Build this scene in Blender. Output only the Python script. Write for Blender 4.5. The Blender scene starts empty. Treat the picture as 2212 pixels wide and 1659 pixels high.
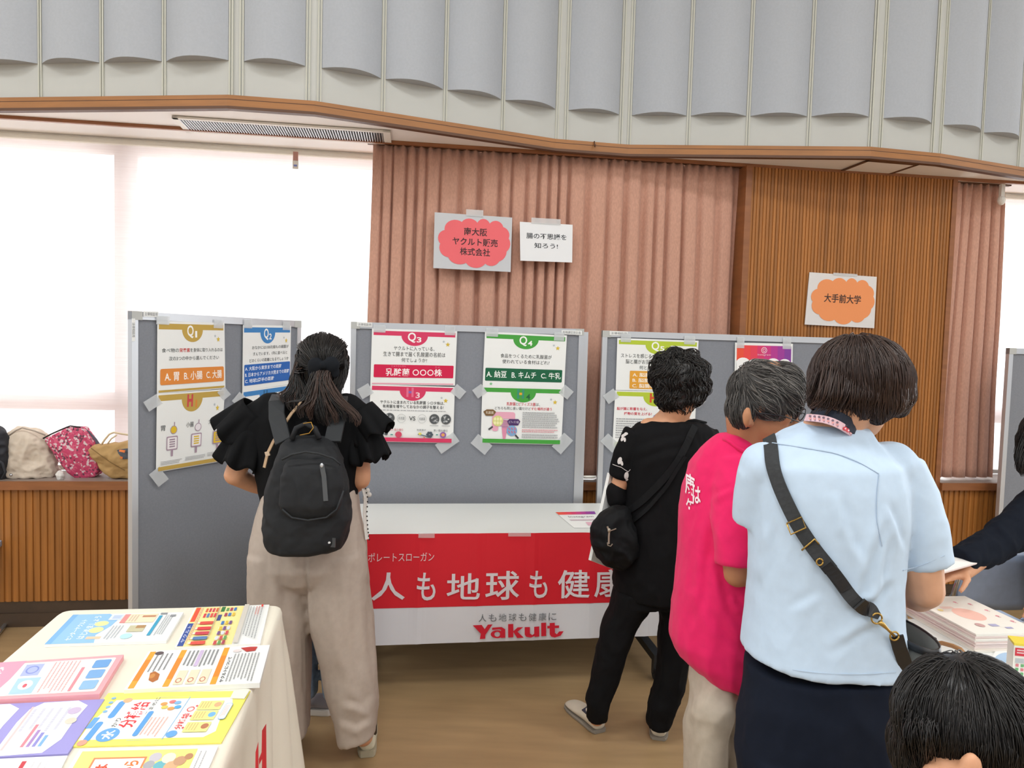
import bpy, bmesh, math, random
from mathutils import Vector, Matrix, noise
from math import sin, cos, pi, radians

random.seed(7)
SC = bpy.context.scene
COL = SC.collection
V = Vector

# ------------------------------------------------------------------ camera
FPX = 1550.0
CAM = V((0.0, 0.0, 1.5))
PITCH, ROLL = radians(3.12), radians(1.6)
FW = V((0, cos(PITCH), -sin(PITCH)))
UP0 = V((0, sin(PITCH), cos(PITCH)))
RT = V((1, 0, 0)) * cos(ROLL) + UP0 * sin(ROLL)
DN = V((1, 0, 0)) * sin(ROLL) - UP0 * cos(ROLL)
cd = bpy.data.cameras.new('camera')
cd.sensor_fit = 'HORIZONTAL'; cd.sensor_width = 36.0; cd.lens = FPX / 2212 * 36.0
cd.clip_start = 0.02; cd.clip_end = 200
cam = bpy.data.objects.new('camera', cd); COL.objects.link(cam)
cam.matrix_world = Matrix(((RT.x, -DN.x, -FW.x, CAM.x), (RT.y, -DN.y, -FW.y, CAM.y),
                           (RT.z, -DN.z, -FW.z, CAM.z), (0, 0, 0, 1)))
SC.camera = cam

# ------------------------------------------------------------------ light and exposure
SC.view_settings.view_transform = 'Standard'; SC.view_settings.look = 'None'
SC.view_settings.gamma = 1.0; SC.view_settings.use_curve_mapping = False
SC.view_settings.exposure = -0.06
SC.cycles.use_denoising = True
SC.cycles.max_bounces = 7; SC.cycles.transparent_max_bounces = 12
SC.cycles.sample_clamp_indirect = 4.0
wd = bpy.data.worlds.new('daylight'); SC.world = wd; wd.use_nodes = True
nt = wd.node_tree; nt.nodes.clear()
tc = nt.nodes.new('ShaderNodeTexCoord'); sx = nt.nodes.new('ShaderNodeSeparateXYZ')
mr = nt.nodes.new('ShaderNodeMapRange'); mx = nt.nodes.new('ShaderNodeMix'); mx.data_type = 'RGBA'
bg = nt.nodes.new('ShaderNodeBackground'); wo = nt.nodes.new('ShaderNodeOutputWorld')
nt.links.new(tc.outputs['Generated'], sx.inputs[0]); nt.links.new(sx.outputs['Y'], mr.inputs['Value'])
mr.inputs['From Min'].default_value = 0.05; mr.inputs['From Max'].default_value = 0.3
nt.links.new(mr.outputs[0], mx.inputs[0])
mx.inputs[6].default_value = (0.86, 0.90, 0.95, 1)      # the rest of the hall, behind the camera
mx.inputs[7].default_value = (7.5, 7.7, 7.9, 1)        # overcast daylight outside the windows
nt.links.new(mx.outputs[2], bg.inputs[0]); nt.links.new(bg.outputs[0], wo.inputs[0])
for ix, lx in enumerate((-3.4, 0.0, 3.4)):               # the hall's ceiling lamps
    for iy, ly in enumerate((-4.4, -1.6, 1.1)):
        ld = bpy.data.lights.new('ceiling_lamp', 'AREA'); ld.shape = 'RECTANGLE'
        ld.size = 1.3; ld.size_y = 0.6; ld.energy = 50; ld.color = (0.96, 0.985, 1.0)
        lo = bpy.data.objects.new('ceiling_lamp', ld); COL.objects.link(lo); lo.location = (lx, ly, 4.9)

# ------------------------------------------------------------------ helpers: pixels to places
def ray(px, py): return (FW * FPX + RT * (px - 1106) + DN * (py - 829.5))
def PY(px, py, y):
    r = ray(px, py); return CAM + r * (y / r.y)
def PD(px, py, d):
    r = ray(px, py); return CAM + r * (d / FPX)
def PZ(px, py, z):
    r = ray(px, py); return CAM + r * ((z - CAM.z) / r.z)
def PP(px, py, o, n):
    r = ray(px, py); return CAM + r * ((V(o) - CAM).dot(n) / r.dot(n))
def MPP(d): return d / FPX
WTH = math.atan(0.1358)
WT = V((cos(WTH), sin(WTH), 0)); WN = V((sin(WTH), -cos(WTH), 0)); W0 = V((0, 3.905, 0))
def WP(s, o, z): return W0 + WT * s + WN * o + V((0, 0, z))
def WS(px, py, o=0.0):
    p = PP(px, py, W0 + WN * o, WN); return (p - W0).dot(WT), p.z
ZS = 2.538                                              # underside of the soffit
ZSILL = 0.752

# ------------------------------------------------------------------ helpers: materials
def lin(c):
    if isinstance(c, str):
        c = c.lstrip('#'); c = [int(c[i:i + 2], 16) / 255 for i in (0, 2, 4)]
    return tuple((x / 12.92 if x <= 0.04045 else ((x + 0.055) / 1.055) ** 2.4) for x in c)
MATS = {}
def mat(name, col, rough=0.6, metal=0.0, var=0.0, scale=20.0, bump=0.0, bscale=None, stretch=(1, 1, 1),
        spec=0.5, col2=None, alpha=1.0, sheen=0.0, trans=0.0):
    if name in MATS: return MATS[name]
    m = bpy.data.materials.new(name); m.use_nodes = True; n = m.node_tree
    b = n.nodes['Principled BSDF']; c = lin(col)
    b.inputs['Base Color'].default_value = (*c, 1); b.inputs['Roughness'].default_value = rough
    b.inputs['Metallic'].default_value = metal; b.inputs['Specular IOR Level'].default_value = spec
    b.inputs['Alpha'].default_value = alpha
    if sheen: b.inputs['Sheen Weight'].default_value = sheen
    if var or bump or col2:
        t = n.nodes.new('ShaderNodeTexCoord'); mp = n.nodes.new('ShaderNodeMapping')
        mp.inputs['Scale'].default_value = stretch; n.links.new(t.outputs['Object'], mp.inputs[0])
        no = n.nodes.new('ShaderNodeTexNoise'); no.inputs['Scale'].default_value = scale
        no.inputs['Detail'].default_value = 6; n.links.new(mp.outputs[0], no.inputs['Vector'])
        if var or col2:
            r = n.nodes.new('ShaderNodeValToRGB'); e = r.color_ramp.elements
            e[0].position = 0.3; e[1].position = 0.7
            c2 = lin(col2) if col2 else tuple(min(1, x * (1 + var)) for x in c)
            c1 = c if col2 else tuple(x * (1 - var) for x in c)
            e[0].color = (*c1, 1); e[1].color = (*c2, 1)
            n.links.new(no.outputs['Fac'], r.inputs[0]); n.links.new(r.outputs[0], b.inputs['Base Color'])
        if bump:
            n2 = no
            if bscale:
                n2 = n.nodes.new('ShaderNodeTexNoise'); n2.inputs['Scale'].default_value = bscale
                n2.inputs['Detail'].default_value = 4; n.links.new(mp.outputs[0], n2.inputs['Vector'])
            bp = n.nodes.new('ShaderNodeBump'); bp.inputs['Strength'].default_value = bump
            bp.inputs['Distance'].default_value = 0.002
            n.links.new(n2.outputs['Fac'], bp.inputs['Height']); n.links.new(bp.outputs[0], b.inputs['Normal'])
    if trans:
        tr = n.nodes.new('ShaderNodeBsdfTranslucent'); tr.inputs[0].default_value = (*c, 1)
        ms = n.nodes.new('ShaderNodeMixShader'); ms.inputs[0].default_value = trans
        n.links.new(b.outputs[0], ms.inputs[1]); n.links.new(tr.outputs[0], ms.inputs[2])
        n.links.new(ms.outputs[0], n.nodes['Material Output'].inputs[0])
    MATS[name] = m; return m
def ink(c, rough=0.55): return mat('ink_' + c.lstrip('#').lower(), c, rough, spec=0.35)

# ------------------------------------------------------------------ helpers: objects
def tag(o, label=None, cat=None, group=None, kind=None):
    if label: o['label'] = label
    if cat: o['category'] = cat
    if group: o['group'] = group
    if kind: o['kind'] = kind
    return o
def empty(name, loc, label=None, cat=None, group=None):
    o = bpy.data.objects.new(name, None); COL.objects.link(o); o.location = loc; o.empty_display_size = 0.1
    return tag(o, label, cat, group)
def link(name, me, parent=None):
    o = bpy.data.objects.new(name, me); COL.objects.link(o)
    if parent is not None:
        # meshes are built in world coordinates: store them relative to the parent's base
        par = parent; off = V((0, 0, 0))
        while par is not None:
            off += V(par.location); par = par.parent
        me.transform(Matrix.Translation(-off)); o.parent = parent
    return o
def recenter(o):
    me = o.data; xs = [v.co for v in me.vertices]
    lo = V((min(p[i] for p in xs) for i in range(3))); hi = V((max(p[i] for p in xs) for i in range(3)))
    c = V(((lo.x + hi.x) / 2, (lo.y + hi.y) / 2, lo.z))
    me.transform(Matrix.Translation(-c)); o.location = V(o.location) + c
    return o
class MB:
    """collects shapes; build() links them as one mesh object"""
    def __init__(s): s.v = []; s.f = []; s.m = []; s.mats = []
    def mi(s, m):
        if m not in s.mats: s.mats.append(m)
        return s.mats.index(m)
    def add(s, vs, fs, m):
        k = len(s.v); s.v += [tuple(p) for p in vs]; i = s.mi(m)
        for f in fs: s.f.append([a + k for a in f]); s.m.append(i)
    def box(s, o, ax, ay, az, m):
        """box from corner o with edge vectors"""
        o, ax, ay, az = V(o), V(ax), V(ay), V(az)
        p = [o, o + ax, o + ax + ay, o + ay]; p += [q + az for q in p]
        fs = [(0, 3, 2, 1), (4, 5, 6, 7), (0, 1, 5, 4), (1, 2, 6, 5), (2, 3, 7, 6), (3, 0, 4, 7)]
        if ax.cross(ay).dot(az) < 0: fs = [f[::-1] for f in fs]
        s.add(p, fs, m)
    def cbox(s, c, ax, ay, az, m): s.box(V(c) - V(ax) / 2 - V(ay) / 2 - V(az) / 2, ax, ay, az, m)
    def tube(s, pts, r, m, seg=8, cap=True, flat=None):
        pts = [V(p) for p in pts]; rs = r if isinstance(r, (list, tuple)) else [r] * len(pts)
        vs = []; prev = None
        for i, p in enumerate(pts):
            t = (pts[min(i + 1, len(pts) - 1)] - pts[max(i - 1, 0)]).normalized()
            a = prev if prev is not None else (V((0, 0, 1)) if abs(t.z) < .9 else V((1, 0, 0)))
            a = (a - t * a.dot(t)).normalized(); b = t.cross(a); prev = a
            for k in range(seg):
                th = 2 * pi * k / seg
                vs.append(p + a * cos(th) * rs[i] + b * sin(th) * rs[i])
        fs = []
        for i in range(len(pts) - 1):
            for k in range(seg):
                k2 = (k + 1) % seg
                fs.append((i * seg + k, i * seg + k2, (i + 1) * seg + k2, (i + 1) * seg + k))
        if cap:
            fs.append(tuple(range(seg))[::-1]); fs.append(tuple((len(pts) - 1) * seg + k for k in range(seg)))
        s.add(vs, fs, m)
    def strap(s, pts, nrm, w, th, m):
        """flat band along pts; nrm = normals (one or per point)"""
        pts = [V(p) for p in pts]; ns = nrm if isinstance(nrm, list) else [nrm] * len(pts)
        ws = w if isinstance(w, list) else [w] * len(pts); vs = []
        for i, p in enumerate(pts):
            t = (pts[min(i + 1, len(pts) - 1)] - pts[max(i - 1, 0)]).normalized()
            n = (V(ns[i]) - t * V(ns[i]).dot(t)).normalized(); b = t.cross(n)
            for du, dn in ((-.5, -.5), (.5, -.5), (.5, .5), (-.5, .5)): vs.append(p + b * du * ws[i] + n * dn * th)
        fs = [(3, 2, 1, 0)]
        for i in range(len(pts) - 1):
            for k in range(4):
                k2 = (k + 1) % 4; fs.append((i * 4 + k, i * 4 + k2, i * 4 + 4 + k2, i * 4 + 4 + k))
        q = (len(pts) - 1) * 4; fs.append((q, q + 1, q + 2, q + 3)); s.add(vs, fs, m)
    def ball(s, c, rx, ry, rz, m, seg=16, ring=10, rot=None):
        c = V(c); vs = []; R = rot or Matrix.Identity(3)
        vs.append(c + R @ V((0, 0, rz)))
        for i in range(1, ring):
            ph = pi * i / ring
            for k in range(seg):
                th = 2 * pi * k / seg
                vs.append(c + R @ V((rx * sin(ph) * cos(th), ry * sin(ph) * sin(th), rz * cos(ph))))
        vs.append(c + R @ V((0, 0, -rz))); fs = []
        for k in range(seg): fs.append((0, 1 + k, 1 + (k + 1) % seg))
        for i in range(ring - 2):
            for k in range(seg):
                a = 1 + i * seg + k; b = 1 + i * seg + (k + 1) % seg
                fs.append((a, a + seg, b + seg, b))
        e = len(vs) - 1; q = 1 + (ring - 2) * seg
        for k in range(seg): fs.append((q + k, e, q + (k + 1) % seg))
        s.add(vs, fs, m)
    def cap(s, p0, p1, r0, r1, m, seg=12):
        """tapered capsule"""
        p0, p1 = V(p0), V(p1); s.tube([p0, p1], [r0, r1], m, seg); s.ball(p0, r0, r0, r0, m, seg, 8); s.ball(p1, r1, r1, r1, m, seg, 8)
    def chain(s, pts, m, seg=12):
        """pts: (point, radius) capsule chain"""
        for (a, ra), (b, rb) in zip(pts, pts[1:]): s.cap(a, b, ra, rb, m, seg)
    def rings(s, rings, m, cap=True, close=True):
        """loft: list of equal-length point rings"""
        n = len(rings[0]); vs = [p for r in rings for p in r]; fs = []
        for i in range(len(rings) - 1):
            for k in range(n if close else n - 1):
                k2 = (k + 1) % n; fs.append((i * n + k, (i + 1) * n + k, (i + 1) * n + k2, i * n + k2))
        if cap and close:
            fs.append(tuple(range(n))); fs.append(tuple((len(rings) - 1) * n + k for k in range(n))[::-1])
        s.add(vs, fs, m)
    def grid(s, fn, nu, nv, m):
        vs = [fn(i / nu, j / nv) for j in range(nv + 1) for i in range(nu + 1)]
        fs = [(j * (nu + 1) + i, j * (nu + 1) + i + 1, (j + 1) * (nu + 1) + i + 1, (j + 1) * (nu + 1) + i) for j in range(nv) for i in range(nu)]
        s.add(vs, fs, m)
    def mesh(s, name):
        me = bpy.data.meshes.new(name); me.from_pydata(s.v, [], s.f); me.update()
        for mm in s.mats: me.materials.append(mm)
        me.polygons.foreach_set('material_index', s.m)
        return me
    def build(s, name, parent=None, smooth=False, solid=0.0, sub=0, bevel=0.0, center=False, fixn=False):
        me = s.mesh(name)
        if fixn:
            bm = bmesh.new(); bm.from_mesh(me); bmesh.ops.recalc_face_normals(bm, faces=bm.faces); bm.to_mesh(me); bm.free()
        if smooth: me.polygons.foreach_set('use_smooth', [True] * len(me.polygons))
        o = link(name, me, parent)
        if solid: q = o.modifiers.new('thickness', 'SOLIDIFY'); q.thickness = solid; q.offset = 0
        if bevel: q = o.modifiers.new('bevel', 'BEVEL'); q.width = bevel; q.segments = 2; q.limit_method = 'ANGLE'
        if sub: q = o.modifiers.new('subdiv', 'SUBSURF'); q.levels = sub; q.render_levels = sub
        if center and parent is None: recenter(o)
        return o
def struct(o, label=None):
    o['kind'] = 'structure'
    if label: o['label'] = label
    return o
def thing(o, label, cat, group=None): return tag(o, label, cat, group)
def remesh(mb, name, voxel, parent=None, smooth=4, fold=None, post=None):
    """melt the shapes of mb into one continuous surface, then fold / displace it"""
    me = mb.mesh(name + '_src'); o = bpy.data.objects.new(name + '_src', me); COL.objects.link(o)
    q = o.modifiers.new('r', 'REMESH'); q.mode = 'VOXEL'; q.voxel_size = voxel
    if smooth: q = o.modifiers.new('s', 'SMOOTH'); q.factor = 0.5; q.iterations = smooth
    dg = bpy.context.evaluated_depsgraph_get(); dg.update()
    m2 = bpy.data.meshes.new_from_object(o.evaluated_get(dg)); m2.name = name
    bpy.data.objects.remove(o); bpy.data.meshes.remove(me)
    m2.materials.clear(); m2.materials.append(mb.mats[0])
    if fold:
        nn = [v.normal.copy() for v in m2.vertices]
        for v, n_ in zip(m2.vertices, nn): v.co = v.co + n_ * fold(v.co)
    if post: post(m2)
    m2.polygons.foreach_set('use_smooth', [True] * len(m2.polygons)); m2.update()
    return link(name, m2, parent)
def to_px(p):
    v = V(p) - CAM; d = v.dot(FW); return 1106 + FPX * v.dot(RT) / d, 829.5 + FPX * v.dot(DN) / d
def folds(amp, f, st=(1, 1, .35), seed=0.0, creases=(), fine=.0006):
    """cloth: ridged noise in two sizes plus named creases (pixel polylines, width px, height m)"""
    def g(p):
        w = noise.noise(V((p.x * 3, p.y * 3, p.z * 3 + seed))) * .35
        q = V((p.x * f * st[0] + seed + w * 2, p.y * f * st[1], p.z * f * st[2] + w * 3))
        a = (.45 - abs(noise.noise(q)) * 1.6) * amp + (.4 - abs(noise.noise(q * 2.3 + V((7, 3, 1)))) * 1.5) * amp * .45
        if fine: a += noise.noise(V((p.x * 45, p.y * 45, p.z * 45))) * fine
        if creases:
            x, y = to_px(p)
            for pts, wd, h in creases:
                best = 1e9; tb = 0; n_ = len(pts) - 1
                for k_, ((x0, y0), (x1, y1)) in enumerate(zip(pts, pts[1:])):
                    dx, dy = x1 - x0, y1 - y0; t = max(0, min(1, ((x - x0) * dx + (y - y0) * dy) / (dx * dx + dy * dy)))
                    e_ = (x - x0 - dx * t) ** 2 + (y - y0 - dy * t) ** 2
                    if e_ < best: best = e_; tb = (k_ + t) / n_; sg = 1 if (x - x0) * dy - (y - y0) * dx > 0 else -1
                wd2 = wd * 1.5
                if best < 9 * wd2 * wd2: r = sg * math.sqrt(best) / wd2; a += h * .8 * (math.exp(-r * r) - .8 * math.exp(-(r - 1.1) ** 2 * 2)) * min(1, 4 * tb * (1 - tb) * 1.3) * (.8 + .5 * noise.noise(V((x * .02, y * .02, seed))))
        return a
    return g
def wrinkle(amp, fx, fy, fz, seed=0.0, amp2=0.0, f2=30.0):
    def f(p):
        a = noise.noise(V((p.x * fx + seed, p.y * fy, p.z * fz)))
        a = (1 - abs(a) * 2.2) * amp
        if amp2: a += noise.noise(V((p.x * f2, p.y * f2, p.z * f2 + seed))) * amp2
        return a
    return f
def ell(c, a, b, n=24, sq=2.0):
    """super-ellipse ring around c with half axes a, b (vectors)"""
    out = []
    for k in range(n):
        th = 2 * pi * k / n; x, y = cos(th), sin(th)
        x = math.copysign(abs(x) ** (2 / sq), x); y = math.copysign(abs(y) ** (2 / sq), y)
        out.append(V(c) + V(a) * x + V(b) * y)
    return out
def loft_px(mb, rows, m, n=28, sq=2.2, yaw=0.0):
    """rows (y, xl, xr, d, half_thickness): a body of elliptic sections whose outline passes those pixels"""
    rs = []
    for (y, xl, xr, d, t, *dy) in rows:                   # dy: the right end sits lower by that many pixels
        a, b = PD(xl, y, d), PD(xr, y + (dy[0] if dy else 0), d); c = (a + b) / 2; h = (b - a) / 2
        rs.append(ell(c, h, V((0, t, 0)), n, sq))
    mb.rings(rs, m)
def limb_px(mb, pts, m):
    """pts (px, py, d, r)"""
    mb.chain([(PD(a, b, d), r) for a, b, d, r in pts], m)

# ------------------------------------------------------------------ helpers: lettering and print
TXT = {}
def text_geo(s, bold=0.0, shear=0.0):
    k = (s, bold, shear)
    if k in TXT: return TXT[k]
    cu = bpy.data.curves.new('t', 'FONT'); cu.body = s; cu.size = 1.0; cu.offset = bold; cu.shear = shear
    cu.resolution_u = 3; cu.fill_mode = 'FRONT'
    o = bpy.data.objects.new('t', cu); COL.objects.link(o)
    dg = bpy.context.evaluated_depsgraph_get(); dg.update()
    me = bpy.data.meshes.new_from_object(o.evaluated_get(dg))
    vs = [(v.co.x, v.co.y) for v in me.vertices]; fs = [tuple(p.vertices) for p in me.polygons]
    bpy.data.objects.remove(o); bpy.data.curves.remove(cu); bpy.data.meshes.remove(me)
    if vs:
        x0 = min(v[0] for v in vs); x1 = max(v[0] for v in vs); y0 = min(v[1] for v in vs); y1 = max(v[1] for v in vs)
        w = max(x1 - x0, 1e-6); h = max(y1 - y0, 1e-6)
        vs = [((x - x0) / w, 1 - (y - y0) / h) for x, y in vs]
    TXT[k] = (vs, fs); return TXT[k]
class Print:
    """a printed sheet: quad corners TL TR BR BL, artwork in sheet units u right, v down (0..1)"""
    LIFT = 0.0005
    def __init__(s, tl, tr, br, bl, paper, thick=0.001, bulge=0.0, nu=1, nv=1):
        s.q = [V(tl), V(tr), V(br), V(bl)]; s.mb = MB(); s.k = 1; s.bulge = bulge
        s.n = ((s.q[3] - s.q[0]).cross(s.q[1] - s.q[0])).normalized()
        s.n = s.n if s.n.dot(CAM - s.q[0]) > 0 else -s.n
        s.paper = paper; s.thick = thick
        if bulge:
            s.mb.grid(lambda u, v: s.at(u, v, 0), nu, nv, paper); s.mb.grid(lambda u, v: s.at(u, v, -thick), nu, nv, paper)
        else:
            b = [p - s.n * thick for p in s.q]
            s.mb.add(s.q + b, [(0, 1, 2, 3), (7, 6, 5, 4), (0, 4, 5, 1), (1, 5, 6, 2), (2, 6, 7, 3), (3, 7, 4, 0)], paper)
    def at(s, u, v, h):
        a = s.q[0].lerp(s.q[1], u); b = s.q[3].lerp(s.q[2], u); h2 = h
        if s.bulge: h2 = h + s.bulge(u, v)
        return a.lerp(b, v) + s.n * h2
    def poly(s, pts, c, fs=None, step=True):
        h = s.k * s.LIFT
        if step: s.k += 0.2
        s.mb.add([s.at(u, v, h) for u, v in pts], fs or [tuple(range(len(pts)))], ink(c))
    def rect(s, u0, v0, u1, v1, c): s.poly([(u0, v0), (u1, v0), (u1, v1), (u0, v1)], c)
    def rrect(s, u0, v0, u1, v1, c, r=0.02, asp=1.0):
        pts = []
        for cx, cy, a0 in ((u1 - r, v0 + r * asp, -90), (u1 - r, v1 - r * asp, 0), (u0 + r, v1 - r * asp, 90), (u0 + r, v0 + r * asp, 180)):
            for k in range(5):
                a = radians(a0 + 22.5 * k); pts.append((cx + r * cos(a), cy + r * asp * sin(a)))
        s.poly(pts, c)
    def disc(s, u, v, ru, rv, c, n=20, a0=0, a1=360):
        full = a1 - a0 >= 360
        s.poly([(u + ru * cos(radians(a0 + (a1 - a0) * k / (n if full else n - 1))), v + rv * sin(radians(a0 + (a1 - a0) * k / (n if full else n - 1)))) for k in range(n)], c)
    def ring(s, u, v, ru, rv, w, c, n=24):
        pts = []
        for k in range(n):
            a = 2 * pi * k / n; pts.append((u + ru * cos(a), v + rv * sin(a)))
        for k in range(n):
            a = 2 * pi * k / n; pts.append((u + (ru - w) * cos(a), v + (rv - w * rv / ru) * sin(a)))
        s.poly(pts, c, [(k, (k + 1) % n, n + (k + 1) % n, n + k) for k in range(n)])
    def line(s, pts, w, c, asp=1.0):
        q = []
        for i, (u, v) in enumerate(pts):
            a = pts[max(0, i - 1)]; b = pts[min(len(pts) - 1, i + 1)]
            du, dv = b[0] - a[0], (b[1] - a[1]) / asp; L = math.hypot(du, dv) or 1
            q.append((u - dv / L * w / 2, v + du / L * w / 2 * asp)); q.append((u + dv / L * w / 2, v - du / L * w / 2 * asp))
        s.poly(q, c, [(2 * i, 2 * i + 1, 2 * i + 3, 2 * i + 2) for i in range(len(pts) - 1)])
    def star(s, u, v, r, c, asp=1.0):
        s.poly([(u + r * (1 if k % 2 == 0 else .42) * sin(pi * k / 5), v - asp * r * (1 if k % 2 == 0 else .42) * cos(pi * k / 5)) for k in range(10)], c,
               [(1, 3, 5, 7, 9), (0, 1, 9), (2, 3, 1), (4, 5, 3), (6, 7, 5), (8, 9, 7)])
    def text(s, t, u0, v0, u1, v1, c, bold=0.0, rot=0, shear=0.0):
        """lettering stretched into the box; rot in quarter turns clockwise"""
        vs, fs = text_geo(t, bold, shear)
        if not vs: return
        def mp(x, y):
            if rot == 1: x, y = 1 - y, x
            elif rot == 3: x, y = y, 1 - x
            elif rot == 2: x, y = 1 - x, 1 - y
            return (u0 + (u1 - u0) * x, v0 + (v1 - v0) * y)
        s.poly([mp(x, y) for x, y in vs], c, fs)
    def lines(s, u0, v0, u1, v1, n, c, fill=0.5, seed=1, ragged=0.15, vert=False):
        """small unreadable body copy: rows of tiny dashes"""
        cl = [int(c.lstrip('#')[q:q + 2], 16) for q in (0, 2, 4)]; c = '#%02x%02x%02x' % tuple(int(q + (238 - q) * .38) for q in cl)
        rr = random.Random(seed); h = ((u1 - u0) if vert else (v1 - v0)) / n; P = []; F = []
        for i in range(n):
            a0, a1 = (v0, v1) if vert else (u0, u1)
            e = a1 - (a1 - a0) * rr.random() * ragged; x = a0; b0 = ((u0 if vert else v0) + i * h)
            while x < e:
                w = (a1 - a0) * (0.012 + 0.03 * rr.random()); y1 = b0 + h * fill; k = len(P)
                q = [(x, b0), (min(x + w, e), b0), (min(x + w, e), y1), (x, y1)]
                P += [(b, a) for a, b in q] if vert else q
                F.append((k, k + 1, k + 2, k + 3)); x += w * 1.3
        if F: s.poly(P, c, F)
    def build(s, name, parent=None, center=True): return s.mb.build(name, parent, center=center and parent is None)
def copy_tree(o, parent=None):
    c = o.copy(); COL.objects.link(c)
    if parent: c.parent = parent
    for ch in list(o.children): copy_tree(ch, c)
    return c
# ================================================================== the room
M_floor = mat('floor_vinyl', '#a08560', 0.42, var=0.10, scale=3.0, stretch=(1, 6, 1), spec=0.4, bump=0.04, bscale=60)
M_wood = mat('ribbed_wood', '#a1682f', 0.42, var=0.28, scale=3.0, stretch=(14, 14, 0.35), spec=0.45)
M_woodtrim = mat('trim_wood', '#8f5a34', 0.4, var=0.15, scale=6, stretch=(1, 1, 6))
M_fascia = mat('fascia_wood', '#9c6938', 0.4, var=0.12, scale=5, stretch=(1, 1, 8))
M_dark = mat('dark_trim', '#5a3a24', 0.5)
M_base = mat('base_dark', '#4a3a2c', 0.5, var=0.1)
M_white = mat('soffit_white', '#f0eeec', 0.7, var=0.02, scale=3)
M_ceil = mat('ceiling_white', '#dddcd6', 0.8)
M_back = mat('upper_back', '#bcbeba', 0.75, var=0.02, scale=4)
M_panel = mat('acoustic_fabric', '#aaafb6', 0.85, var=0.03, scale=90, bump=0.1)
M_batten = mat('batten', '#c2c3b8', 0.6)
M_alu = mat('aluminium', '#c9ccd0', 0.35, metal=0.6)
M_plasticw = mat('white_plastic', '#e4e2da', 0.45)
M_black = mat('vent_shade_black', '#121314', 0.7)
M_wallp = mat('plaster', '#d9cdc8', 0.8)
M_curt = mat('curtain_cloth', '#c39581', 0.9, var=0.10, scale=140, sheen=0.2, stretch=(1, 1, .4))
M_sill = mat('sill_top', '#8b7e76', 0.5)

fl = MB(); fl.box((-9, -9, -0.06), (18, 0, 0), (0, 16, 0), (0, 0, 0.06), M_floor); struct(fl.build('floor'))
ce = MB(); ce.box((-9, -9, 5.0), (18, 0, 0), (0, 16, 0), (0, 0, 0.1), M_ceil); struct(ce.build('ceiling'))

# --- ribbed wood wall: real ribs, in wall coordinates s (along), z
def ribbed(mb, s0, s1, z0, z1, pitch, o=0.0, dep=0.008):
    n = max(1, round((s1 - s0) / pitch)); w = (s1 - s0) / n; prof = []
    for i in range(n):
        a = s0 + i * w
        for f, h in ((0.0, -dep), (0.1, -dep), (0.16, -0.15 * dep), (0.35, 0), (0.65, 0), (0.84, -0.15 * dep), (0.9, -dep)):
            prof.append((a + f * w, o + h))
    prof.append((s1, o - dep)); vs = [WP(s, q, z0) for s, q in prof] + [WP(s, q, z1) for s, q in prof]; k = len(prof)
    mb.add(vs, [(i, i + 1, k + i + 1, k + i) for i in range(k - 1)], M_wood)
    mb.box(WP(s0, o - dep - 0.002, z0), WT * (s1 - s0), -WN * 0.03, (0, 0, z1 - z0), M_wood)
SL, SR = -6.5, 7.0
s_cl = WS(800, 500, -0.05)[0]; s_w0 = WS(1600, 600, 0)[0]; s_w1 = WS(2046, 600, 0)[0]
w = MB(); ribbed(w, SL, s_w0, 0.13, ZSILL - 0.045, 0.034); struct(w.build('wall_front_left'))
w = MB(); ribbed(w, s_w0 + 0.035, s_w1, 0.0, ZS, 0.02, dep=0.006)
w.box(WP(s_w0, -0.36, 0), WT * 0.035, WN * 0.375, (0, 0, ZS), M_woodtrim)
w.box(WP(s_w1, -0.36, 0), WT * 0.03, WN * 0.365, (0, 0, ZS), M_woodtrim)
struct(w.build('wall_front'))
w = MB(); ribbed(w, s_w1 + 0.03, SR, 0.13, ZSILL - 0.045, 0.034); struct(w.build('wall_front_right'))
for nm, a, b in (('baseboard_left', SL, s_w0), ('baseboard_right', s_w1 + 0.03, SR)):
    w = MB(); w.box(WP(a, -0.03, 0), WT * (b - a), WN * 0.034, (0, 0, 0.07), M_base)
    w.box(WP(a, -0.03, 0.07), WT * (b - a), WN * 0.022, (0, 0, 0.06), M_base); struct(w.build(nm))
for nm, a, b in (('trim_1', SL, s_w0), ('trim_2', s_w1 + 0.03, SR)):      # the window sills
    w = MB(); w.box(WP(a, -0.36, ZSILL - 0.045), WT * (b - a), WN * 0.385, (0, 0, 0.043), M_woodtrim)
    w.box(WP(a, -0.36, ZSILL - 0.002), WT * (b - a), WN * 0.372, (0, 0, 0.002), M_sill); struct(w.build(nm))

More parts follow.
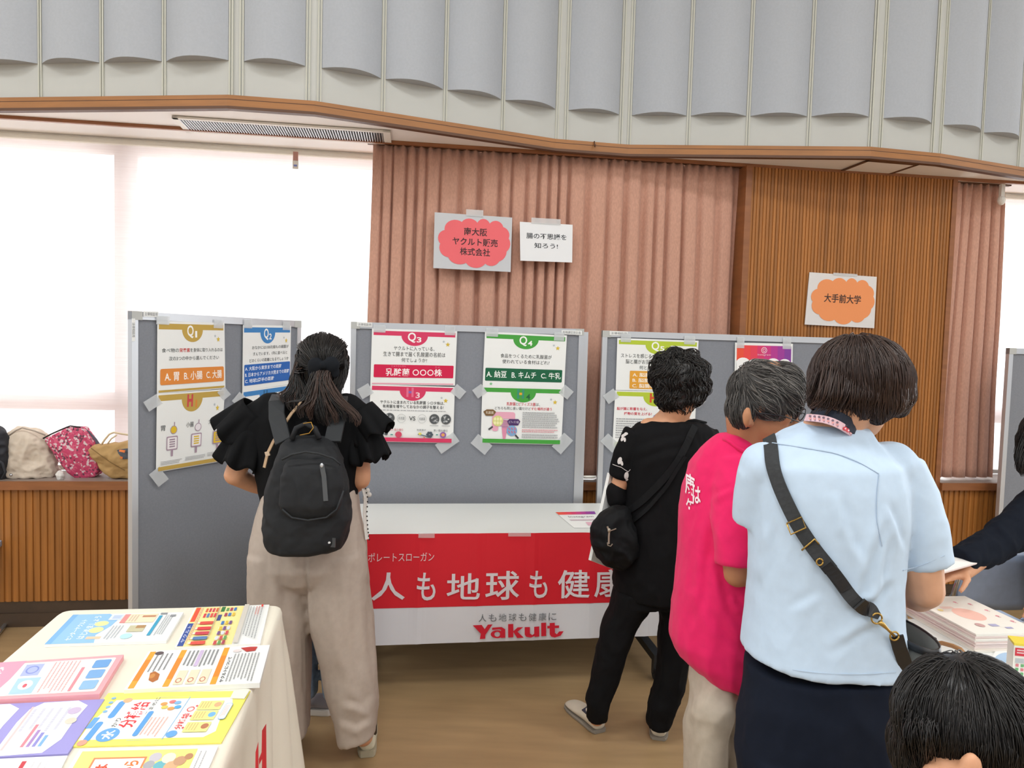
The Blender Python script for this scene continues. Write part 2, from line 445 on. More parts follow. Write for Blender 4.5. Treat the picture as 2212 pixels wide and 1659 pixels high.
# --- windows behind the screen blinds
def window(nm, wallnm, s0, s1, mull, zb, zr0, zr1, zt):
    w = MB(); w.box(WP(s0, -0.36, zt), WT * (s1 - s0), -WN * 0.1, (0, 0, ZS + 0.1 - zt), M_wallp)
    w.box(WP(s0, -0.36, 0), WT * (s1 - s0), -WN * 0.1, (0, 0, zb), M_wallp); struct(w.build(wallnm))
    f = MB(); fm = mat('window_frame', '#d8d2d0', 0.5)
    f.box(WP(s0, -0.37, zr0), WT * (s1 - s0), -WN * 0.07, (0, 0, zr1 - zr0), fm)
    for a, b in mull: f.box(WP(a, -0.37, zb), WT * (b - a), -WN * 0.07, (0, 0, zt - zb), fm)
    g = MB(); gm = bpy.data.materials.new('window_glass'); gm.use_nodes = True; q = gm.node_tree
    tr = q.nodes.new('ShaderNodeBsdfTransparent'); tr.inputs[0].default_value = (.96, .98, .98, 1)
    gl = q.nodes.new('ShaderNodeBsdfGlossy'); gl.inputs['Roughness'].default_value = 0.02
    ms = q.nodes.new('ShaderNodeMixShader'); ms.inputs[0].default_value = 0.05
    q.links.new(tr.outputs[0], ms.inputs[1]); q.links.new(gl.outputs[0], ms.inputs[2]); q.links.new(ms.outputs[0], q.nodes['Material Output'].inputs[0])
    e = f.build(nm); struct(e)
    g.box(WP(s0, -0.40, zb), WT * (s1 - s0), -WN * 0.006, (0, 0, zt - zb), gm)
    p = link('window_pane', g.mesh('pane'), e); p['kind'] = 'structure'
zt = WS(500, 345, -0.40)[1]; zr1 = WS(100, 846, -0.37)[1]; zr0 = WS(100, 884, -0.37)[1]
m0, m1 = WS(247, 500, -0.37)[0], WS(297, 500, -0.37)[0]
window('window_1', 'wall_back_left', SL, s_w0, [(m0, m1), (m0 - 2.0, m0 - 1.93), (s_cl + 0.15, s_cl + 0.22)], ZSILL - .05, zr0, zr1, zt)
window('window_2', 'wall_back_right', s_w1 + 0.03, SR, [(s_w1 + 1.6, s_w1 + 1.67)], ZSILL - .05, zr0, zr1, zt)
def screen_mat():
    m = bpy.data.materials.new('screen_fabric'); m.use_nodes = True; q = m.node_tree; b = q.nodes['Principled BSDF']
    b.inputs['Base Color'].default_value = (*lin('#e9dedd'), 1); b.inputs['Roughness'].default_value = 0.9
    t = q.nodes.new('ShaderNodeTexCoord'); wv = q.nodes.new('ShaderNodeTexNoise'); mp = q.nodes.new('ShaderNodeMapping')
    mp.inputs['Scale'].default_value = (3, 3, 160); q.links.new(t.outputs['Object'], mp.inputs[0]); q.links.new(mp.outputs[0], wv.inputs['Vector'])
    wv.inputs['Scale'].default_value = 1.5
    r = q.nodes.new('ShaderNodeValToRGB'); r.color_ramp.elements[0].position = .3; r.color_ramp.elements[1].position = .7
    r.color_ramp.elements[0].color = (*lin('#e2d3d2'), 1); r.color_ramp.elements[1].color = (*lin('#f0e7e6'), 1)
    q.links.new(wv.outputs['Fac'], r.inputs[0]); q.links.new(r.outputs[0], b.inputs['Base Color'])
    tl = q.nodes.new('ShaderNodeBsdfTranslucent'); tl.inputs[0].default_value = (.85, .8, .8, 1)
    tp = q.nodes.new('ShaderNodeBsdfTransparent'); a = q.nodes.new('ShaderNodeMixShader'); a.inputs[0].default_value = .4
    c = q.nodes.new('ShaderNodeMixShader'); c.inputs[0].default_value = .34
    q.links.new(b.outputs[0], a.inputs[1]); q.links.new(tl.outputs[0], a.inputs[2]); q.links.new(a.outputs[0], c.inputs[1]); q.links.new(tp.outputs[0], c.inputs[2])
    q.links.new(c.outputs[0], q.nodes['Material Output'].inputs[0]); return m
M_screen = screen_mat()
def blind(label, s0, s1, tab=None):
    e = empty('roller_blind', WP((s0 + s1) / 2, -0.28, ZSILL + 0.01), label, 'blind', 'roller blinds in the windows')
    b = MB(); b.box(WP(s0, -0.28, ZSILL + 0.03), WT * (s1 - s0), WN * 0.001, (0, 0, ZS - ZSILL - 0.06), M_screen); b.build('blind_fabric', e)
    b = MB(); b.tube([WP(s0, -0.30, ZS - 0.012), WP(s1, -0.30, ZS - 0.012)], 0.02, M_plasticw, 12); b.build('blind_roller', e, smooth=False)
    b = MB(); b.box(WP(s0, -0.287, ZSILL + 0.005), WT * (s1 - s0), WN * 0.014, (0, 0, 0.025), M_plasticw); b.build('bottom_bar', e)
    if tab:
        s, z = WS(tab[0], tab[1], -0.27); b = MB(); b.box(WP(s - .012, -0.272, z - .03), WT * .027, WN * .004, (0, 0, ZS - z + .02), mat('strap_red', '#b98a80', .7))
        b.box(WP(s - .014, -0.273, z - .075), WT * .031, WN * .004, (0, 0, .045), M_plasticw)
        b.box(WP(s - .008, -0.2688, z - .062), WT * .018, WN * .001, (0, 0, .01), ink('#7f8fd0')); b.build('pull_strap', e)
blind('wide white screen blind glowing with daylight at the left of the curtain', SL + .1, s_cl + 0.25, (638, 335))
blind('white screen blind at the right edge beside the narrow curtain', s_w1 + 0.30, SR - .2)

# --- soffit, fascia, upper wall with bulging acoustic panels
FP = [(-700, 246), (0, 240), (492, 235), (680, 248), (1200, 326), (1357, 338), (1880, 343), (2030, 357), (2212, 386), (2900, 500)]
F3 = [PZ(x, y, ZS) for x, y in FP]
def nrm2(i):
    d = (F3[i + 1] - F3[i]); return V((d.y, -d.x, 0)).normalized()
b = MB(); q = [F3[i] - ((nrm2(max(i-1,0)) + nrm2(min(i,len(F3)-2))).normalized()) * .02 + V((0, 0, 0.012)) for i in range(len(F3))]; bk = [WP((p - W0).dot(WT), -0.5, ZS + 0.012) for p in F3]
for i in range(len(q) - 1): b.add([q[i], q[i + 1], bk[i + 1], bk[i]] + [p + V((0, 0, .03)) for p in (q[i], q[i + 1], bk[i + 1], bk[i])], [(0, 1, 2, 3), (7, 6, 5, 4), (0, 4, 5, 1), (2, 6, 7, 3)], M_white)
struct(b.build('ceiling_soffit', fixn=True))
b = MB(); b.box(WP(SL, -0.02, ZS - 0.004), WT * (SR - SL), WN * 0.02, (0, 0, 0.016), M_woodtrim); struct(b.build('trim_3'))
def offs(o):
    out = []
    for i in range(len(F3)):
        n = (nrm2(max(i - 1, 0)) + nrm2(min(i, len(F3) - 2))).normalized(); out.append(F3[i] + n * o)
    return out
def band(mb, o0, o1, z0, z1, m):
    a, c = offs(o0), offs(o1)
    for i in range(len(F3) - 1):
        p = [a[i], a[i + 1], c[i + 1], c[i]]; lo = [x + V((0, 0, z0)) for x in p]; hi = [x + V((0, 0, z1)) for x in p]
        mb.add(lo + hi, [(0, 3, 2, 1), (4, 5, 6, 7), (0, 1, 5, 4), (2, 3, 7, 6), (1, 2, 6, 5), (3, 0, 4, 7)], m)
b = MB(); band(b, -.03, .004, 0.0, .013, M_dark); band(b, -.03, .0, .013, .042, M_fascia); band(b, -.03, -.003, .042, .046, M_dark); band(b, -.03, -.002, .046, .064, M_fascia)
struct(b.build('trim_4', fixn=True))
b = MB(); band(b, -.10, -.03, .03, 2.5, M_back); uw = struct(b.build('wall_upper', fixn=True))
segs = [(0, [-640, -500, -360, -222, -150]), (1, [-52, 88, 221, 355, 499]), (2, [521, 664]), (3, [688, 826, 960, 1085, 1202]), (4, [1222, 1340]),
        (5, [1359, 1486, 1614, 1745, 1878]), (6, [1900, 2012]), (7, [2030, 2118, 2200]), (8, [2224, 2290, 2360, 2440])]
zb0, zt0 = 2.765, 4.95
bt = MB()
for i, xs in segs:
    n = nrm2(i); d = (F3[i + 1] - F3[i]).normalized(); ss = []
    for x in xs:
        yy = 212 + (x - 0) * 0.05; p = PP(x, yy, F3[i] - n * .03, n); ss.append((p - F3[i]).dot(d))
    L = (F3[i + 1] - F3[i]).length; base = F3[i] - n * .03
    for a in ss:
        for da in (-.0085, .0045):
            bt.box(V((base + d * (a + da)).xy.to_3d()) + V((0, 0, 2.6)), d * .006, n * .007, (0, 0, 2.3), M_batten)
    for a, c in zip(ss, ss[1:]):
        a += .012; c -= .012; pm = MB(); N = 14; W = c - a; top = []
        sag = 0.062 * min(1, W / .27)
        fr = [V((base + d * (a + W * k / N) + n * (.004 + sag * (1 - (2 * k / N - 1) ** 2))).xy.to_3d()) for k in range(N + 1)]
        br = [V((base + d * (a + W * k / N)).xy.to_3d()) for k in range(N + 1)]
        zz = V((0, 0, zb0)); zt_ = V((0, 0, zt0)); vs = [p + zz for p in fr] + [p + zt_ for p in fr] + [p + zz for p in br] + [p + zz for p in fr]
        k1 = N + 1; fs = [(k, k + 1, k1 + k + 1, k1 + k) for k in range(N)] + [(2 * k1 + k, 2 * k1 + k + 1, 3 * k1 + k + 1, 3 * k1 + k) for k in range(N)]
        pm.add(vs, fs, M_panel); o = link('acoustic_panel', pm.mesh('acoustic_panel'), uw); o['kind'] = 'structure'
        for j, pl in enumerate(o.data.polygons): pl.use_smooth = j < N
o = link('batten', bt.mesh('batten'), uw); o['kind'] = 'structure'

# --- vent and hatch in the soffit, hook on the fascia
def soff(px, py): return PZ(px, py, ZS + 0.011)
tl, tr, br, bl = soff(371, 249), soff(843, 281), soff(846, 308), soff(403, 282)
def bil(u, v, z=0.0): return tl.lerp(tr, u).lerp(bl.lerp(br, u), v) + V((0, 0, z))
e = empty('air_vent', bil(.5, .5), 'long white slatted air vent in the soffit above the window', 'air vent')
f = MB()
for (u0, u1, v0, v1) in ((0, 1, 0, .09), (0, 1, .87, 1), (0, .025, 0, 1), (.965, 1, 0, 1)):
    f.add([bil(u0, v0, -.002), bil(u1, v0, -.002), bil(u1, v1, -.002), bil(u0, v1, -.002)] + [bil(u0, v0, -.012), bil(u1, v0, -.012), bil(u1, v1, -.012), bil(u0, v1, -.012)],
          [(0, 1, 2, 3), (7, 6, 5, 4), (0, 4, 5, 1), (1, 5, 6, 2), (2, 6, 7, 3), (3, 7, 4, 0)], M_plasticw)
f.build('vent_frame', e, fixn=True)
f = MB(); f.add([bil(.02, .05, -.003), bil(.98, .05, -.003), bil(.98, .95, -.003), bil(.02, .95, -.003)], [(0, 1, 2, 3)], M_black); f.build('vent_shade_sheet', e)  # flat black sheet: the shade inside the vent, put in as colour
f = MB()
for k in range(76):
    u = .03 + .93 * k / 75; a, c = bil(u, .08, -.004), bil(u, .9, -.004)
    f.box(a, (tr - tl).normalized() * .0042, c - a, (-.004, 0, -.009), M_alu)
f.build('vent_slats', e)
tl, tr, br, bl = soff(1873, 345), soff(1986, 354.6), soff(1911, 379.5), soff(1805, 371.5)
e = empty('access_hatch', bil(.5, .5), 'square access hatch in the soffit above the wooden wall', 'hatch')
f = MB()
for (u0, u1, v0, v1) in ((0, 1, 0, .06), (0, 1, .94, 1), (0, .06, 0, 1), (.94, 1, 0, 1)):
    f.add([bil(u0, v0, -.001), bil(u1, v0, -.001), bil(u1, v1, -.001), bil(u0, v1, -.001)] + [bil(u0, v0, -.005), bil(u1, v0, -.005), bil(u1, v1, -.005), bil(u0, v1, -.005)],
          [(0, 1, 2, 3), (7, 6, 5, 4), (0, 4, 5, 1), (1, 5, 6, 2), (2, 6, 7, 3), (3, 7, 4, 0)], M_dark)
f.build('hatch_frame', e, fixn=True)
f = MB(); f.add([bil(.06, .06, -.003), bil(.94, .06, -.003), bil(.94, .94, -.003), bil(.06, .94, -.003)], [(0, 1, 2, 3)], M_white); f.build('hatch_panel', e)
p = PP(1283, 314, F3[4], nrm2(4)); f = MB(); n4 = nrm2(4)
f.tube([p + n4 * .006 + V((0, 0, .02)), p + n4 * .008, p + n4 * .02 + V((0, 0, -.012)), p + n4 * .028 + V((0, 0, -.002))], .0035, M_dark, 8)
thing(f.build('hook', smooth=True, center=True), 'small dark metal hook on the wooden fascia above the curtain', 'hook')

# --- curtains
def curtain(label, xl_t, xr_t, xl_b, xr_b, ztop, zbot, o, seed, lead=None, amp=0.042, wmin=.045, wmax=.125):
    rr = random.Random(seed)
    st0, st1 = WS(xl_t, 350, o)[0], WS(xr_t, 400, o)[0]; sb0, sb1 = WS(xl_b, 690, o)[0], WS(xr_b, 700, o)[0]
    e = empty('curtain', WP((sb0 + sb1) / 2, o, zbot), label, 'curtain', 'pinkish brown curtains')
    W = st1 - st0; cuts = [0.0]
    while cuts[-1] < W: cuts.append(cuts[-1] + rr.uniform(wmin, wmax))
    sc = W / cuts[-1]; cuts = [c * sc for c in cuts]; fa = [rr.uniform(.55, 1.0) for _ in cuts]; fz = [rr.uniform(-.3, .3) for _ in cuts]; du = [rr.uniform(.5, .72) for _ in cuts]
    per = 12; NU = (len(cuts) - 1) * per; NV = 28; m = MB(); vs = []
    for j in range(NV + 1):
        v = j / NV; z = ztop + (zbot - ztop) * v
        for i in range(NU + 1):
            k = min(i // per, len(cuts) - 2); t = (i - k * per) / per; sloc = cuts[k] + (cuts[k + 1] - cuts[k]) * t
            d_ = du[k]                                     # broad front, narrow deep groove
            if t < d_: hgt = 1 - .10 * abs(2 * t / d_ - 1) ** 3
            else: hgt = .9 - 1.35 * sin(pi * (t - d_) / (1 - d_))
            if d_ < t < 1: pass
            A = amp * fa[k] * (.35 + .65 * min(1, v * 5)) * (1 + fz[k] * v)
            oo = o + A * (hgt - .6) + noise.noise(V((sloc * 3, z * 1.4, seed))) * .012 * min(1, v * 3)
            u = sloc / W; a = st0 + (st1 - st0) * u; c = sb0 + (sb1 - sb0) * u
            s = a + (c - a) * v + noise.noise(V((sloc * 2, z * .9, seed + 9))) * .02 * v
            if v < .06: oo += .008 * sin(sloc * 130) * (1 - v / .06)
            vs.append(WP(s, oo, z))
    fs = [(j * (NU + 1) + i, (j + 1) * (NU + 1) + i, (j + 1) * (NU + 1) + i + 1, j * (NU + 1) + i + 1) for j in range(NV) for i in range(NU)]
    m.add(vs, fs, M_curt); m.build('drape', e, smooth=True, solid=.003)
    r = MB(); r.box(WP(st0 - .03, o - .012, ztop - .002), WT * (W + .06), WN * .024, (0, 0, .016), M_dark); r.build('curtain_rail', e)
    return e
curtain('wide pinkish brown pleated curtain hanging behind the display boards', 806, 1602, 790, 1590, ZS + .006, ZSILL + .004, -.075, 4)
ec = curtain('narrow pinkish brown curtain on the right beside the wooden wall', 2068, 2172, 2032, 2160, ZS + .006, ZSILL + .012, -.10, 11, wmin=.05, wmax=.08)
for px, py in ((2061, 418), (2166, 432)):
    s, z = WS(px, py, -.04); b = MB(); b.ball(WP(s, -.05, z), .022, .022, .03, M_plasticw, 12, 8); b.box(WP(s - .012, -.06, z), WT * .024, WN * .02, (0, 0, ZS - z), M_plasticw)
    b.build('curtain_bracket', ec, smooth=False)
# ================================================================== boards, posters, signs, tables
M_board = mat('board_felt', '#83878f', 0.9, var=0.05, scale=120, bump=0.08)
M_paper = mat('paper', '#eceeec', 0.55, var=0.01, scale=6)
M_paper2 = mat('paper_glossy', '#e6e8ea', 0.28, spec=0.5)
M_tape = mat('clear_tape', '#e4e8ea', 0.25, alpha=0.42)
M_steel = mat('steel_dark', '#33363a', 0.4, metal=0.6)
M_rub = mat('rubber', '#1c1c1d', 0.7)
M_tabw = mat('table_top_white', '#e2e5e2', 0.35)

OB = (PD(1020, 860, 3.74) - W0).dot(WN)
class Board:
    """grey felt board on wheels between two posts; a = top left, b = top right (3D), plane upright"""
    def __init__(s, a, b, label, poles=(True, True), zb=0.14):
        s.a, s.b = V(a), V(b); s.t = (s.b - s.a); s.t.z = 0; s.t.normalize(); s.n = V((s.t.y, -s.t.x, 0)); s.zt = (a.z + b.z) / 2
        s.W = ((s.b - s.a).xy).length; s.o = V((s.a.x, s.a.y, 0)); W, zt, t, n = s.W, s.zt, s.t, s.n
        e = s.e = empty('display_board', s.o + t * W / 2, label, 'display board', 'grey display boards in a row'); fw = .027
        m = MB(); m.box(s.P(fw * .5, -.022, zb), t * (W - fw), n * .014, (0, 0, zt - zb - .01), M_board); m.build('felt_panel', e)
        m = MB()
        for x0, x1, z0, z1 in ((0, W, zt - .032, zt), (0, W, zb, zb + .03), (0, fw, zb, zt), (W - fw, W, zb, zt)):
            m.box(s.P(x0, -.026, z0), t * (x1 - x0), n * .026, (0, 0, z1 - z0), M_alu)
        for x in (0, W - .045): m.box(s.P(x, -.027, zt - .034), t * .045, n * .0285, (0, 0, .035), mat('corner_cap', '#b9bbb8', .5))
        m.build('frame', e)
        for k, x in enumerate((-.012, W + .012)):
            if not poles[k]: continue
            m = MB(); m.box(s.P(x - .012, -.035, .06), t * .024, n * .032, (0, 0, zt - .075), M_alu); m.build('post', e)
            f = MB(); f.box(s.P(x - .015, -.20, .05), t * .03, n * .36, (0, 0, .03), M_alu); fo = f.build('foot', e)
            for y in (-.18, .13):
                c = MB(); c.tube([s.P(x - .012, y, .025), s.P(x + .012, y, .025)], .025, M_rub, 14); c.build('caster', fo)
    def P(s, x, o, z): return s.o + s.t * x + s.n * o + V((0, 0, z))
    def px(s, x, y, o=.002): return PP(x, y, s.o + s.n * o, s.n)
    def sticker(s, x0, y0, x1, y1, txt, vert=False):
        h = (y1 - y0) if not vert else 0
        sl = .032 * (x1 - x0) if not vert else 0
        pr = Print(s.px(x0, y0, .004), s.px(x1, y0 + sl, .004), s.px(x1, y1 + sl, .004), s.px(x0, y1, .004), M_paper, .0006)
        pr.text(txt, .06, .18, .94, .82, '#6e7278', rot=1 if vert else 0)
        o = pr.mb.build('name_sticker', s.e); return o
def wpt(px, py, o): s_, z = WS(px, py, o); return WP(s_, o, z)
B1 = Board(PD(285, 670, 2.86), PD(651, 695, 3.68), 'grey display board turned at an angle, leftmost, with quiz sheets Q1 and Q2', (False, False))
B2 = Board(wpt(758, 695, OB), wpt(1262, 711, OB), 'grey display board in the middle with quiz sheets Q3 and Q4', (False, True))
B3 = Board(wpt(1302, 714, OB), wpt(1838, 731, OB), 'grey display board with the lime quiz sheet Q5 behind the woman in black', (False, False))
p4 = wpt(2181, 752, OB); B4 = Board(p4, p4 + WT * 1.2, 'grey display board cut off by the right edge of the photo', (False, False))
B1.sticker(310, 672, 342, 684, '法律相談用'); B1.sticker(285, 688, 292, 737, '法律相談用', True)
B2.sticker(771, 696, 804, 705, '法律相談用'); B2.sticker(1213, 713, 1257, 722, '総務課区政企画')
B3.sticker(1317, 715, 1356, 724, '法律相談用')
b = MB(); b.tube([B2.P(B2.W + .024, -.03, .80), B3.P(-.002, -.03, .80)], .007, M_plasticw, 10)
thing(b.build('joining_rod', smooth=True, center=True), 'short white rod bridging the gap between the two boards', 'rod')

def tapes(e, B, lst, o=.006):
    """strips of clear tape: centre px, half length and half width in px, angle"""
    for (x, y, L, w, a) in lst:
        ca, sa = cos(radians(a)), sin(radians(a)); q = [(x + sx * L * ca - sy * w * sa, y + sx * L * sa + sy * w * ca) for sx, sy in ((-1, -1), (1, -1), (1, 1), (-1, 1))]
        m = MB(); c = [B.px(i, j, o) for i, j in q]; m.add(c + [p + B.n * .0004 for p in c], [(3, 2, 1, 0), (4, 5, 6, 7)], M_tape); m.build('tape_strip', e)
def sheet(B, q, label, o=.002, grp='quiz sheets on the grey boards', cat='poster', name='quiz_poster'):
    pr = Print(*[B.px(x, y, o + (.0015)) for x, y in q], M_paper, .0008); pr.meta = (name, label, cat, grp); return pr
def finish(pr, B=None, tp=(), o=.006):
    nm, lb, ct, gp = pr.meta; me = pr.mb.mesh(nm); c = sum((p for p in pr.q), V()) / 4
    c.z = min(p.z for p in pr.q); me.transform(Matrix.Translation(-c)); ob = link(nm, me); ob.location = c; tag(ob, lb, ct, gp)
    if tp: tapes(ob, B, tp, o)
    return ob
STAR = '#d9b93c'
def qhead(pr, c, n, h=None):
    k = 0 if h is None else 1
    pr.rect(.02, (.035, .02)[k], .98, (.115, .095)[k], c); pr.disc(.5, (.11, .085)[k], .155, .18, c, 20, 0, 180)
    if h is None:
        pr.text('Q', .42, .05, .515, .235, '#f4f4f0', .02); pr.text(n, .525 + .012 * (n == '1'), .13, .58 - .012 * (n == '1'), .225, '#f4f4f0', .0 if n == '1' else .02)
    else:
        pr.rect(.425, .035, .45, .20, h[0]); pr.rect(.485, .035, .51, .20, h[0]); pr.rect(.45, .095, .485, .135, h[1]); pr.text(n, .535 + .012 * (n == '1'), .115, .585 - .012 * (n == '1'), .215, h[2], .0 if n == '1' else .02)
    pr.star(.845, .2, .018, '#b9c0c6', 1.5); pr.star(.895, .25, .03, STAR, 1.5)
INK = '#3c3f3f'
# --- Q1 / H1
G1 = '#c0a04c'
pr = sheet(B1, [(340, 693), (484.8, 697.5), (487, 839), (339, 851)], 'gold headed quiz sheet Q1 at the left end of the boards'); qhead(pr, G1, '1')
pr.text('食べ物の', .06, .375, .30, .435, INK); pr.text('栄養素', .305, .375, .46, .435, '#c8403c', .01); pr.text('を身体に取り入れるのは', .465, .375, .96, .435, INK)
pr.text('次の3つの中から選んでください', .16, .49, .90, .55, INK)
pr.rrect(.04, .66, .975, .885, '#e08a3a', .02, 1.4); pr.text('A. 胃', .10, .71, .30, .835, '#faf6ee', .012); pr.text('B. 小腸', .37, .71, .64, .835, '#faf6ee', .012); pr.text('C. 大腸', .70, .71, .94, .835, '#faf6ee', .012)
pr.rect(.02, .955, .98, .985, G1)
finish(pr, B1, [(352, 692, 14, 9, 3), (472, 700, 10, 9, 3)])
pr = sheet(B1, [(339, 851), (486, 840.5), (476, 997), (337, 1021)], 'gold headed answer sheet H1 with three drawings of the gut, below sheet Q1'); qhead(pr, G1, '1', ('#c9484a', '#c9484a', '#d88b3a'))
for i, (u, t, q) in enumerate(((.22, '胃', 0), (.58, '小腸', 1), (.92, '大腸', 2))):
    pr.text(t, u - .16, .41 - .01 * i, u - .16 + .05 * len(t) + .01, .48 - .01 * i, INK)
    Y = '#e0bd2a'; P_ = '#a78fa0'
    pr.line([(u + .03, .38), (u + .03, .44)], .012, P_); pr.disc(u + .02, .48, .05, .055, Y if q == 0 else '#e8e2e6', 12); pr.ring(u + .02, .48, .05, .055, .008, P_, 14)
    pr.rrect(u - .08, .56, u + .08, .74, P_, .015, 1); pr.rrect(u - .068, .575, u + .068, .725, Y if q == 2 else '#efeaec', .012, 1)
    for k in range(4): pr.rect(u - .04, .595 + k * .03, u + .04, .612 + k * .03, Y if q == 1 else '#9d8a98')
    pr.rect(u - .015, .74, u + .015, .82, P_); pr.lines(u - .16, .87 - .012 * i, u + (.16 if i < 2 else .06), .925 - .012 * i, 3, '#8a8c8e', .5, i + 3)
pr.rect(.02, .935, .97, .985, G1)
finish(pr, B1, [(330, 870, 17, 12, -32), (343, 1030, 17, 14, 52), (484, 850, 11, 10, 50), (476, 985, 13, 10, -50)])
# --- Q2 / H2
G2 = '#3f83c2'
pr = sheet(B1, [(525, 701.8), (628.6, 703.7), (626.7, 830), (523.6, 845)], 'blue quiz sheet Q2 beside the woman with the backpack'); qhead(pr, G2, '2')
pr.text('おなかには100兆個もの細菌が', .18, .32, .95, .375, INK); pr.text('すんでいます。1列に並べると', .20, .42, .92, .475, INK); pr.text('どのくらいの距離になるでしょうか', .13, .52, .95, .575, INK)
pr.rrect(.03, .605, .985, .925, '#2763b4', .015, 1)
for k, t in enumerate(('A. 大阪から東京までの距離', 'B. 日本からアメリカ大陸までの距離', 'C. 地球2周半の距離')): pr.text(t, .045, .635 + k * .095, (.80, .97, .64)[k], .70 + k * .095, '#eef4fb', .012)
finish(pr, B1, [(536, 700, 9, 9, 2), (619, 704, 8, 9, 2)])
pr = sheet(B1, [(523.6, 845), (626.7, 830.5), (622, 957), (520, 982)], 'blue answer sheet H2 half hidden by the shoulder of the woman with the backpack'); qhead(pr, G2, '2', ('#2c5f86', '#d7c84a', '#f2f2ee'))
pr.lines(.1, .34, .9, .85, 8, '#8a8c8e'); pr.rect(.02, .93, .98, .985, G2)
finish(pr, B1, [(516, 862, 13, 9, -50), (628, 846, 8, 9, 40)])
# --- Q3 / H3
G3 = '#d53a62'
pr = sheet(B2, [(803.7, 709.4), (987.6, 715.6), (982.7, 833), (800, 831)], 'crimson quiz sheet Q3 on the middle board'); qhead(pr, G3, '3')
pr.text('ヤクルトに入っている、', .26, .30, .74, .375, INK); pr.text('生きて腸まで届く乳酸菌の名前は', .14, .40, .87, .485, INK); pr.text('何でしょうか?', .355, .51, .655, .585, INK)
pr.rrect(.035, .635, .975, .865, '#d0194a', .012, 1.4); pr.text('乳酸菌 ○○○株', .175, .70, .84, .835, '#fbf3f2', .014)
pr.text('にゅうさんきん', .24, .645, .41, .675, '#e88aa4'); pr.text('かぶ', .755, .65, .81, .68, '#e88aa4'); pr.rect(.02, .965, .98, .985, '#e8a0b2')
finish(pr, B2, [(820, 710, 13, 8, 2), (972, 714, 11, 10, 2)])
pr = sheet(B2, [(800, 830.5), (982.7, 835.8), (978.7, 957.8), (797, 954)], 'crimson answer sheet H3 with round microscope pictures, below sheet Q3'); qhead(pr, G3, '3', ('#e2708f', '#8a63b5', '#f6d3da'))
pr.text('ヤクルトに含まれている乳酸菌 シロタ株は、', .12, .265, .88, .325, INK, .008); pr.text('有用菌を増やしておなかの調子を整える!', .15, .34, .87, .40, INK, .008); pr.lines(.08, .43, .90, .452, 1, '#8f9294', .7, 5, 0)
for k, u in enumerate((.10, .235, .765, .905)):
    pr.disc(u, .575, .06, .088, '#55585a', 20)
    rr = random.Random(k)
    for j in range(9): pr.disc(u + rr.uniform(-.035, .035), .575 + rr.uniform(-.05, .05), .012, .016, rr.choice(['#a5a8aa', '#85888a', '#c4c6c6']), 6)
    pr.lines(u - .05, .685, u + .05, .70, 1, '#77797b', .8, k + 9, 0)
for u, t in ((.375, '有用菌'), (.62, '有害菌')): pr.ring(u, .575, .052, .078, .004, '#b9bcbc'); pr.text(t, u - .036, .55, u + .036, .60, '#6f7375')
pr.text('VS', .465, .535, .54, .61, '#4a4d50', .01)
pr.text('良い菌の優位', .24, .755, .40, .795, '#c25164'); pr.text('有害菌が', .56, .755, .67, .79, '#6f7375'); pr.text('悪い菌の優位', .76, .755, .93, .795, '#5d6064')
pr.line([(.12, .87), (.22, .845)], .012, '#4b5a66', 1.5); pr.disc(.2, .85, .02, .03, '#4b4e52', 8)
pr.line([(.25, .865), (.28, .865)], .012, '#3c8f83', 1.5); pr.disc(.345, .86, .04, .055, '#d24a66', 12); pr.line([(.575, .845), (.73, .90)], .012, '#56707c', 1.5); pr.poly([(.64, .885), (.665, .905), (.65, .915)], '#d9883a')
pr.disc(.60, .84, .02, .022, '#e3d86a', 8)
for a in (0, 60, 120, 180, 240, 300): pr.disc(.715 + .025 * cos(radians(a)), .85 + .035 * sin(radians(a)), .018, .024, '#4d5560', 8)
pr.line([(.79, .85), (.815, .85)], .012, '#3c8f83', 1.5); pr.disc(.875, .85, .038, .052, '#8b5cab', 12); pr.disc(.875, .85, .022, .03, '#e2a15c', 10)
pr.rect(.025, .915, .98, .985, G3)
finish(pr, B2, [(789, 845, 14, 12, -30), (990, 846, 13, 11, 40), (966, 957, 24, 12, -35), (812, 966, 10, 8, -60)])
# --- Q4 / H4
G4 = '#469f3f'
pr = sheet(B2, [(1047.8, 716.4), (1224.7, 724.5), (1218.7, 839), (1042.4, 835)], 'green quiz sheet Q4 on the middle board'); qhead(pr, G4, '4')
pr.text('食品をつくるために乳酸菌が', .20, .385, .825, .46, INK); pr.text('使われている食材はどれ?', .225, .49, .80, .565, INK)
pr.rrect(.025, .655, .965, .89, '#14603f', .012, 1.4); pr.text('A. 納豆', .04, .70, .285, .83, '#f3f8f2', .012); pr.text('B. キムチ', .345, .71, .645, .83, '#f3f8f2', .012); pr.text('C. 牛乳', .705, .71, .95, .83, '#f3f8f2', .012)
pr.star(.1, .945, .022, '#7cc48a', 1.5); finish(pr, B2, [(1063, 718, 13, 9, 3), (1208, 727, 11, 9, 3)])
pr = sheet(B2, [(1042, 834.5), (1218.7, 839), (1212.5, 961), (1038.3, 957.5)], 'green answer sheet H4 with a drawing of the gut, below sheet Q4'); qhead(pr, G4, '4', ('#3a8f78', '#e3a736', '#20603c'))
RD = '#cf4050'
pr.text('乳酸菌', .30, .265, .41, .325, RD, .008); pr.text('と', .415, .27, .44, .32, INK); pr.text('ビフィズス菌', .445, .265, .655, .325, RD, .008); pr.text('は、', .66, .27, .71, .325, INK)
pr.text('どちらも同じ良い菌だけど', .16, .345, .60, .40, INK); pr.text('すむ場所が違う', .605, .345, .86, .40, RD, .008)
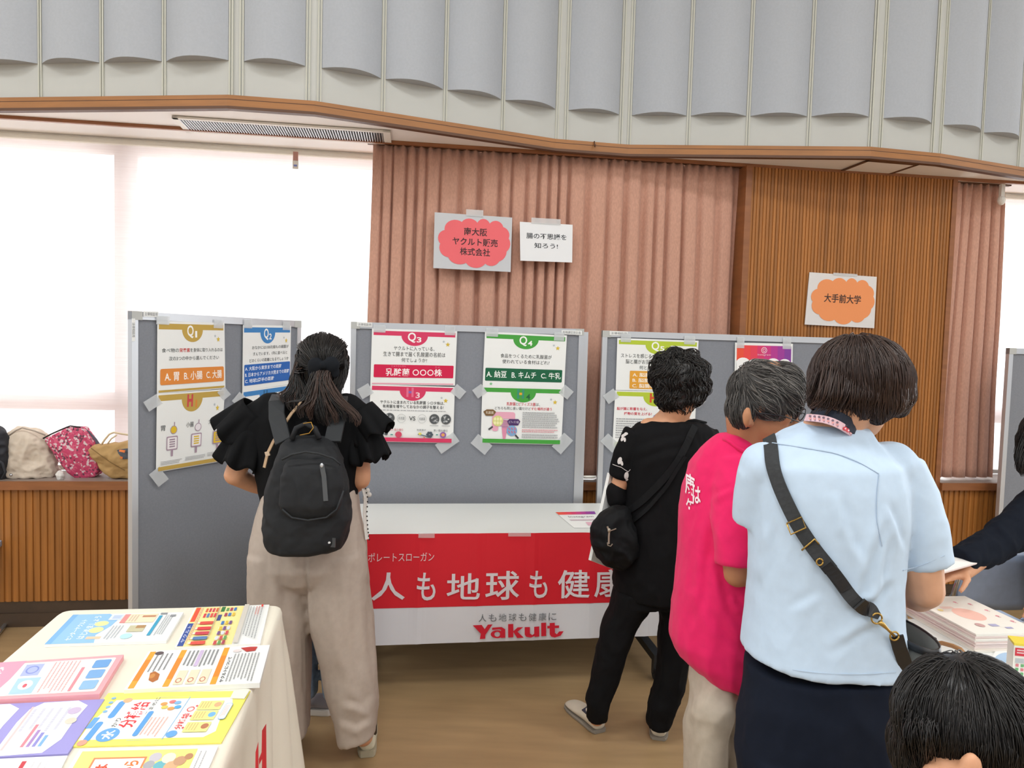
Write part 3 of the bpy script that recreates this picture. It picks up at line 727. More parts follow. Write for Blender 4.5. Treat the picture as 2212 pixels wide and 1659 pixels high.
pr.rrect(.16, .44, .40, .56, '#e7a9bd', .03, 1.5); pr.rrect(.13, .50, .21, .78, '#e7a9bd', .03, 1.5); pr.rrect(.335, .44, .41, .70, '#e7a9bd', .03, 1.5); pr.poly([(.25, .72), (.32, .72), (.30, .92), (.27, .92)], '#dd8fab')
for k in range(6): pr.line([(.22 + .03 * (k % 2), .58 + k * .025), (.33, .59 + k * .025)], .012, '#c585a8', 1.5)
pr.disc(.20, .60, .065, .095, '#d9d989', 18)
for k in range(6): pr.disc(.165 + .035 * (k % 3), .565 + .07 * (k // 3), .015, .03, '#f1ecb5', 8)
pr.line([(.14, .70), (.09, .755)], .02, '#4d4f52', 1.5); pr.disc(.375, .765, .065, .095, '#7fa6cf', 18)
for k in range(6): pr.line([(.335 + .035 * (k % 3), .71 + .06 * (k // 3)), (.35 + .035 * (k % 3), .75 + .06 * (k // 3))], .014, '#c46f86', 1.5)
pr.line([(.42, .84), (.46, .90)], .02, '#3f4144', 1.5)
pr.poly([(.02, .44), (.06, .40), (.14, .40), (.175, .44), (.14, .51), (.05, .51)], '#7a5a34'); pr.text('乳酸菌', .05, .43, .145, .48, '#efe6d2')
pr.poly([(.315, .60), (.34, .56), (.45, .56), (.475, .60), (.45, .67), (.34, .67)], '#4a2d63'); pr.text('ビフィズス菌', .335, .59, .455, .635, '#e5dced')
pr.lines(.50, .43, .96, .72, 8, '#85888a', .55, 2); pr.lines(.50, .735, .96, .80, 2, '#cf6a74', .55, 3); pr.lines(.50, .82, .96, .90, 2, '#85888a', .55, 4)
pr.rect(.02, .915, .98, .985, G4)
finish(pr, B2, [(1036, 845, 12, 11, -35), (1223, 847, 12, 11, 40), (1040, 960, 20, 13, 40), (1215, 958, 20, 13, -48)])
# --- Q5 / H5
G5 = '#b5c83a'
pr = sheet(B3, [(1333.6, 730), (1509, 736), (1504.4, 847), (1330, 842.5)], 'lime quiz sheet Q5 partly covered by the head of the woman in black'); qhead(pr, G5, '5')
pr.text('ストレスを感じるとおなか', .05, .29, .62, .37, INK); pr.text('脳と腸がお互いに影', .11, .40, .55, .485, INK); pr.text('何と言う', .28, .515, .47, .59, INK)
pr.rrect(.165, .62, .85, .965, '#e0a036', .012, 1.4)
for k, t in enumerate(('A. 脳腸フ', 'B. 脳腸接', 'C. 脳腸相')): pr.text(t, .20, .655 + k * .105, .48, .735 + k * .105, '#fbf4e4', .012)
finish(pr, B3, [(1352, 730, 11, 9, 2), (1490, 735, 12, 9, 2)])
pr = sheet(B3, [(1329, 843.3), (1504.4, 848), (1499, 969), (1322.7, 965)], 'lime answer sheet H5 behind the shoulder of the woman in black'); qhead(pr, G5, '5', ('#d0542e', '#d0542e', '#d0542e'))
pr.text('脳が腸に影響を与え、', .03, .29, .40, .345, RD, .012); pr.text('移動の質を上げる?', .12, .375, .46, .43, RD, .012); pr.lines(.03, .49, .55, .86, 9, '#7d8082', .5, 8)
pr.poly([(.48, .43), (.56, .36), (.62, .40), (.72, .38), (.78, .46), (.74, .56), (.86, .60), (.8, .74), (.6, .7), (.47, .6)], '#a79ac6')
pr.rect(.02, .915, .98, .985, G5)
finish(pr, B3, [(1320, 856, 14, 11, -35), (1318, 957, 18, 12, 45), (1512, 868, 8, 10, 45)])
# --- social media poster
pr = sheet(B3, [(1588, 740), (1712.7, 742.7), (1709, 922), (1585, 917)], 'white poster with a red to purple header and clouds on the right board', grp=None)
cols = ['#e8543c', '#e84a48', '#e34358', '#d63a6c', '#c93a80', '#b43a90', '#9d3c98', '#84409c']
for k in range(16): pr.rect(.03 + .94 * k / 16, .03, .03 + .94 * (k + 1.02) / 16, .23, cols[k // 2])
pr.ring(.5, .085, .05, .037, .009, '#f6dfe6', 24); pr.ring(.5, .085, .026, .019, .008, '#f6dfe6', 16); pr.disc(.53, .063, .006, .005, '#f6dfe6', 8)
pr.text('Instagram', .385, .128, .615, .155, '#f3c9d8', 0, shear=.15)
for u, r in ((.14, .12), (.33, .10), (.5, .09), (.66, .12), (.86, .11)): pr.disc(u, .245, r, r * .55, '#f3f4f3', 18)
pr.rect(.03, .235, .97, .35, '#f3f4f3'); pr.text('南大阪ヤクルト', .15, .265, .86, .315, '#33373b', .012); pr.text('販売', .18, .335, .36, .38, '#33373b', .012); pr.disc(.82, .268, .03, .02, '#3b8fc0', 8)
finish(pr, B3, [(1600, 740, 8, 12, 2), (1700, 742, 9, 12, 2)])

# --- card signs hanging on curtain and wall
def cloud(pr, c, bumps, box):
    for (u, v, ru, rv) in bumps: pr.disc(u, v, ru, rv, c, 22)
CL = [(.50, .50, .36, .30), (.27, .28, .14, .17), (.45, .22, .12, .15), (.63, .20, .09, .14), (.79, .22, .10, .14), (.86, .33, .11, .15), (.83, .49, .155, .20), (.80, .63, .14, .20),
      (.74, .74, .12, .17), (.54, .80, .14, .16), (.33, .74, .15, .17), (.19, .62, .12, .17), (.16, .45, .11, .15)]
def sign(q, o, label, paper, fn, grp, tp):
    pr = Print(*[PP(x, y, W0 + WN * o, WN) for x, y in q], paper, .005); fn(pr); pr.meta = ('paper_sign', label, 'sign', grp); ob = finish(pr)
    for (x0, y0, x1, y1) in tp:
        m = MB(); c = [PP(x, y, W0 + WN * (o + .004), WN) for x, y in ((x0, y0), (x1, y0 + .06 * (x1 - x0)), (x1, y1 + .06 * (x1 - x0)), (x0, y1))]
        m.add(c + [p + WN * .0004 for p in c], [(3, 2, 1, 0), (4, 5, 6, 7)], M_tape); m.build('tape_strip', ob)
M_card = mat('sign_card', '#c3c6ca', 0.35)
DK = '#3a2a2c'
def s1(pr):
    cloud(pr, '#e8696f', CL, None)
    for t, u0, u1, v0, v1 in (('南大阪', .38, .68, .235, .375), ('ヤクルト販売', .235, .82, .42, .56), ('株式会社', .335, .725, .60, .74)): pr.text(t, u0, v0, u1, v1, DK, .014)
sign([(939, 458.5), (1106.5, 470), (1103, 587.5), (936, 579)], .0, 'card sign with a red cloud, taped on the curtain', M_card, s1, None, [(1007, 452, 1044, 466)])
def s2(pr):
    pr.text('腸の不思議を', .12, .27, .885, .42, '#33383c', .012); pr.text('知ろう!', .27, .52, .72, .66, '#33383c', .012)
sign([(1123, 479), (1237, 485.5), (1236, 567), (1124, 563)], .0, 'small plain white laminated sign with two lines of writing, taped on the curtain', M_paper2, s2, None, [(1148, 470, 1211, 482)])
def s3(pr): cloud(pr, '#e8935c', CL, None); pr.text('大手前大学', .24, .38, .78, .55, '#43302a', .016)
sign([(1749, 588), (1894, 598), (1888.5, 709), (1738.5, 701)], .012, 'card sign with an orange cloud on the ribbed wooden wall', mat('sign_card_white', '#d9d6d4', .4), s3, None, [(1800, 589, 1852, 594)])

# --- the white table with the hanging red banner
ot = (PZ(1045, 1152.5, .68) - W0).dot(WN); ob_ = (PZ(1045, 1087, .68) - W0).dot(WN); sa = (PZ(660, 1153, .68) - W0).dot(WT); sb = sa + 1.8
e = empty('folding_table', WP((sa + sb) / 2, (ot + ob_) / 2, 0), 'white folding table behind the red banner', 'table')
m = MB(); m.box(WP(sa, ob_, .652), WT * (sb - sa), WN * (ot - ob_), (0, 0, .028), M_tabw); m.build('table_top', e, bevel=.006)
for s_ in (sa + .22, sb - .24):
    m = MB(); oc = (ot + ob_) / 2; m.box(WP(s_ - .02, oc - .03, .10), WT * .04, WN * .06, (0, 0, .55), M_steel)
    m.box(WP(s_ - .02, ob_ + .03, .085), WT * .04, WN * (ot - ob_ - .02), (0, 0, .035), M_steel); lg = m.build('leg', e)
    for o_ in (ob_ + .05, ot - .01):
        c = MB(); c.tube([WP(s_ - .014, o_, .03), WP(s_ + .014, o_, .03)], .03, M_rub, 16); c.box(WP(s_ - .018, o_ - .02, .03), WT * .036, WN * .03, (0, 0, .055), M_steel); c.build('caster', lg)
m = MB(); m.box(WP(sa + .22, (ot + ob_) / 2 - .02, .59), WT * (sb - sa - .44), WN * .04, (0, 0, .04), M_steel); m.build('cross_bar', e)
bo = ot + .006
bq = [WP(sa - .02, bo, .683), WP(sb + .02, bo, .683), WP(sb + .03, bo + .02, .218), WP(sa - .03, bo + .02, .205)]
def bulge(u, v): 
    f = abs(((u * 7.4) % 1) - .5); return .003 * math.exp(-((f - .5) * 14) ** 2) + .003 * noise.noise(V((u * 4, v * 1.5, 3)))
M_banw = mat('banner_white', '#dcdde2', .75, var=.02, scale=8)
pr = Print(*bq, M_banw, .001, bulge, 96, 6); pr.LIFT = .0012
def bu(px, py):
    p = PP(px, py, WP(0, bo, 0), WN); s_ = (p - W0).dot(WT); v = (bq[0].z - p.z) / (bq[0].z - bq[3].z); return (s_ - sa + .02) / (sb - sa + .04), v
vr = bu(900, 1311)[1]
P_, F_ = [], []
for k in range(97): P_ += [(k / 96, 0), (k / 96, vr * .5), (k / 96, vr)]
for k in range(96): F_ += [(3 * k, 3 * k + 3, 3 * k + 4, 3 * k + 1), (3 * k + 1, 3 * k + 4, 3 * k + 5, 3 * k + 2)]
pr.poly(P_, '#d6202f', F_); pr.k += 2.2
def bt(t, x0, y0, x1, y1, c, bold=0.0):
    u0, v0 = bu(x0, y0); u1, v1 = bu(x1, y1); pr.text(t, u0, v0, u1, v1, c, bold)
bt('コーポレートスローガン', 766, 1194, 938, 1211, '#e9cfd0')
for t, x0, y0, x1, y1 in (('人', 805, 1236, 876, 1294), ('も', 902, 1236, 941, 1295), ('地', 966, 1238, 1036, 1293), ('球', 1049, 1233, 1120, 1294), ('も', 1143, 1232, 1180, 1291), ('健', 1204, 1231, 1270, 1291), ('康', 1282, 1230, 1346, 1289), ('に', 1366, 1232, 1420, 1289)):
    bt(t, x0, y0, x1, y1, '#dfd8dc', .012)
for k, t in enumerate('人も地球も健康に'): x = 1034 + k * 21.2; bt(t, x, 1325 - k * .35, x + 16, 1341 - k * .35, '#6f7378')
# the red latin word mark, heavy, with a swash under its first and last letter
WM = '#d51f36'
def wm(*pts): pr.poly([bu(x, y) for x, y in pts], WM)
def wring(x, y, rx, ry, wx, wy):
    n = 20; P = [(x + rx * cos(2 * pi * k / n), y + ry * sin(2 * pi * k / n)) for k in range(n)] + [(x + (rx - wx) * cos(2 * pi * k / n), y + (ry - wy) * sin(2 * pi * k / n)) for k in range(n)]
    pr.poly([bu(*p) for p in P], WM, [(k, (k + 1) % n, n + (k + 1) % n, n + k) for k in range(n)])
wm((1021, 1348), (1040, 1347.5), (1048, 1359), (1045, 1368), (1041, 1367)); wm((1053, 1347), (1063, 1346.5), (1047, 1370), (1040, 1366)); wm((1039, 1362), (1048, 1361), (1047.5, 1377), (1036, 1377.5)); wm((1021, 1348), (1030, 1347.8), (1041, 1364), (1038, 1366))
wring(1073, 1367.5, 14, 8.5, 8, 3.2); wm((1062, 1353.5), (1082, 1352), (1090, 1357), (1090, 1375), (1081, 1375.5), (1081, 1358.5), (1078, 1357), (1062, 1358.2))
wm((1096, 1346), (1107, 1345.5), (1107, 1374), (1096, 1374.6)); wm((1106, 1362), (1116, 1353), (1128, 1352.5), (1115, 1363)); wm((1106, 1361), (1114, 1360.5), (1129, 1375), (1115, 1375.5))
wm((1131, 1352.5), (1142, 1352), (1142, 1366), (1147, 1369), (1151, 1366), (1151, 1351.6), (1162, 1351), (1162, 1372.6), (1152, 1373), (1152, 1371), (1144, 1374.5), (1134, 1373), (1131, 1368))
wm((1166, 1343.5), (1176.5, 1343), (1176.5, 1371.4), (1166, 1372)); wm((1184, 1344), (1195, 1343.4), (1195, 1365), (1199, 1368), (1204, 1362), (1213.5, 1361.5), (1207, 1371), (1195, 1375), (1187, 1373), (1184, 1368)); wm((1179, 1350), (1204, 1349), (1204, 1354.5), (1179, 1355.5))
pr.meta = ('banner', 'red and white cloth banner hanging from the front of the white table', 'banner', None); ob = finish(pr)
for x0, x1, h in ((904, 939, 11), (1098, 1147, 8)):
    a, c = PP(x0, 1151, WP(0, bo + .014, 0), WN), PP(x1, 1151, WP(0, bo + .014, 0), WN); hh = V((0, 0, h * MPP(3.1)))
    m = MB(); m.add([a, c, c - hh, a - hh], [(3, 2, 1, 0)], M_tape); m.build('tape_strip', ob)
# the leaflet lying on it
q = [PZ(x, y, .6825) for x, y in ((1200, 1106.5), (1284, 1105), (1302, 1140), (1240, 1140))]
pr = Print(*q, M_paper, .001)
for k in range(8): pr.rect(.0 + k / 8, .0, (k + 1.02) / 8, .18, cols[k])
pr.text('Instagram', .2, .28, .9, .40, '#8a8286'); pr.lines(.15, .5, .95, .6, 1, '#c9a3b4', .8); pr.rect(.55, .68, .75, .88, '#e3b4c4'); pr.rect(.8, .66, .97, .84, '#ce9bc0')
pr.meta = ('leaflet', 'leaflet with a red to purple strip lying on the white table', 'leaflet', None); finish(pr)
# ================================================================== the cloth-covered table at the lower left
ZT = .68
FL, FR = PZ(136, 1318, ZT), PZ(608, 1307, ZT); NR = PZ(478, 1662, ZT); dirR = (NR - FR); dirR.z = 0
near = FR + dirR.normalized() * 1.45; wv = FR - FL; nl = FL + dirR.normalized() * 1.45
quad = [FL, FR, near, nl]
M_cloth = mat('cream_cloth', '#e6e0d0', .8, var=.03, scale=4)
e = empty('folding_table', (FL + FR + near + nl) / 4 - V((0, 0, ZT)), 'long table under the cream cloth at the lower left', 'table')
m = MB(); cc = (FL + FR + near + nl) / 4
def inset(p, k=.94, z=0): q = cc + (p - cc) * k; return V((q.x, q.y, z))
top = [inset(p, .95, ZT - .004) for p in quad]; m.add(top + [p - V((0, 0, .028)) for p in top], [(0, 1, 2, 3), (7, 6, 5, 4), (0, 4, 5, 1), (1, 5, 6, 2), (2, 6, 7, 3), (3, 7, 4, 0)], M_tabw); m.build('table_top', e)
for p in quad:
    m = MB(); q = inset(p, .8, 0); m.tube([q, V((q.x, q.y, ZT - .03))], .014, M_steel, 10); m.build('leg', e)
# cloth: rounded outline, rings going down with folds and flared corners
out = []
for i in range(4):
    p, a, c = quad[i], quad[i - 1], quad[(i + 1) % 4]; da = (a - p).normalized(); dc = (c - p).normalized(); r = .035
    for k in range(9):
        t = k / 8; q = (p + da * r) * (1 - t) ** 2 + p * 2 * t * (1 - t) + (p + dc * r) * t * t; out.append((q, 1 - abs(2 * t - 1)))
    L = (c - p).length - 2 * r; n = max(3, int(L / .03))
    for k in range(1, n): out.append((p + dc * (r + L * k / n), 0.0))
N = len(out); rings = []
cen = cc
for j, (z, o) in enumerate([(ZT + .001, -.012), (ZT, -.004), (ZT - .004, 0.002), (ZT - .015, .006)] + [(ZT - .015 - .62 * k / 12, .006) for k in range(1, 13)]):
    h = max(0, ZT - .015 - z); rg = []
    for i, (p, cr) in enumerate(out):
        a = out[i - 1][0]; c = out[(i + 1) % N][0]; tn = (c - a); nn = V((tn.y, -tn.x, 0)).normalized()
        if nn.dot(p - cen) < 0: nn = -nn
        crs = max(out[(i + k) % N][1] * (1 - abs(k) / 7) for k in range(-6, 7))
        fo = h * (.03 + .16 * crs + .05 * noise.noise(V((p.x * 9, p.y * 9, .3)))) + .012 * min(1, h * 6) * sin(i * .9)
        q = p + nn * (o + fo); rg.append(V((q.x, q.y, z)))
    rings.append(rg)
m = MB(); m.rings(rings, M_cloth, cap=False); m.add(rings[0], [tuple(range(N))], M_cloth)
# red lettering printed on the hanging side (only its end shows)
e0, e1 = FR, near; dd = (e1 - e0).normalized(); nn = V((-dd.y, dd.x, 0)); nn = nn if nn.dot(FR - cc) > 0 else -nn
def side(px, py, o=.055): return PP(px, py, FR + nn * o, nn)
M_red = ink('#c81e24')
m2 = MB()
for q in ([(575, 1563), (576, 1700), (565, 1700), (566, 1640), (560, 1652), (559, 1640), (565, 1625), (566, 1578)], [(558, 1602), (559, 1700), (551, 1700), (552, 1625)]):
    c = [side(x, y, .060 + .05 * max(0, (y - 1560) / 140)) for x, y in q]; m2.add(c, [tuple(range(len(c)))], M_red)
cl = m.build('tablecloth', smooth=True, center=True, fixn=True); thing(cl, 'cream tablecloth draped over the leaflet table at the lower left', 'tablecloth')
m2.build('printed_mark', None).parent = None
o = bpy.data.objects['printed_mark']; o.data.transform(Matrix.Translation(-cl.location)); o.parent = cl

def leaf(q, h, label, paper=None, z0=ZT + .0015, grp='leaflets laid out on the cream tablecloth', name='leaflet'):
    pr = Print(*[PZ(x, y, z0 + h) for x, y in q], paper or M_paper, h); pr.LIFT = .0003; pr.meta = (name, label, 'leaflet', grp); return pr
def bottle(pr, u, v, w, h, c, cap):
    pr.rrect(u, v, u + w, v + h, c, w * .3, h / w * .3); pr.rect(u - w * .18, v + h * .25, u, v + h * .75, cap)
# yellow drinks leaflet, far right
pr = leaf([(421, 1312), (582, 1306), (562, 1390), (377, 1399)], .006, 'yellow leaflet with rows of drinks at the far right corner of the cream table')
pr.rect(.02, .01, .66, .99, '#f6e49c'); pr.rect(.03, .02, .09, .40, '#e2583c'); pr.rect(.02, .44, .09, .98, '#3a549c'); pr.text('ヤクルト', .035, .5, .08, .9, '#e9eefb', rot=3)
pr.rect(.37, .02, .42, .16, '#3c7a4a'); pr.rect(.36, .24, .41, .40, '#46568e'); pr.lines(.1, .04, .14, .97, 2, '#c46a52', .6, 3, vert=True)
rr = random.Random(5)
for k, v in enumerate((.05, .20, .42, .56, .68, .80, .91)):
    for j in range(1 if k > 1 else 4):
        c = rr.choice(['#d8464a', '#d9584c', '#c94a56', '#5c7fb0', '#d86a3c']); bottle(pr, .17 + j * .045, v, (.17 if k > 1 else .03), .075 if k > 1 else .11, c, '#e8e2da')
    for j in range(3): bottle(pr, .44 + j * .05, v + .01, .035, .09, ['#6a9c5a', '#a84a5a', '#4b7cba', '#e0c04a', '#7a5a8a', '#d4d8e0', '#c8555a'][(k + j) % 7], '#f2efe6')
pr.lines(.34, .05, .37, .95, 1, '#8d7a4e', .6, 6, vert=True); pr.rect(.67, .01, .73, .99, '#cfcac0'); pr.lines(.76, .08, .95, .92, 5, '#6b6d70', .35, 2, vert=True); pr.rect(.90, .03, .925, .10, '#d6453c'); pr.lines(.84, .08, .90, .32, 2, '#cf6a60', .5, 4, vert=True)
finish(pr)
# blue and white leaflet
pr = leaf([(158, 1328), (396.5, 1322.3), (359, 1384), (96, 1392)], .008, 'blue and white leaflet stack at the far left corner of the cream table')
pr.poly([(0, 0), (.33, 0), (.45, .18), (.43, .45), (.36, .75), (.40, 1), (0, 1)], '#8fc0ec'); pr.text('センターヤクルト', .13, .2, .18, .9, '#eef6fd', .01, rot=3); pr.text('はじめましょう', .22, .08, .28, .86, '#eef6fd', .01, rot=3)
pr.rect(0, .0, .05, 1, '#76b0e2'); pr.disc(.33, .36, .06, .09, '#eff0a0'); pr.disc(.33, .58, .06, .10, '#eff0a0'); pr.rect(.30, .80, .42, .88, '#f0c8a8'); pr.rect(.36, .03, .47, .24, '#d8e3f2'); pr.rect(.385, .07, .46, .2, '#b7c9e2')
pr.rect(.48, .04, .53, .36, '#ee8f8c'); pr.rect(.53, .04, .78, .36, '#f7dfc0'); pr.rect(.65, .10, .77, .17, '#c08a66'); pr.lines(.55, .08, .63, .34, 3, '#b58f6c', .4, 2, vert=True)
pr.rect(.60, .46, .74, .68, '#c7c3a2'); pr.rect(.66, .46, .74, .56, '#b08a5c'); pr.disc(.63, .82, .05, .09, '#b5e4ec'); pr.rect(.80, .12, .83, .82, '#3c9fc4'); pr.lines(.86, .1, .94, .85, 4, '#7d8794', .4, 8, vert=True); pr.lines(.45, .45, .56, .92, 4, '#8d98a6', .4, 9, vert=True)
pr.rect(.80, .02, .86, .08, '#8e9298'); pr.rect(.90, .10, .95, .17, '#8e9298')
finish(pr)
# orange headed text stack, overhanging the edge
pr = leaf([(321, 1407), (583, 1393), (561, 1475), (268, 1490)], .012, 'thick stack of white leaflets with orange headings overhanging the table edge')
for u in (.02, .27, .62): pr.rect(u, .02, u + .045, .98, '#e3a23a'); pr.rect(u, .25, u + .045, .80, '#dd8a34')
pr.lines(.09, .10, .24, .60, 4, '#5d6064', .35, 1, vert=True); pr.poly([(.12, .62), (.15, .58), (.20, .66), (.21, .80), (.18, .86), (.14, .80)], '#b06a34'); pr.disc(.15, .70, .02, .06, '#c98a48'); pr.disc(.10, .08, .035, .05, '#5d5054')
pr.lines(.34, .06, .60, .52, 8, '#54575b', .45, 2, vert=True); pr.rect(.43, .06, .46, .5, '#c9b7d8')
for k in range(3): pr.rect(.34 + .09 * k, .60, .41 + .09 * k, .95, '#ecd9be'); pr.ring(.37 + .09 * k, .85, .022, .06, .006, '#b8654c', 14)
pr.text('ヤクルトについて', .685, .30, .715, .95, '#3f4246', .02, rot=3); pr.lines(.73, .22, .95, .96, 8, '#6a6d70', .4, 4, vert=True); pr.poly([(.76, .06), (.84, .04), (.90, .05), (.89, .16), (.82, .18)], '#b8433f'); pr.disc(.74, .14, .035, .04, '#dcd2d0')
finish(pr)
# pink stack
pr = leaf([(-10, 1432), (267.4, 1414), (215, 1499), (-63, 1514)], .013, 'pink bordered leaflet stack near the left edge of the cream table', mat('pink_paper', '#eda6ae', .6))
pr.rrect(.10, .07, .955, .93, '#f6f0e6', .02, 1.5); pr.poly([(0, 0), (.24, 0), (.20, .5), (.12, 1), (0, 1)], '#f49cb4'); pr.text('予防', .03, .1, .10, .6, '#f9e6ea', .02, rot=3)
pr.rect(.26, .12, .40, .44, '#aab5e4'); pr.ring(.33, .28, .05, .11, .012, '#7f8ed2', 16); pr.rect(.45, .46, .60, .92, '#a9cdee') if False else pr.rect(.26, .50, .44, .90, '#a9cdee'); pr.disc(.35, .68, .055, .12, '#eef2f8'); pr.disc(.35, .70, .016, .05, '#e2606c')
pr.lines(.48, .10, .70, .92, 7, '#d98c94', .35, 3, vert=True); pr.rect(.72, .30, .745, .9, '#e48c98')
for k in range(3): pr.rrect(.80, .12 + .27 * k, .93, .34 + .27 * k, ('#6ba0d8', '#78a8da', '#8db8e2')[k], .02, 1.5)
finish(pr)
# purple leaflet
pr = leaf([(-130, 1527), (226, 1510), (146, 1628), (-230, 1646)], .005, 'purple leaflet with two white rounded panels at the left edge of the cream table', mat('purple_paper', '#9d98d6', .6))
def blob(u0, u1): pr.poly([(u0 + .08, .02), (u1 - .08, .01), (u1, .12), (u1 - .02, .45), (u1 - .02, .75), (u1 - .08, .97), (u0 + .05, .99), (u0, .80), (u0 + .0, .4), (u0 + .02, .15)], '#f2f2f8')
blob(.05, .50); blob(.55, .92)
pr.lines(.60, .15, .86, .60, 5, '#a8a9c4', .35, 3, vert=True); pr.rect(.575, .1, .59, .9, '#eec4c4')
for k, (c, l) in enumerate((('#e08a96', .30), ('#a88ac4', .22), ('#8f8ed0', .18), ('#7fb0de', .14))): pr.rect(.68 + .035 * k, .90 - l * 1.3 - .05, .70 + .035 * k, .86, c)
pr.disc(.86, .22, .04, .07, '#c7b7d4'); pr.disc(.88, .42, .035, .06, '#d8d0c0'); pr.lines(.2, .2, .42, .8, 5, '#a8a9c4', .35, 4, vert=True); pr.rect(.38, .2, .40, .45, '#ecd49a')
finish(pr)
# yellow water leaflet in a clear folder
pr = leaf([(234, 1497), (541, 1492), (478, 1604), (137, 1613)], .003, 'bright yellow leaflet with red and blue lettering in a clear folder on the cream table', mat('yellow_paper', '#eee56e', .45))
pr.poly([(.10, .16), (.90, .14), (.93, .3), (.90, .55), (.92, .8), (.86, .90), (.06, .90), (.05, .6)], '#f6f7f2')
pr.text('分補給', .24, .20, .35, .70, '#dc3a42', .025, rot=3); pr.text('こまめに', .365, .12, .395, .46, '#4a4d50', .01, rot=3); pr.text('しっかり', .20, .52, .235, .86, '#4a4d50', .01, rot=3)
pr.disc(.225, .82, .07, .12, '#6aa6e2', 22); pr.text('水', .185, .74, .265, .9, '#eaf3fc', .03, rot=3)
pr.rrect(.13, .18, .175, .52, '#5f9fdc', .02, 2); pr.rrect(.09, .58, .135, .93, '#5f9fdc', .02, 2); pr.rect(.045, .50, .085, .70, '#6aa6e2'); pr.disc(.18, .17, .03, .05, '#e2b48c'); pr.disc(.10, .95, .03, .05, '#e2a08c')
for k in range(4): pr.disc(.07 + .005 * k, .12 + .09 * k, .016, .025, '#86b6de', 10)
pr.line([(.375, .12), (.60, .12), (.60, .93), (.375, .93)], .005, '#7fb2dc'); pr.rrect(.385, .40, .42, .86, '#5f9fdc', .015, 2); pr.lines(.43, .52, .56, .88, 5, '#dd8a80', .35, 5, vert=True)
for (u, v, c) in ((.45, .26, '#e8a05c'), (.50, .22, '#e07a7a'), (.54, .24, '#7fb2dc'), (.47, .33, '#d8c860'), (.52, .36, '#e8a05c'), (.56, .33, '#58a8dc')): pr.disc(u, v, .024, .035, c, 10)
pr.text('分補給', .63, .46, .675, .76, '#dc4a4e', .02, rot=3); pr.disc(.64, .84, .035, .06, '#6aa6e2'); pr.ring(.66, .38, .025, .05, .006, '#dc4a4e', 14)
for k, v in enumerate((.22, .42, .64)): pr.rect(.70, v, .86, v + .18, '#f0ea92'); pr.lines(.715, v + .02, .79, v + .16, 4, '#b98a3c', .4, k, vert=True); pr.disc(.83, v + .08, .025, .05, ('#e8b088', '#78b4e0', '#b87a5a')[k]); pr.disc(.69, v + .1, .008, .016, '#dc4a4e', 8)
pr.rrect(.885, .28, .935, .60, '#8fb8dc', .015, 2); pr.rrect(.888, .29, .932, .59, '#f6f4ee', .014, 2); pr.lines(.895, .32, .925, .56, 3, '#dc7a74', .4, 3, vert=True)
ob = finish(pr); a = [PZ(x, y, ZT + .0055) for x, y in ((505, 1494), (539, 1493), (528, 1510), (497, 1509))]
m = MB(); m.add(a + [p + V((0, 0, .002)) for p in a], [(3, 2, 1, 0), (4, 5, 6, 7), (0, 1, 5, 4), (1, 2, 6, 5), (2, 3, 7, 6), (3, 0, 4, 7)], M_plasticw); o = m.build('folder_clip'); o.data.transform(Matrix.Translation(-ob.location)); o.parent = ob
# bottom yellow leaflet
pr = leaf([(172.5, 1618), (471.5, 1611), (418, 1735), (96, 1745)], .004, 'pale yellow leaflet with an orange framed title, cut off by the bottom of the photo')
pr.rect(.03, .05, .86, .98, '#f3e886'); pr.rect(.14, .18, .52, .95, '#e08a5c'); pr.rect(.155, .21, .505, .95, '#f6f4ee'); pr.text('から', .38, .25, .48, .5, '#e27a3c', .03, rot=3); pr.text('健康は', .18, .3, .28, .9, '#e2553c', .03, rot=3)
for (u, v, c, r) in ((.58, .2, '#c4c0c8', .045), (.56, .34, '#a8aab0', .04), (.64, .36, '#6fb4c0', .045), (.68, .22, '#e0dccc', .05), (.72, .38, '#d8b088', .05), (.77, .28, '#c49a78', .045), (.82, .2, '#b88a68', .03)): pr.disc(u, v, r, r * 2, c, 12)
pr.lines(.89, .1, .96, .9, 2, '#8f9296', .2, 2, vert=True)
finish(pr)
# white leaflet with a red bar
pr = leaf([(-100, 1644), (146, 1632), (86, 1750), (-200, 1760)], .004, 'white leaflet with a diagonal red bar in the lower left corner')
pr.rect(.62, .08, .66, .98, '#c8404c'); pr.lines(.72, .1, .9, .9, 3, '#c9cad0', .3, 2, vert=True); finish(pr)
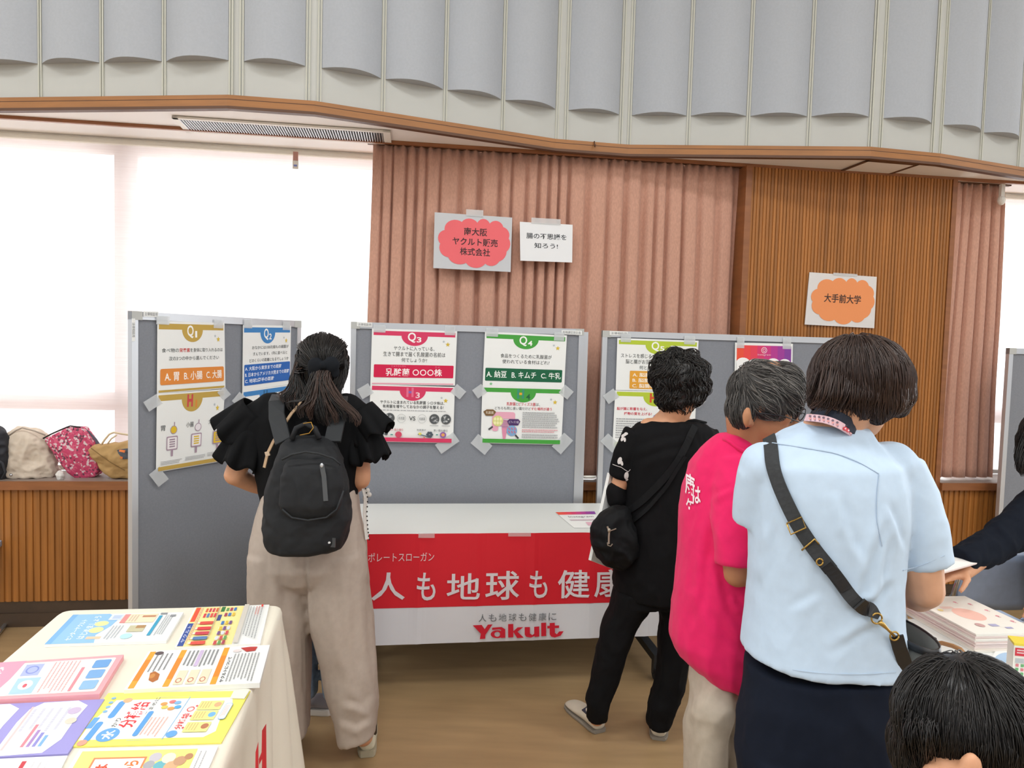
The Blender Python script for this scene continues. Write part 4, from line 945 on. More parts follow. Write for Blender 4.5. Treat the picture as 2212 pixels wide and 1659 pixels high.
# ================================================================== people
from mathutils.bvhtree import BVHTree
def woff(o):
    off = V((0, 0, 0))
    while o is not None: off += V(o.location); o = o.parent
    return off
def bvh(o):
    off = woff(o); return BVHTree.FromPolygons([v.co + off for v in o.data.vertices], [tuple(p.vertices) for p in o.data.polygons])
def hit(B, px, py):
    r = ray(px, py).normalized(); h = B.ray_cast(CAM, r)
    return (h[0], h[1]) if h[0] is not None else (None, None)
def nearp(B, p): h = B.find_nearest(p); return h[0], h[1]
def on(B, px, py, off):
    p, n = hit(B, px, py)
    if p is None: return None, None
    if n.dot(CAM - p) < 0: n = -n
    return p + n * off, n
def strap_on(B, pts, w, th, m, name, parent, off=.004, sub=5):
    P_, N_ = [], []
    for i in range(len(pts) - 1):
        for k in range(sub):
            t = k / sub; x = pts[i][0] * (1 - t) + pts[i + 1][0] * t; y = pts[i][1] * (1 - t) + pts[i + 1][1] * t
            p, n = on(B, x, y, off)
            if p is not None: P_.append(p); N_.append(n)
    p, n = on(B, *pts[-1], off)
    if p is not None: P_.append(p); N_.append(n)
    # smooth
    for _ in range(3):
        P_ = [P_[0]] + [(P_[i - 1] + P_[i] * 2 + P_[i + 1]) / 4 for i in range(1, len(P_) - 1)] + [P_[-1]]
        N_ = [N_[0]] + [(N_[i - 1] + N_[i] * 2 + N_[i + 1]).normalized() for i in range(1, len(N_) - 1)] + [N_[-1]]
    mb = MB(); mb.strap(P_, N_, w, th, m); return mb.build(name, parent), P_, N_
def decal(B, polys, c, name, parent, off=.0025, cut=7.0):
    """flat shapes (pixel outlines with faces) laid on a surface"""
    mb = MB(); m = ink(c)
    for pts, fs in polys:
        bm = bmesh.new(); vs = [bm.verts.new((x, y, 0)) for x, y in pts]
        for f in fs:
            try: bm.faces.new([vs[i] for i in f])
            except ValueError: pass
        bmesh.ops.triangulate(bm, faces=bm.faces)
        for _ in range(4):
            ed = [e for e in bm.edges if e.calc_length() > cut]
            if not ed: break
            bmesh.ops.subdivide_edges(bm, edges=ed, cuts=1, use_grid_fill=False); bmesh.ops.triangulate(bm, faces=bm.faces)
        bm.verts.index_update(); out = []; ok = True; last = None
        for v in bm.verts:
            p, n = on(B, v.co.x, v.co.y, off)
            out.append(p)
        fs2 = [[v.index for v in f.verts] for f in bm.faces if all(out[v.index] is not None for v in f.verts)]
        mb.add([p if p is not None else V((0, 0, 0)) for p in out], fs2, m); bm.free()
    return mb.build(name, parent)
def text_px(t, x0, y0, x1, y1, bold=0.0, skew=0.0):
    vs, fs = text_geo(t, bold); return ([(x0 + (x1 - x0) * x, y0 + (y1 - y0) * y + skew * x) for x, y in vs], fs)

SK1 = mat('skin', '#cf9a78', .5, var=.05, scale=30, spec=.35); SK2 = mat('skin_tan', '#b57f5c', .5, var=.05, scale=30, spec=.35); SK3 = mat('skin_light', '#d3a283', .5, var=.04, scale=30, spec=.35)
def frame(f, u):
    f = V(f).normalized(); u = V(u); u = (u - f * u.dot(f)).normalized(); r = f.cross(u); return r, f, u
def head(mb, c, f, u, m, s=1.0):
    """skull, jaw, nose, brow, lips, chin and ears around c"""
    r, f, u = frame(f, u); R = Matrix((r, f, u)).transposed(); c = V(c)
    def L(x, y, z): return c + (r * x + f * y + u * z) * s
    mb.ball(L(0, -.005, .02), .073 * s, .092 * s, .098 * s, m, 24, 16, R); mb.ball(L(0, .025, -.05), .057 * s, .062 * s, .066 * s, m, 20, 12, R)
    mb.ball(L(0, .062, -.093), .022 * s, .02 * s, .018 * s, m, 12, 8, R)
    mb.cap(L(0, .085, .012), L(0, .106, -.03), .009 * s, .014 * s, m, 10)
    for x in (-1, 1):
        mb.ball(L(x * .010, .096, -.032), .009 * s, .009 * s, .008 * s, m, 8, 6); mb.cap(L(x * .018, .082, .022), L(x * .045, .068, .022), .011 * s, .010 * s, m, 8)
        mb.ball(L(x * .040, .058, -.022), .022 * s, .022 * s, .02 * s, m, 10, 8); mb.ball(L(x * .076, -.012, -.012), .008 * s, .019 * s, .031 * s, m, 12, 8, R)
    mb.cap(L(-.018, .082, -.060), L(.018, .082, -.060), .009 * s, .009 * s, m, 8); mb.cap(L(-.016, .080, -.070), L(.016, .080, -.070), .009 * s, .009 * s, m, 8)
    return L
def eyes(L, e, s=1.0):
    w = mat('eye_white', '#e9e6e0', .25); k = mat('eye_dark', '#1d1512', .2); lp = mat('lips', '#b56a5f', .45)
    for x in (-1, 1):
        b = MB(); b.ball(L(x * .031, .0725, .003), .0115 * s, .0115 * s, .0095 * s, w, 12, 8); b.ball(L(x * .031, .0805, .003), .0062 * s, .0045 * s, .0062 * s, k, 10, 6); b.build('eye', e, smooth=True)
    b = MB(); b.cap(L(-.019, .0885, -.065), L(.019, .0885, -.065), .0062 * s, .0062 * s, lp, 8); b.build('lips', e, smooth=True)
def groom(cap, n, length, flow, r, mats, seed=1, lift=.003, segs=5, skip=None, out=0.0, wild=.15):
    """strands combed over the cap: each starts on its surface and follows flow(point, normal)"""
    off = woff(cap); B = bvh(cap); rr = random.Random(seed); ps = list(cap.data.polygons); vs = cap.data.vertices; b = MB()
    for _ in range(n):
        f = ps[rr.randrange(len(ps))]; p = V(f.center) + off; nn = V(f.normal)
        if skip and skip(p): continue
        L_ = (length(p) if callable(length) else length) * rr.uniform(.6, 1.1); lf = lift * rr.uniform(.2, 1.4); jit = V((rr.uniform(-1, 1), rr.uniform(-1, 1), rr.uniform(-1, 1))) * wild; pts = [p - nn * .002]; free = 0
        for k in range(segs):
            d = flow(p, nn) + jit; d = (d - nn * d.dot(nn) * (1 - free)).normalized(); p = p + d * L_ / segs
            q, n2, _i, _d = B.find_nearest(p)
            if out and k >= segs - 2: p = p + nn * out; pts.append(V(p)); continue
            nn = n2 if n2.dot(p - q) > -1e-6 or True else nn; p = q + nn * lf; pts.append(V(p))
        N = len(pts); b.tube(pts, [r * (1 - .6 * (i / (N - 1)) ** 2) for i in range(N)], mats[0] if rr.random() > .3 else mats[-1], 3, False)
    return b
def hand(mb, w, d, pn, m, thumb=1, curl=.5, s=1.0):
    """wrist w, finger direction d, palm normal pn (the way the fingers close), thumb side +-1"""
    d = V(d).normalized(); pn = V(pn); pn = (pn - d * pn.dot(d)).normalized(); sd = d.cross(pn) * thumb; w = V(w)
    kn = []
    for i, (x, L0) in enumerate(((.030, .083), (.010, .087), (-.010, .083), (-.029, .075))):
        k = w + d * L0 * s + sd * x * s; kn.append(k); mb.cap(w + sd * x * .5 * s + d * .01 * s, k, .014 * s, .0115 * s, m, 8)
    for i, (k, ln) in enumerate(zip(kn, (.070, .078, .072, .056))):
        a = curl * (.55 + .12 * i); p = k; dd = d; r = .0090 * s
        for j, q in enumerate((.44, .31, .25)):
            dd = (d * cos(a * (j + .6)) + pn * sin(a * (j + .6)) + sd * (.05 - .035 * i)).normalized(); p2 = p + dd * ln * q * s; mb.cap(p, p2, r, r * .92, m, 8); p = p2; r *= .92
    p = w + sd * .02 * s + d * .018 * s; q = p + (d * .6 + sd * .75 + pn * .25).normalized() * .038 * s; mb.cap(p, q, .0135 * s, .0115 * s, m, 8)
    q2 = q + (d * .85 + sd * .35 + pn * (.2 + .4 * curl)).normalized() * .030 * s; mb.cap(q, q2, .0108 * s, .0095 * s, m, 8); mb.cap(q2, q2 + (d * .9 + sd * .05 + pn * (.3 + .5 * curl)).normalized() * .024 * s, .0095 * s, .0082 * s, m, 8)
def shoe(e, heel, d, L, W, mu, ms, hh=.075, trim=None, st=.022):
    heel = V(heel); d = V(d); d.z = 0; d.normalize(); sd = V((d.y, -d.x, 0)); up = V((0, 0, 1)); m = MB()
    S = ((0, .55, .55), (.04, .72, .8), (.14, .82, .98), (.28, .84, 1), (.42, .88, .86), (.6, .99, .66), (.78, 1, .55), (.9, .86, .46), (.97, .6, .36), (1, .3, .22)); rs = []
    for t, wv, hv in S:
        c = heel + d * t * L; w = W / 2 * wv; h = hh * hv; rg = []
        for k in range(20):
            a = 2 * pi * k / 20; x, z = cos(a), sin(a); z = math.copysign(abs(z) ** .8, z); rg.append(c + sd * x * w * (1 - .25 * max(0, z)) + up * (st + (h - st) * .5 + z * (h - st) * .5))
        rs.append(rg)
    m.rings(rs, mu); o = m.build('shoe', e, smooth=True, sub=1, fixn=True)
    m = MB(); rs = []
    for z, k in ((0.001, .97), (st * .3, 1.02), (st * .9, 1.03), (st * 1.15, .99)):
        rg = []
        for i in range(len(S)): t, wv, hv = S[i]; rg.append(heel + d * (t * 1.03 - .015) * L + sd * W / 2 * wv * k + up * z)
        for i in reversed(range(len(S))): t, wv, hv = S[i]; rg.append(heel + d * (t * 1.03 - .015) * L - sd * W / 2 * wv * k + up * z)
        rs.append(rg)
    m.rings(rs, ms); m.build('sole', o, fixn=True)
    if trim:
        m = MB(); c = heel + d * .30 * L + up * (hh * .93); m.strap([c - sd * W * .36 - up * .012, c, c + sd * W * .36 - up * .012], up, .035, .004, trim); m.build('shoe_trim', o)
    return o
def locks(mb, guide, n, sp, m, r=.0016, seed=1, flat=None, tip=.4):
    """n strands round a guide curve; sp = spread radius (or (x,y) radii) at each guide point"""
    rr = random.Random(seed); G = [V(g) for g in guide]; K = len(G)
    for _ in range(n):
        a = rr.uniform(0, 2 * pi); q = rr.random() ** .5; ph = rr.uniform(0, 6); pts = []; ext = rr.uniform(.68, 1.0)
        for i in range((K - 1) * 3 + 1):
            t = i / 3 * ext; k = min(int(t), K - 2); f = t - k
            p0, p1, p2, p3 = G[max(k - 1, 0)], G[k], G[k + 1], G[min(k + 2, K - 1)]
            p = .5 * ((2 * p1) + (p2 - p0) * f + (2 * p0 - 5 * p1 + 4 * p2 - p3) * f * f + (3 * p1 - p0 - 3 * p2 + p3) * f ** 3)
            sa = sp[k]; sb = sp[k + 1]; sa = sa if isinstance(sa, tuple) else (sa, sa); sb = sb if isinstance(sb, tuple) else (sb, sb)
            sx_, sy_ = sa[0] + (sb[0] - sa[0]) * f, sa[1] + (sb[1] - sa[1]) * f
            w = .004 * sin(t * 2.2 + ph)
            pts.append(p + V((cos(a) * q * sx_ + w, sin(a) * q * sy_, .25 * sin(a + 1) * q * min(sx_, sy_))))
        N = len(pts); mb.tube(pts, [r * (1 - (1 - tip) * (i / (N - 1)) ** 2) for i in range(N)], m, 3, False)
def scalp(mb, c, f, u, rx, ry, rz, m, n, tmax, hang=0.0, seed=1, r=.0016, crown=(0, -.25, 1), lift=.004, wave=.003, skip=None, flare=0.0, m2=None):
    """short or bobbed hair: strands run from the crown along the skull, then hang; tmax(az) in radians"""
    rr = random.Random(seed); R_, F_, U_ = frame(f, u); c = V(c); k0 = V(crown).normalized()
    ax = k0.orthogonal().normalized(); ay = k0.cross(ax)
    for i in range(n):
        az = rr.uniform(0, 2 * pi); dirv = ax * cos(az) + ay * sin(az); T = tmax(dirv) * rr.uniform(.86, 1.05); t0 = rr.random() ** .8 * T * .75; lf = lift * rr.uniform(.3, 1.5); ph = rr.uniform(0, 6); pts = []
        if skip and skip(dirv): continue
        n1 = 7; H = hang(dirv) if callable(hang) else hang
        for k in range(n1 + 1):
            t = t0 + (T - t0) * k / n1; q = k0 * cos(t) + dirv * sin(t); side = k0.cross(dirv) * sin(t * 4 + ph) * wave
            p = V((q.x * (rx + lf), q.y * (ry + lf), q.z * (rz + lf))) + side; pts.append(c + R_ * p.x + F_ * p.y + U_ * p.z)
        if H > 0:
            out = (pts[-1] - c); out.z = 0; out = out.normalized() if out.length > 1e-4 else V((0, 0, 0))
            e0 = pts[-1]; hh = H * rr.uniform(.7, 1.0)
            for k in range(1, 5): pts.append(e0 + V((0, 0, -hh * k / 4)) + out * (flare * (k / 4) ** 2 + .003 * sin(k + ph)))
        N = len(pts); mb.tube(pts, [r * (1 - .55 * (j / (N - 1)) ** 2) for j in range(N)], m2 if (m2 and rr.random() < .35) else m, 3, False)
def haircap(c, f, u, rx, ry, rz, m, parent, cuts=None, extra=None, vox=.008):
    b = MB(); R = Matrix(frame(f, u)).transposed(); b.ball(c, rx, ry, rz, m, 28, 18, R)
    if extra: extra(b, R)
    return remesh(b, 'hair', vox, parent, 2, lambda p: .003 * noise.noise(p * 28) + .0015 * noise.noise(V((p.x * 110, p.y * 110, p.z * 25))))

M_hb = mat('hair_black', '#120f0e', .42, spec=.5); M_hb2 = mat('hair_black2', '#1d1917', .45); M_hbr = mat('hair_brown', '#2f221d', .42); M_hbr2 = mat('hair_brown2', '#3e2b23', .45)
M_hgr = mat('hair_grey', '#403d3b', .5); M_hgr2 = mat('hair_grey2', '#6e6a66', .5); M_hd = mat('hair_darkbrown', '#33241f', .42)

# ------------------------------------------------------------------ A: woman with the black backpack
dA = 2.55
eA = empty('person', (PD(700, 1640, dA).x, PD(700, 1640, dA).y, 0), 'person with long dark hair, black ruffle sleeved top and pale wide trousers, wearing a backpack', 'person', None)
b = MB(); hc = PD(696, 797, dA) + V((0, .0, 0)); fA, uA = V((-.25, .93, -.3)), V((-.05, .3, .95)); LA = head(b, hc, fA, uA, SK1, .95)
b.chain([(LA(0, -.02, -.05), .048), (PD(683, 868, dA), .05)], SK1); b.chain([(PD(668, 880, dA), .06), (PD(668, 960, dA), .095), (PD(665, 1060, dA), .09), (PD(665, 1150, dA), .10)], SK1)
for x0, x1, x2 in ((625, 608, 600), (715, 752, 785)): b.chain([(PD(x0, 1160, dA), .075), (PD(x1, 1360, dA), .052), (PD(x2, 1590, dA + .02), .036)], SK1)
hl, hr_ = PD(600, 1062, dA + .13), PD(735, 1060, dA + .13)
b.chain([(PD(556, 912, dA), .046), (PD(506, 1026, dA - .02), .036), (PD(550, 1048, dA + .08), .030), (hl, .025)], SK1); hand(b, hl, (.97, .2, .05), (.2, -.1, -.9), SK1, -1, .9)
b.chain([(PD(770, 912, dA), .046), (PD(779, 1035, dA), .036), (PD(765, 1050, dA + .07), .030), (hr_, .025)], SK1); hand(b, hr_, (-.97, .2, .05), (0, -.1, -.9), SK1, 1, .9)
remesh(b, 'body', .0065, eA, 4); eyes(LA, eA, .95)
M_btop = mat('black_cotton', '#101113', .85, spec=.15, var=.08, scale=60)
b = MB(); loft_px(b, [(852, 632, 728, dA, .05), (862, 596, 752, dA, .065), (878, 560, 778, dA, .08), (905, 540, 792, dA, .095), (950, 540, 790, dA, .10), (1010, 552, 782, dA, .105), (1062, 562, 772, dA, .11), (1090, 566, 768, dA, .11)], M_btop)
for pts in (((585, 880, .055), (552, 915, .075), (533, 960, .075)), ((745, 880, .055), (778, 915, .072), (786, 960, .070))): b.chain([(PD(x, y, dA), r) for x, y, r in pts], M_btop)
remesh(b, 'blouse', .008, eA, 8, folds(.006, 12, (1, 1, .4), 2.0))
def frill(c0, c1, r0, r1, waves, seed):
    c0, c1 = V(c0), V(c1); ax = (c1 - c0).normalized(); a = ax.orthogonal().normalized(); q = ax.cross(a); rs = []; n = 72
    for j in range(9):
        t = j / 8; rg = []
        for k in range(n):
            th = 2 * pi * k / n; r = (r0 + (r1 - r0) * t ** .8) * (1 + .16 * t * sin(waves * th + seed) + .06 * t * sin(2 * waves * th + seed * 2)); rg.append(c0.lerp(c1, t) + (a * cos(th) + q * sin(th)) * r + ax * .012 * t * cos(waves * th + seed + 1))
        rs.append(rg)
    return rs
for s_, tiers in ((-1, (((556, 886), (500, 945), .062, .080), ((548, 925), (520, 1002), .062, .085))), (1, (((775, 886), (812, 942), .055, .076), ((782, 925), (797, 995), .055, .072)))):
    for k, (p0, p1, r0, r1) in enumerate(tiers):
        m = MB(); m.rings(frill(PD(*p0, dA - .01), PD(*p1, dA - .01), r0, r1, 6 if k == 0 else 7, s_ * 1.3 + k), M_btop, cap=False); m.build('ruffle_sleeve', eA, smooth=True, solid=.004)
M_trA = mat('greige_twill', '#b3a69b', .8, spec=.15, var=.04, scale=50)
b = MB(); loft_px(b, [(1050, 574, 768, dA, .115), (1110, 556, 776, dA, .135), (1170, 542, 788, dA, .145), (1215, 538, 794, dA, .14), (1245, 552, 782, dA, .115), (1270, 575, 760, dA, .07)], M_trA, 32, 2.3)
loft_px(b, [(1190, 540, 664, dA, .13), (1260, 537, 666, dA, .115), (1360, 541, 669, dA, .11), (1480, 548, 668, dA, .11), (1550, 554, 667, dA, .11), (1582, 556, 668, dA, .11)], M_trA)
loft_px(b, [(1190, 660, 790, dA, .13), (1260, 661, 797, dA, .115), (1350, 671, 806, dA, .11), (1430, 693, 813, dA, .105), (1490, 706, 815, dA, .105), (1545, 724, 815, dA, .10, -6), (1598, 733, 812, dA, .095, -20)], M_trA)
remesh(b, 'trousers', .007, eA, 7, folds(.007, 12, (1, 1, .13), 5.0, [([(588, 1205), (598, 1350), (600, 1520)], 10, .010), ([(740, 1215), (752, 1380), (765, 1480)], 10, .008), ([(700, 1250), (735, 1420), (790, 1560)], 9, .007), ([(735, 1520), (790, 1540), (812, 1500)], 8, .009), ([(725, 1560), (770, 1580), (806, 1555)], 7, .009), ([(775, 1180), (795, 1260)], 7, .008), ([(661, 1190), (664, 1290), (669, 1375)], 3, -.016)]))
m = MB(); M_lace = mat('white_lace', '#dcd9d4', .85); rr = random.Random(3)
pts = [PD(x, y, dA - .005) for x, y in ((783, 1046), (790, 1075), (788, 1110), (790, 1140), (793, 1165))]
m.strap(pts, V((.6, -.8, 0)), .014, .003, M_lace)
for k in range(14): t = k / 13; p = pts[min(int(t * 4), 3)].lerp(pts[min(int(t * 4), 3) + 1], t * 4 - min(int(t * 4), 3)); m.ball(p + V((.008, -.004, 0)), .0028, .0028, .0032, M_hb, 6, 4)
for k in range(7): m.ball(PD(792 + rr.uniform(-4, 6), 1068 + rr.uniform(-10, 12), dA), .008, .006, .009, M_lace, 8, 6)
m.build('lace_trim', eA)
# hair: half tied back with a bow, long lengths over the shoulders
R_ = frame(fA, uA); hcap = PD(696, 784, dA)
def exA(b, R):
    b.ball(PD(690, 815, dA - .01), .085, .075, .08, M_hb, 20, 12); b.ball(PD(660, 830, dA), .055, .06, .07, M_hb, 16, 10); b.chain([(PD(716, 800, dA), .055), (PD(716, 835, dA), .035)], M_hb)
hA = haircap(hcap, fA, uA, .091, .102, .108, M_hb, eA, None, exA)
b = MB(); crown = PD(690, 745, dA - .06)
rr = random.Random(11); clip = PD(700, 795, dA - .115)
for k in range(26):                                                   # crown lengths drawn to the clip
    a = -1.5 + 3.0 * k / 25; st = PD(697 + 50 * sin(a), 752 - 28 * cos(a), dA - .035); mid = st.lerp(clip, .5) + V((.010 * sin(a), -.03, .012)); locks(b, [st, mid, clip + V((.02 * sin(a), 0, 0))], 16, [.009, .010, .006], M_hb2 if k % 3 else M_hb, .0016, k)
for k in range(9):                                                    # left and right lengths
    t = k / 8; locks(b, [PD(645 + 8 * t, 765 + 5 * k, dA - .03 - .01 * k), PD(640 + 4 * t, 805, dA - .07), PD(628 + 30 * t, 838, dA - .09), PD(606 + 62 * t, 852 + 26 * t, dA - .105), PD(612 + 60 * t, 870 + 40 * t, dA - .115)], 26, [.010, .014, .016, .016, .008], M_hb if k % 3 else M_hbr2, .0017, k + 40)
for k in range(5): locks(b, [PD(740, 768 + 6 * k, dA - .02 - .01 * k), PD(745 - 3 * k, 805, dA - .05), PD(734 - 4 * k, 840, dA - .08), PD(730 - 2 * k, 872, dA - .10)], 22, [.008, .010, .012, .006], M_hb2, .0017, k + 70)
tails = ((628, 890), (648, 905), (668, 908), (688, 915), (708, 925), (724, 918), (740, 912), (754, 914), (768, 922), (698, 920))
for k, (x, y) in enumerate(tails):                                    # the tail below the clip
    locks(b, [clip + V((.005 * (k - 5), -.012, -.005)), PD(692 + (x - 700) * .2, 822, dA - .135), PD(695 + (x - 700) * .5, 862, dA - .155), PD(x, y - 22, dA - .165), PD(x + 4, y, dA - .165)], 34, [.012, .017, .018, .014, .004], (M_hb, M_hbr, M_hbr2)[k % 3], .0018, k + 90)
g = groom(hA, 1500, .06, lambda p, n: (clip - p).normalized() + V((0, 0, -.3)) if p.z > clip.z - .01 else V((0, -.1, -1)), .0015, [M_hb, M_hb2], 5, .003, 5); g.build('hair_top', hA, smooth=True)
b.build('hair_strands', hA, smooth=True)
m = MB(); mb_ = mat('bow_cloth', '#10141a', .8, spec=.2)
for sx_ in (-1, 1):
    c = PD(699 + sx_ * 17, 789 + sx_ * -1, dA - .13); m.ball(c, .029, .015, .029, mb_, 16, 10); m.ball(c + V((sx_ * .012, .002, -.024)), .016, .008, .022, mb_, 12, 8)
m.ball(PD(699, 789, dA - .142), .011, .010, .015, mb_, 12, 8); remesh(m, 'hair_bow', .004, eA, 2)
for hx, dv in ((793, (-.22, 1, 0)), (600, (-.1, 1, 0))):
    heel = PZ(hx, 1636 if hx > 700 else 1640, .0); heel.z = 0; heel = heel + V((0, .0, 0)); shoe(eA, heel, dv, .245, .082, mat('shoe_cream', '#c9c3ab', .6, var=.06), mat('sole_cream', '#a7a08a', .6), .085, mat('shoe_tan', '#8f8a74', .6))
b = MB(); _h = PZ(793, 1636, 0); b.tube([V((_h.x - .012, _h.y + .055, .06)), V((_h.x - .012, _h.y + .05, .12)), V((_h.x - .016, _h.y + .045, .19))], [.036, .037, .042], M_hb, 14); b.build('sock', eA, smooth=True)
# the backpack is a thing of its own
eP = empty('backpack', PD(662, 1190, dA - .24), 'black backpack with a front zip pocket, worn by the person with long dark hair', 'backpack')
M_bp = mat('backpack_cloth', '#1a1c1f', .7, spec=.3, var=.1, scale=70); M_bp2 = mat('backpack_cloth2', '#24272a', .6, spec=.3); M_tan = mat('tan_leather', '#b59878', .55)
dP = dA - .215
b = MB(); loft_px(b, [(944, 628, 712, dP + .03, .04), (955, 614, 722, dP + .02, .06), (975, 603, 732, dP, .075), (1010, 590, 742, dP, .085), (1060, 578, 754, dP, .09), (1120, 572, 757, dP, .095), (1160, 575, 748, dP, .095), (1182, 584, 738, dP, .085), (1192, 606, 712, dP, .06)], M_bp, 36, 2.8)
body = remesh(b, 'pack_body', .007, eP, 5, folds(.007, 12, (1, 1, 1), 4.0))
b = MB(); dF = dP - .085; loft_px(b, [(990, 628, 722, dF + .02, .02), (1005, 614, 738, dF, .035), (1050, 604, 742, dF - .005, .04), (1090, 604, 738, dF - .005, .04), (1112, 616, 726, dF, .03), (1120, 632, 708, dF + .01, .018)], M_bp, 32, 2.6)
remesh(b, 'front_pocket', .006, eP, 4, folds(.005, 14, (1, 1, .7), 8.0))
b = MB(); pts = [PD(x, y, dF - .035) for x, y in ((609, 993), (630, 982), (660, 976), (690, 980), (720, 990), (736, 1004))]; b.tube(pts, .0035, M_bp2, 8); pts = [PD(x, y, dF - .035) for x, y in ((610, 1100), (630, 1118), (665, 1124), (705, 1118), (728, 1100), (742, 1060))]; b.tube(pts, .003, M_bp2, 8); b.build('piping', eP, smooth=True)
b = MB(); b.strap([PD(x, y, dF - .044) for x, y in ((695, 1003), (700, 1030), (704, 1082))], V((0, -1, 0)), .014, .004, mat('zip_grey', '#4a4d50', .35)); b.ball(PD(695, 1005, dF - .048), .005, .004, .007, M_alu, 8, 6); b.build('zip', eP)
b = MB(); b.cbox(PD(706, 1171, dF + .012), V((.055, 0, -.002)), V((0, .004, 0)), V((0, 0, .03)), mat('badge', '#35383b', .4)); b.ball(PD(706, 1172, dF + .006), .012, .004, .006, mat('badge_white', '#d9dada', .5), 10, 6); b.build('badge', eP)
b = MB(); b.tube([PD(x, y, dP - d_) for x, y, d_ in ((630, 950, .02), (640, 925, .01), (660, 916, .005), (680, 925, .01), (690, 948, .02))], .009, M_bp, 10); b.build('top_handle', eP, smooth=True)
b = MB(); b.tube([PD(x, y, dP - .045) for x, y in ((648, 940), (668, 936), (677, 924), (672, 912), (655, 915))], .0016, mat('gold_ring', '#b58a3a', .35, .8), 6); b.build('key_ring', eP, smooth=True)
for side in (-1, 1):
    b = MB(); xs = ((612, 955, -.01), (598, 900, .06), (598, 868, .10), (604, 855, .16), (602, 872, .235)) if side < 0 else ((718, 955, -.01), (730, 900, .06), (732, 872, .10), (735, 858, .16), (730, 876, .235))
    b.strap([PD(x, y, dP + o_ + .02) for x, y, o_ in xs], [V((0, -1, .1)), V((0, -1, .3)), V((0, -.8, .7)), V((0, 0, 1)), V((0, 1, .2))], .055, .012, M_bp2); b.build('shoulder_strap', eP, bevel=.003)
eS = MB(); pts = [PD(x, y, dA - .165 + (.05 if y < 900 else 0)) for x, y in ((652, 868), (630, 893), (608, 925), (590, 955), (578, 980), (571, 1010))]; eS.strap(pts, V((-.3, -1, .2)), .010, .004, M_tan); eS.cbox(pts[4], V((.014, 0, .004)), V((0, .008, 0)), V((-.004, 0, .014)), mat('tan_buckle', '#cbb59a', .4)); o = eS.build('bag_strap', center=True); thing(o, 'thin tan leather bag strap crossing the back of the person with long dark hair', 'strap')

# ------------------------------------------------------------------ B: child mostly hidden behind A
dB = 2.82
eB = empty('person', (PD(683, 1545, dB).x, PD(683, 1545, dB).y, 0), 'child in jeans and grey sneakers almost hidden behind the person with the backpack', 'person')
M_jean = mat('denim', '#8093a6', .85, spec=.15, var=.12, scale=90); M_bsh = mat('child_shirt', '#cfd4dc', .8)
b = MB(); hcB = PD(672, 985, dB); LB = head(b, hcB, (-.1, 1, -.1), (0, .1, 1), SK1, .88); b.chain([(LB(0, -.02, -.06), .038), (PD(672, 1065, dB), .045), (PD(672, 1110, dB), .085), (PD(672, 1220, dB), .08)], SK1)
for sx_ in (-1, 1): b.chain([(PD(672 + 45 * sx_, 1095, dB), .034), (PD(672 + 60 * sx_, 1170, dB), .028), (PD(672 + 42 * sx_, 1190, dB + .06), .022)], SK1); hand(b, PD(672 + 42 * sx_, 1190, dB + .06), (-.5 * sx_, .8, 0), (0, 0, -1), SK1, -sx_, .7, .8)
for x0, x1 in ((656, 664), (696, 719)): b.chain([(PD(x0, 1270, dB), .045), (PD(x1, 1500, dB), .026)], SK1)
remesh(b, 'body', .008, eB, 3); eyes(LB, eB, .88)
haircap(hcB + V((0, -.01, .015)), (-.1, 1, -.1), (0, .1, 1), .078, .088, .092, M_hb, eB)
b = MB(); loft_px(b, [(1060, 655, 690, dB, .04), (1075, 628, 716, dB, .06), (1110, 618, 726, dB, .08), (1200, 624, 720, dB, .085), (1262, 620, 724, dB, .09)], M_bsh)
for sx_ in (-1, 1): b.chain([(PD(672 + 42 * sx_, 1092, dB), .045), (PD(672 + 56 * sx_, 1140, dB), .045)], M_bsh)
remesh(b, 'shirt', .009, eB, 4, wrinkle(.003, 9, 9, 6, 3))
b = MB(); loft_px(b, [(1250, 624, 722, dB, .09), (1300, 622, 724, dB, .09)], M_jean); loft_px(b, [(1280, 624, 675, dB, .08), (1380, 636, 680, dB, .06), (1440, 642, 684, dB, .055), (1500, 644, 684, dB, .055)], M_jean); loft_px(b, [(1280, 671, 722, dB, .08), (1400, 688, 734, dB, .06), (1500, 699, 742, dB, .05)], M_jean)
remesh(b, 'jeans', .009, eB, 3, wrinkle(.004, 12, 12, 8, 2))
M_sng = mat('sneaker_grey', '#8f8c92', .8, var=.1)
for hx, dv in ((716, (-1, .1, 0)), (668, (-.9, .5, 0))):
    h = PZ(hx, 1541 if hx > 700 else 1515, 0); h.z = 0; s_ = shoe(eB, h, dv, .20, .075, M_sng, mat('sole_white', '#d9d6cf', .6), .08)
    if hx > 700:
        m = MB(); m.mats; p = h + V((-.085, -.040, .045)); nv = ink('#d8d8da')
        for q in ([(0, 0), (.007, 0), (.010, .03), (.003, .03)], [(.003, .03), (.010, .03), (.022, 0), (.015, 0)], [(.015, 0), (.022, 0), (.026, .03), (.019, .03)]): m.add([p + V((-x + .01, -.001, z - .005)) for x, z in q] + [p + V((-x + .01, .004, z - .005)) for x, z in q], [(0, 1, 2, 3), (7, 6, 5, 4), (0, 4, 5, 1), (2, 6, 7, 3), (1, 5, 6, 2), (3, 7, 4, 0)], nv)
        m.build('side_mark', s_)

